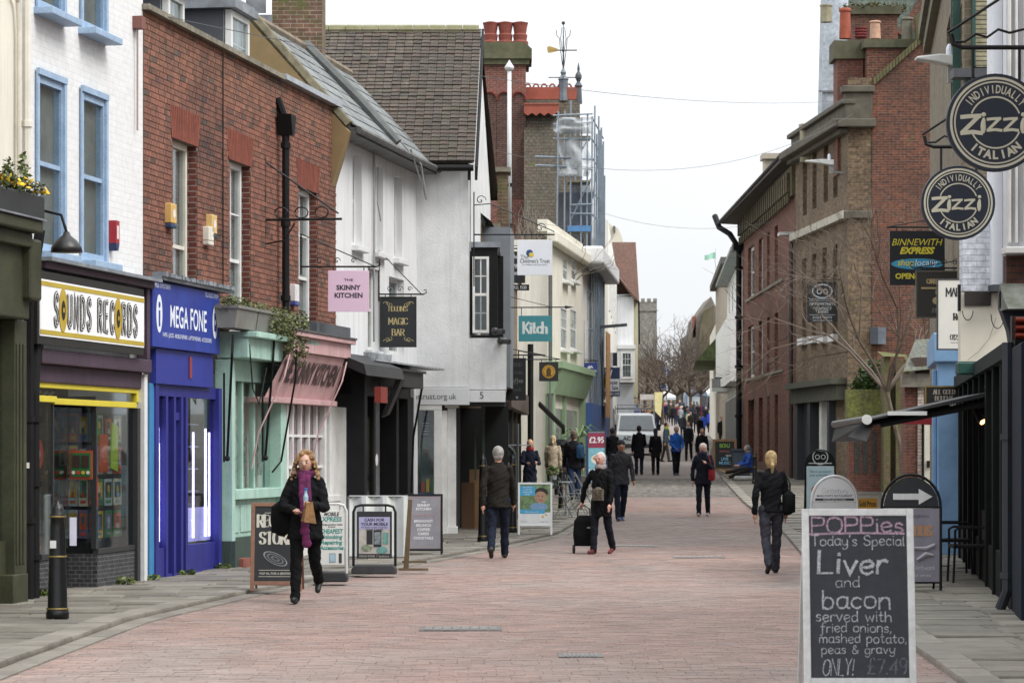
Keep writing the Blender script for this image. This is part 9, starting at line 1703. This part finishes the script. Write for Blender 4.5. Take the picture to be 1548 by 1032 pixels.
# 1 curly haired woman
t, J = person(462, D_(911), 'curly blonde woman in black puffer jacket and magenta scarf walking towards the camera', rz=-4, coat='141518', trou='101114', hair=('curly', 'a8845c'), shoe='1d2420', skin='c49a86', scarf=('74245a', .72, '2a1a2c'), face=True, H=1.68, legs=((14, 2), (-12, 44)), arms=((10, 16, 70, 40), (16, 12, 82, 30)), hem=.42, fat=1.06, bulk=1.12, vox=.011, lean=1)
bag(t, J, 'black slouchy shoulder bag at the curly haired womans right hip', '101012', (-.27, .06, .92), (.13, .1, .2), [(-.16, -.05, 1.38), (-.25, -.02, 1.2), (-.3, 0, 1.05)])
m = MB(); h = J['wr', 1]+J['hd', 1]*.07; m.add([(-.08, -.05, -.13), (.06, -.06, -.15), (.08, .04, -.15), (-.07, .05, -.12), (-.04, -.02, .07), (.03, -.03, .09), (.045, .02, .08), (-.03, .03, .09)], [(3, 2, 1, 0), (4, 5, 6, 7), (0, 1, 5, 4), (1, 2, 6, 5), (2, 3, 7, 6), (3, 0, 4, 7)]); o = m.build('paper_bag', M('8e6a42', .8, .2, 8, bump=.8, bscale=25), loc=local(t, (h.x+.03, h.y-.04, h.z-.06)), rz=.5); tag(o, 'crumpled brown paper bag held by the curly haired woman', 'bag')
m = MB(); m.lathe((0, 0, 0), [(.026, 0), (.028, .1), (.014, .14), (.015, .17)], 10, 0); m.lathe((0, 0, .165), [(.018, 0), (.018, .03)], 10, 1); o = m.build('bottle', [M('a9c6d8', .2), M('3a74b8', .4)], loc=local(t, (h.x-.01, h.y+.0, h.z-.02))); tag(o, 'small clear bottle with a blue cap in the curly haired womans hand', 'bottle')
# 2 grey haired man
t, J = person(753, D_(844), 'grey haired man in dark brown leather jacket walking away', rz=178, coat='25221f', trou='1b2130', hair=('grey', 'a8a5a0'), shoe='2a2622', H=1.76, legs=((20, 4), (-10, 34)), arms=((14, 8, 12, 0), (-18, 8, 16, 0)), hem=.455, fat=1.12, vox=.012)
# 3 woman with trolley
t, J = person(909, D_(837), 'white haired woman in black coat looking back while pulling a shopping trolley', rz=-28, coat='121215', trou='191b24', hair=('white', 'd6d4cf'), shoe='6a2a2c', skin='c08f80', scarf=('a79c98', 0), face=True, H=1.62, legs=((10, 4), (-10, 16)), arms=((-8, 30, 6, -12), (6, 10, 14, 0)), hem=.36, flare=1.1, fat=1.08, vox=.012)
m = MB(); m.ell((.03, -.17, .95), (.09, .05, .11), 10, 7); m.box(-.06, .12, -.21, -.15, .84, 1.02); o = thing('crossbody_bag', 'small patterned cross body bag on the white haired womans front', 'bag', t.location, t.rotation_euler[2]); put('bag_body', remesh(m, .015, 1), M('6a5f50', .8, .5, 30, c2='1c1a18'), o); m = MB(); m.tube([(-.04, -.16, 1.02), (.03, -.15, 1.25), (.08, -.02, 1.4)], .008, 5); m.build('strap', BLACK, o)
d = D_(836); o = thing('shopping_trolley', 'black wheeled shopping trolley pulled by the white haired woman', 'shopping trolley', (W(884, d), d-.05, gz(d)), .1); m = MB(); rings(m, [(.12, .17, .12, 0, 0), (.3, .19, .13, 0, 0), (.52, .17, .12, 0, .02), (.6, .1, .08, 0, .03)]); put('bag_body', remesh(m, .014, 2), CL('0f1012'), o)
for s in (-1, 1): m = MB(); m.cyl((s*.17-.015, .04, .07), (s*.17+.015, .04, .07), .07, n=16); m.build('wheel', M('1a1a1a', .7), o)
m = MB(); m.tube([(-.15, .1, .1), (-.09, .12, .7), (.0, .12, .76), (.09, .12, .7), (.15, .1, .1)], .012, 6); m.build('handle_frame', M('3a3a3c', .4), o); m = MB(); m.box(.02, .1, -.135, -.13, .4, .42); m.build('logo_tag', M('b8b8b8'), o)
# 4 man in beanie, 5 woman with red bag, 6 woman in black, right
person(938, D_(787), 'man in black beanie and dark grey jacket walking behind the white haired woman', rz=12, coat='35363a', trou='1c2230', hair=('beanie', '151517'), shoe='5a6a86', skin='b08068', face=True, H=1.74, legs=((12, 4), (-8, 16)), arms=((-8, 8, 14, 0), (10, 10, 16, 0)), hem=.44, fat=1.15, vox=.014)
t, J = person(1063, D_(780), 'white haired woman in navy jacket with red patterned shoulder bag walking towards the camera', rz=-10, coat='191c28', trou='171a26', hair=('white', 'dcdad6'), shoe='8a8580', skin='c29484', scarf=('232a44', 0), face=True, H=1.64, legs=((10, 6), (-8, 14)), arms=((-10, 14, 16, 0), (20, 12, 110, 34)), hem=.43, fat=1.1, bulk=1.05, vox=.014)
bag(t, J, 'red and white patterned shoulder bag of the navy jacket woman', '8a2a34', (.2, -.1, .93), (.08, .1, .16), [(.12, -.1, 1.38), (.17, -.14, 1.2), (.2, -.12, 1.05)])
t, J = person(1166, D_(866), 'blonde woman in black quilted jacket and grey trousers walking away at the right kerb', rz=186, coat='131417', trou='3d3e46', hair=('bun', 'b59a6c'), shoe='141416', H=1.68, legs=((12, 2), (-8, 26)), arms=((6, 12, 10, 0), (-14, 14, 20, 0)), hem=.49, fat=1.02, vox=.012)
bag(t, J, 'black leather shoulder bag hanging from the blonde womans right shoulder', '101113', (-.23, .04, .95), (.09, .13, .17), [(-.17, .0, 1.4), (-.24, .08, 1.2), (-.24, .06, 1.05)])
# 7-15 people in the middle distance
SEAT = gz
person(801, 69.5, 'blonde woman in navy coat with red scarf standing behind the charity board', rz=10, coat='1a1e2c', trou='1a1a20', hair=('bob', 'b89c70'), scarf=('a02a34', 0), H=1.66, arms=((20, 8, 70, 20), (20, 8, 75, 25)), hem=.33, fat=1.1, face=True)
person(836, 77, 'woman in a beige fur hooded coat walking away', rz=175, coat='a89a84', trou='17171b', hair=('bun', 'c2ad88'), scarf=('8a7460', 0), H=1.68, hem=.36, flare=1.15, fat=1.1, legs=((8, 4), (-8, 10)))
t, J = person(868, 73, 'man in black jacket with a blue backpack walking away', rz=185, coat='15161a', trou='22304a', hair=('short', '6a5a4c'), H=1.86, hem=.46, fat=1.1)
bag(t, J, 'dark teal blue backpack on the tall man in the black jacket', '24405a', (-.13, .2, 1.28), (.12, .1, .2), name='backpack')
person(926, 95, 'dark haired man in black coat half hidden behind the beanie man', rz=180, coat='141519', hair=('short', '2c241e'), H=1.76, hem=.36)
person(966, 101, 'tall man in long dark coat walking away with the long haired woman', rz=180, coat='14151a', trou='1f2738', hair=('short', '1e1a18'), H=1.78, hem=.33, fat=1.12, legs=((3, 2), (-3, 4)), arms=((10, 8, 40, 20), (4, 8, 10, 0)))
person(991, 101, 'long haired woman in short black coat standing beside the tall man', rz=182, coat='121215', trou='121215', hair=('long', '2e1f1a'), H=1.68, hem=.36, legs=((4, 2), (-6, 4)), skirt=.4)
t, J = person(1022, 100.5, 'grey haired man in bright blue tracksuit jacket', rz=20, coat='2a5fae', trou='16171c', hair=('grey', 'a09c96'), shoe='6a6e74', skin='b07e6c', H=1.76, hem=.47, fat=1.18, legs=((8, 4), (-4, 6)), arms=((10, 8, 40, 25), (10, 8, 40, 25)), face=True)
person(1041, 126, 'young man in open dark jacket over a white shirt', rz=-10, coat='1a1c24', trou='191b22', hair=('short', '2c221c'), H=1.76, hem=.46, scarf=('d8d8d8', 0))
person(1061, 104, 'woman with a pale headscarf in black coat behind the navy jacket woman', rz=8, coat='18181b', hair=('bob', '8a7c70'), H=1.66, hem=.34, fat=1.1)
t, J = person(1006, 124, 'worker in a yellow green hi vis vest beside the white van', rz=90, coat='4a5a6a', trou='4a4640', hair=('short', '3c3026'), H=1.75, legs=((12, 4), (-8, 8)), hem=.45, scarf=('b8c832', .3))
t, J = person(1134, 92.5, 'person in grey hood and bright blue jacket seated on the pavement against the wall', rz=-72, coat='2f4f9c', trou='2a2724', hair=('hood', '7c7e82'), shoe='b09a80', H=1.7, legs=((84, 2), (76, 10)), arms=((24, 8, 50, 20), (24, 8, 50, 20)), hem=.47, fat=1.1, lean=8, dz=.07)
m = MB(); m.box(-.5, .5, -.3, .3, 0, .14); o = m.build('bedroll', M('b8b8b4', .8, .2, 5), loc=(W(1132, 92.2), 92.3, gz(92)+.05), rz=.3, bevel=.05); tag(o, 'pale folded blanket under the seated person', 'blanket')
# far crowd: a few figures of each pose, reused with their own colours
ARCH = {}
def arch(kind):
    if kind not in ARCH:
        P = {'man_away': dict(H=1.76, hem=.44, fat=1.12), 'man_b': dict(H=1.74, hem=.40, fat=1.15, legs=((-12, 16), (10, 4)), arms=((10, 6, 14, 0), (-10, 6, 12, 0))), 'woman': dict(H=1.64, hem=.36, fat=1.05, flare=1.15), 'woman_b': dict(H=1.66, hem=.42, legs=((-8, 12), (8, 4)), arms=((30, 8, 80, 20), (-8, 8, 12, 0)))}[kind]; ARCH[kind] = build_person_meshes(vox=.03, hand=False, nose=False, **P)
    return ARCH[kind]
crowd = [(1003, 258, 'woman', 0, 'a83444', '6a2430', 'bob', '5a3a2a', 'woman in a red coat and maroon trousers in the far crowd'), (1018, 232, 'man_b', 180, '1c1e24', '1a1c22', 'short', '2a2420', 'tall dark figure walking away beside the red coated woman'), (1029, 230, 'woman', 180, '8f9498', '3a3c44', 'bob', 'c8b48c', 'blonde woman in pale grey coat in the far crowd'), (1039, 226, 'man_away', 180, '1a1b20', '191b22', 'short', '2c241e', 'dark coated man just right of the pale grey coat'), (1032, 186, 'man_away', 180, '33393f', '2a3038', 'grey', 'a39c92', 'broad grey haired man in slate grey jacket walking away'), (1044, 204, 'woman', 0, '2a2620', '1c1c20', 'bob', '3c3028', 'woman in dark olive coat with brown hood'), (1052, 208, 'man_b', 180, '1c1d22', '1a1a1e', 'short', '231d1a', 'dark figure in the middle of the far crowd'), (1058, 177, 'woman_b', 0, '191a1f', '2a2c34', 'long', '3a2a22', 'long haired young woman in black coat walking towards the camera'), (1063, 196, 'woman', 180, '3450b0', '1c2230', 'short', '2c2420', 'person in a royal blue jacket left of the brighter blue one'), (1073, 208, 'woman_b', 180, '2f4fc0', '2a2024', 'white', 'c8c4bc', 'white haired person in a bright blue jacket walking away'), (1067, 222, 'man_b', 0, '1a1c22', '1c1e24', 'short', '7a6a5a', 'figure in black behind the blue jackets'), (1087, 196, 'man_away', 0, '26304a', '1c2030', 'grey', 'b8b0a8', 'grey haired person in navy jacket left of the bare headed man'), (1099, 186, 'man_b', 0, '232c48', '1c2030', 'short', '8a7a6c', 'man in navy coat right of the grey haired one'), (1110, 186, 'woman', 170, 'b02028', '17171b', 'short', '6a4a34', 'person in a vivid red parka near the drainpipe'), (1109, 215, 'woman_b', 180, '7a4c2c', '2a2a30', 'bob', '8a5a34', 'person in a rust brown jacket behind the red parka'), (1102, 222, 'man_b', 180, '1c1c20', '1c1c20', 'beanie', 'a02c30', 'dark figure in a red hat near the brick building'), (1115, 148, 'woman', 180, '5a5044', '4a4238', 'bob', '6a5240', 'person in a grey brown coat close to the drainpipe'), (1091, 160, 'man_away', 0, '1f2022', '202024', 'short', '4a3a30', 'man in dark jacket holding something near his face behind the chalkboard'), (1082, 226, 'woman', 180, '20242e', '1c1e26', 'bob', '6a5a4c', 'navy coated woman farther back on the right'), (1090, 240, 'man_b', 180, '2a2024', '1c1c22', 'short', '4a3c34', 'maroon coated figure at the back right'), (1077, 240, 'man_away', 0, '3a4050', '22242c', 'short', '5a4a40', 'slate coated figure at the back near the trailer'), (1034, 250, 'woman', 180, '24262c', '1c1c20', 'bob', '4a3a2c', 'dark figure far back by the trailer'), (1046, 246, 'man_b', 0, '3a3430', '24242a', 'beanie', 'c8c0b4', 'figure in a pale hat in the far crowd'), (1055, 244, 'woman_b', 180, '191b22', '1b1b20', 'bob', '7a6450', 'black coated figure in front of the trailer'), (1012, 262, 'man_away', 180, '3c4450', '22242c', 'short', '3c3028', 'grey blue figure behind the red coated woman'), (1066, 252, 'woman', 0, '5a4c60', '22222a', 'short', '5a463a', 'figure in a mauve coat before the trailer')]
colsC = ['1c1d22', '26303c', '17181c', '3a3c40', '202430', '5a4a3c', '2c2420', '8a6a3c']
for i, px in enumerate((950, 955, 960, 966, 971, 975, 980, 984, 988, 992, 997)):
    crowd.append((px, 212+(i*7) % 26, ('man_away', 'woman', 'man_b', 'woman_b')[i % 4], 0 if i % 3 else 180, colsC[i % 8], '1c1d22', ('short', 'bob', 'grey')[i % 3], ('4a3a2e', '7a6450', 'a8a098')[i % 3], ['dark coated person at the far left edge of the crowd', 'slate coated person second from the left of the far crowd', 'person in black third from the left near the pale banner', 'grey coated person under the left half of the pale banner', 'navy coated person under the middle of the pale banner', 'brown coated person under the right half of the pale banner', 'dark brown coated person just right of the pale banner', 'person in ochre jacket left of the yellow banner', 'person in black directly left of the yellow banner', 'slate blue coated person beside the yellow banner', 'person in black between the yellow banner and the red coat'][i]))
for (px, d, kind, rz, c, tr_, hs_, hc_, lab) in crowd: person(px, d, lab, rz=rz, coat=c, trou=tr_, hair=(hs_, hc_), meshes=arch(kind), group='people in the far crowd')
rnd = random.Random(99)
for i in range(36):
    q, r_ = divmod(i, 4); nm, cc = (('black', '15161a'), ('slate blue', '33435a'), ('maroon', '6a2c38'), ('camel', '8a6a48'), ('grey', '6a6e72'), ('olive', '45452e'), ('navy', '1c2444'), ('cream', 'b0a690'), ('teal', '24505a'))[q]; hn, hh = (('dark haired', '2a221c'), ('fair haired', '9a8054'), ('white haired', 'c4c0ba'), ('bare headed brown haired', '5a4030'))[r_]
    person(958+(i*37) % 152+rnd.uniform(-2, 2), (205 if i % 3 else 232)+(i*13) % 50, 'distant %s walker in a %s coat deep in the far crowd' % (hn, nm), rz=180*(i % 2), coat=cc, trou=('1c1d22', '26304a', '3a3630')[i % 3], hair=(('short', 'bob')[i % 2], hh), meshes=arch(('man_away', 'woman', 'woman_b', 'man_b')[(i+q) % 4]), group='people in the far crowd')
bpy.data.scenes.remove(TS)
# weeds along the foot of the shops
rnd = random.Random(77)
for q, (px, lab) in enumerate(((58, 'green weeds beside the black drainpipe'), (176, 'small weeds at the foot of the tiled shop base'), (212, 'larger tuft of weeds between the record shop and the blue shop'), (268, 'thin weeds at the blue door step'), (322, 'weeds at the foot of the mint plinth'))):
    p = LA.at(LA.u(px), -.06, .05); m = MB(); leaf_cloud(m, [((x, 0, .03), (.07, .05, .05)) for x in (-.15, 0, .12)], 120, .03, rnd); o = m.build('weeds', M('6a7a34', .7, .2, 5, tint=True, name='tinted_weed'), loc=p); tag(o, lab, 'weeds')
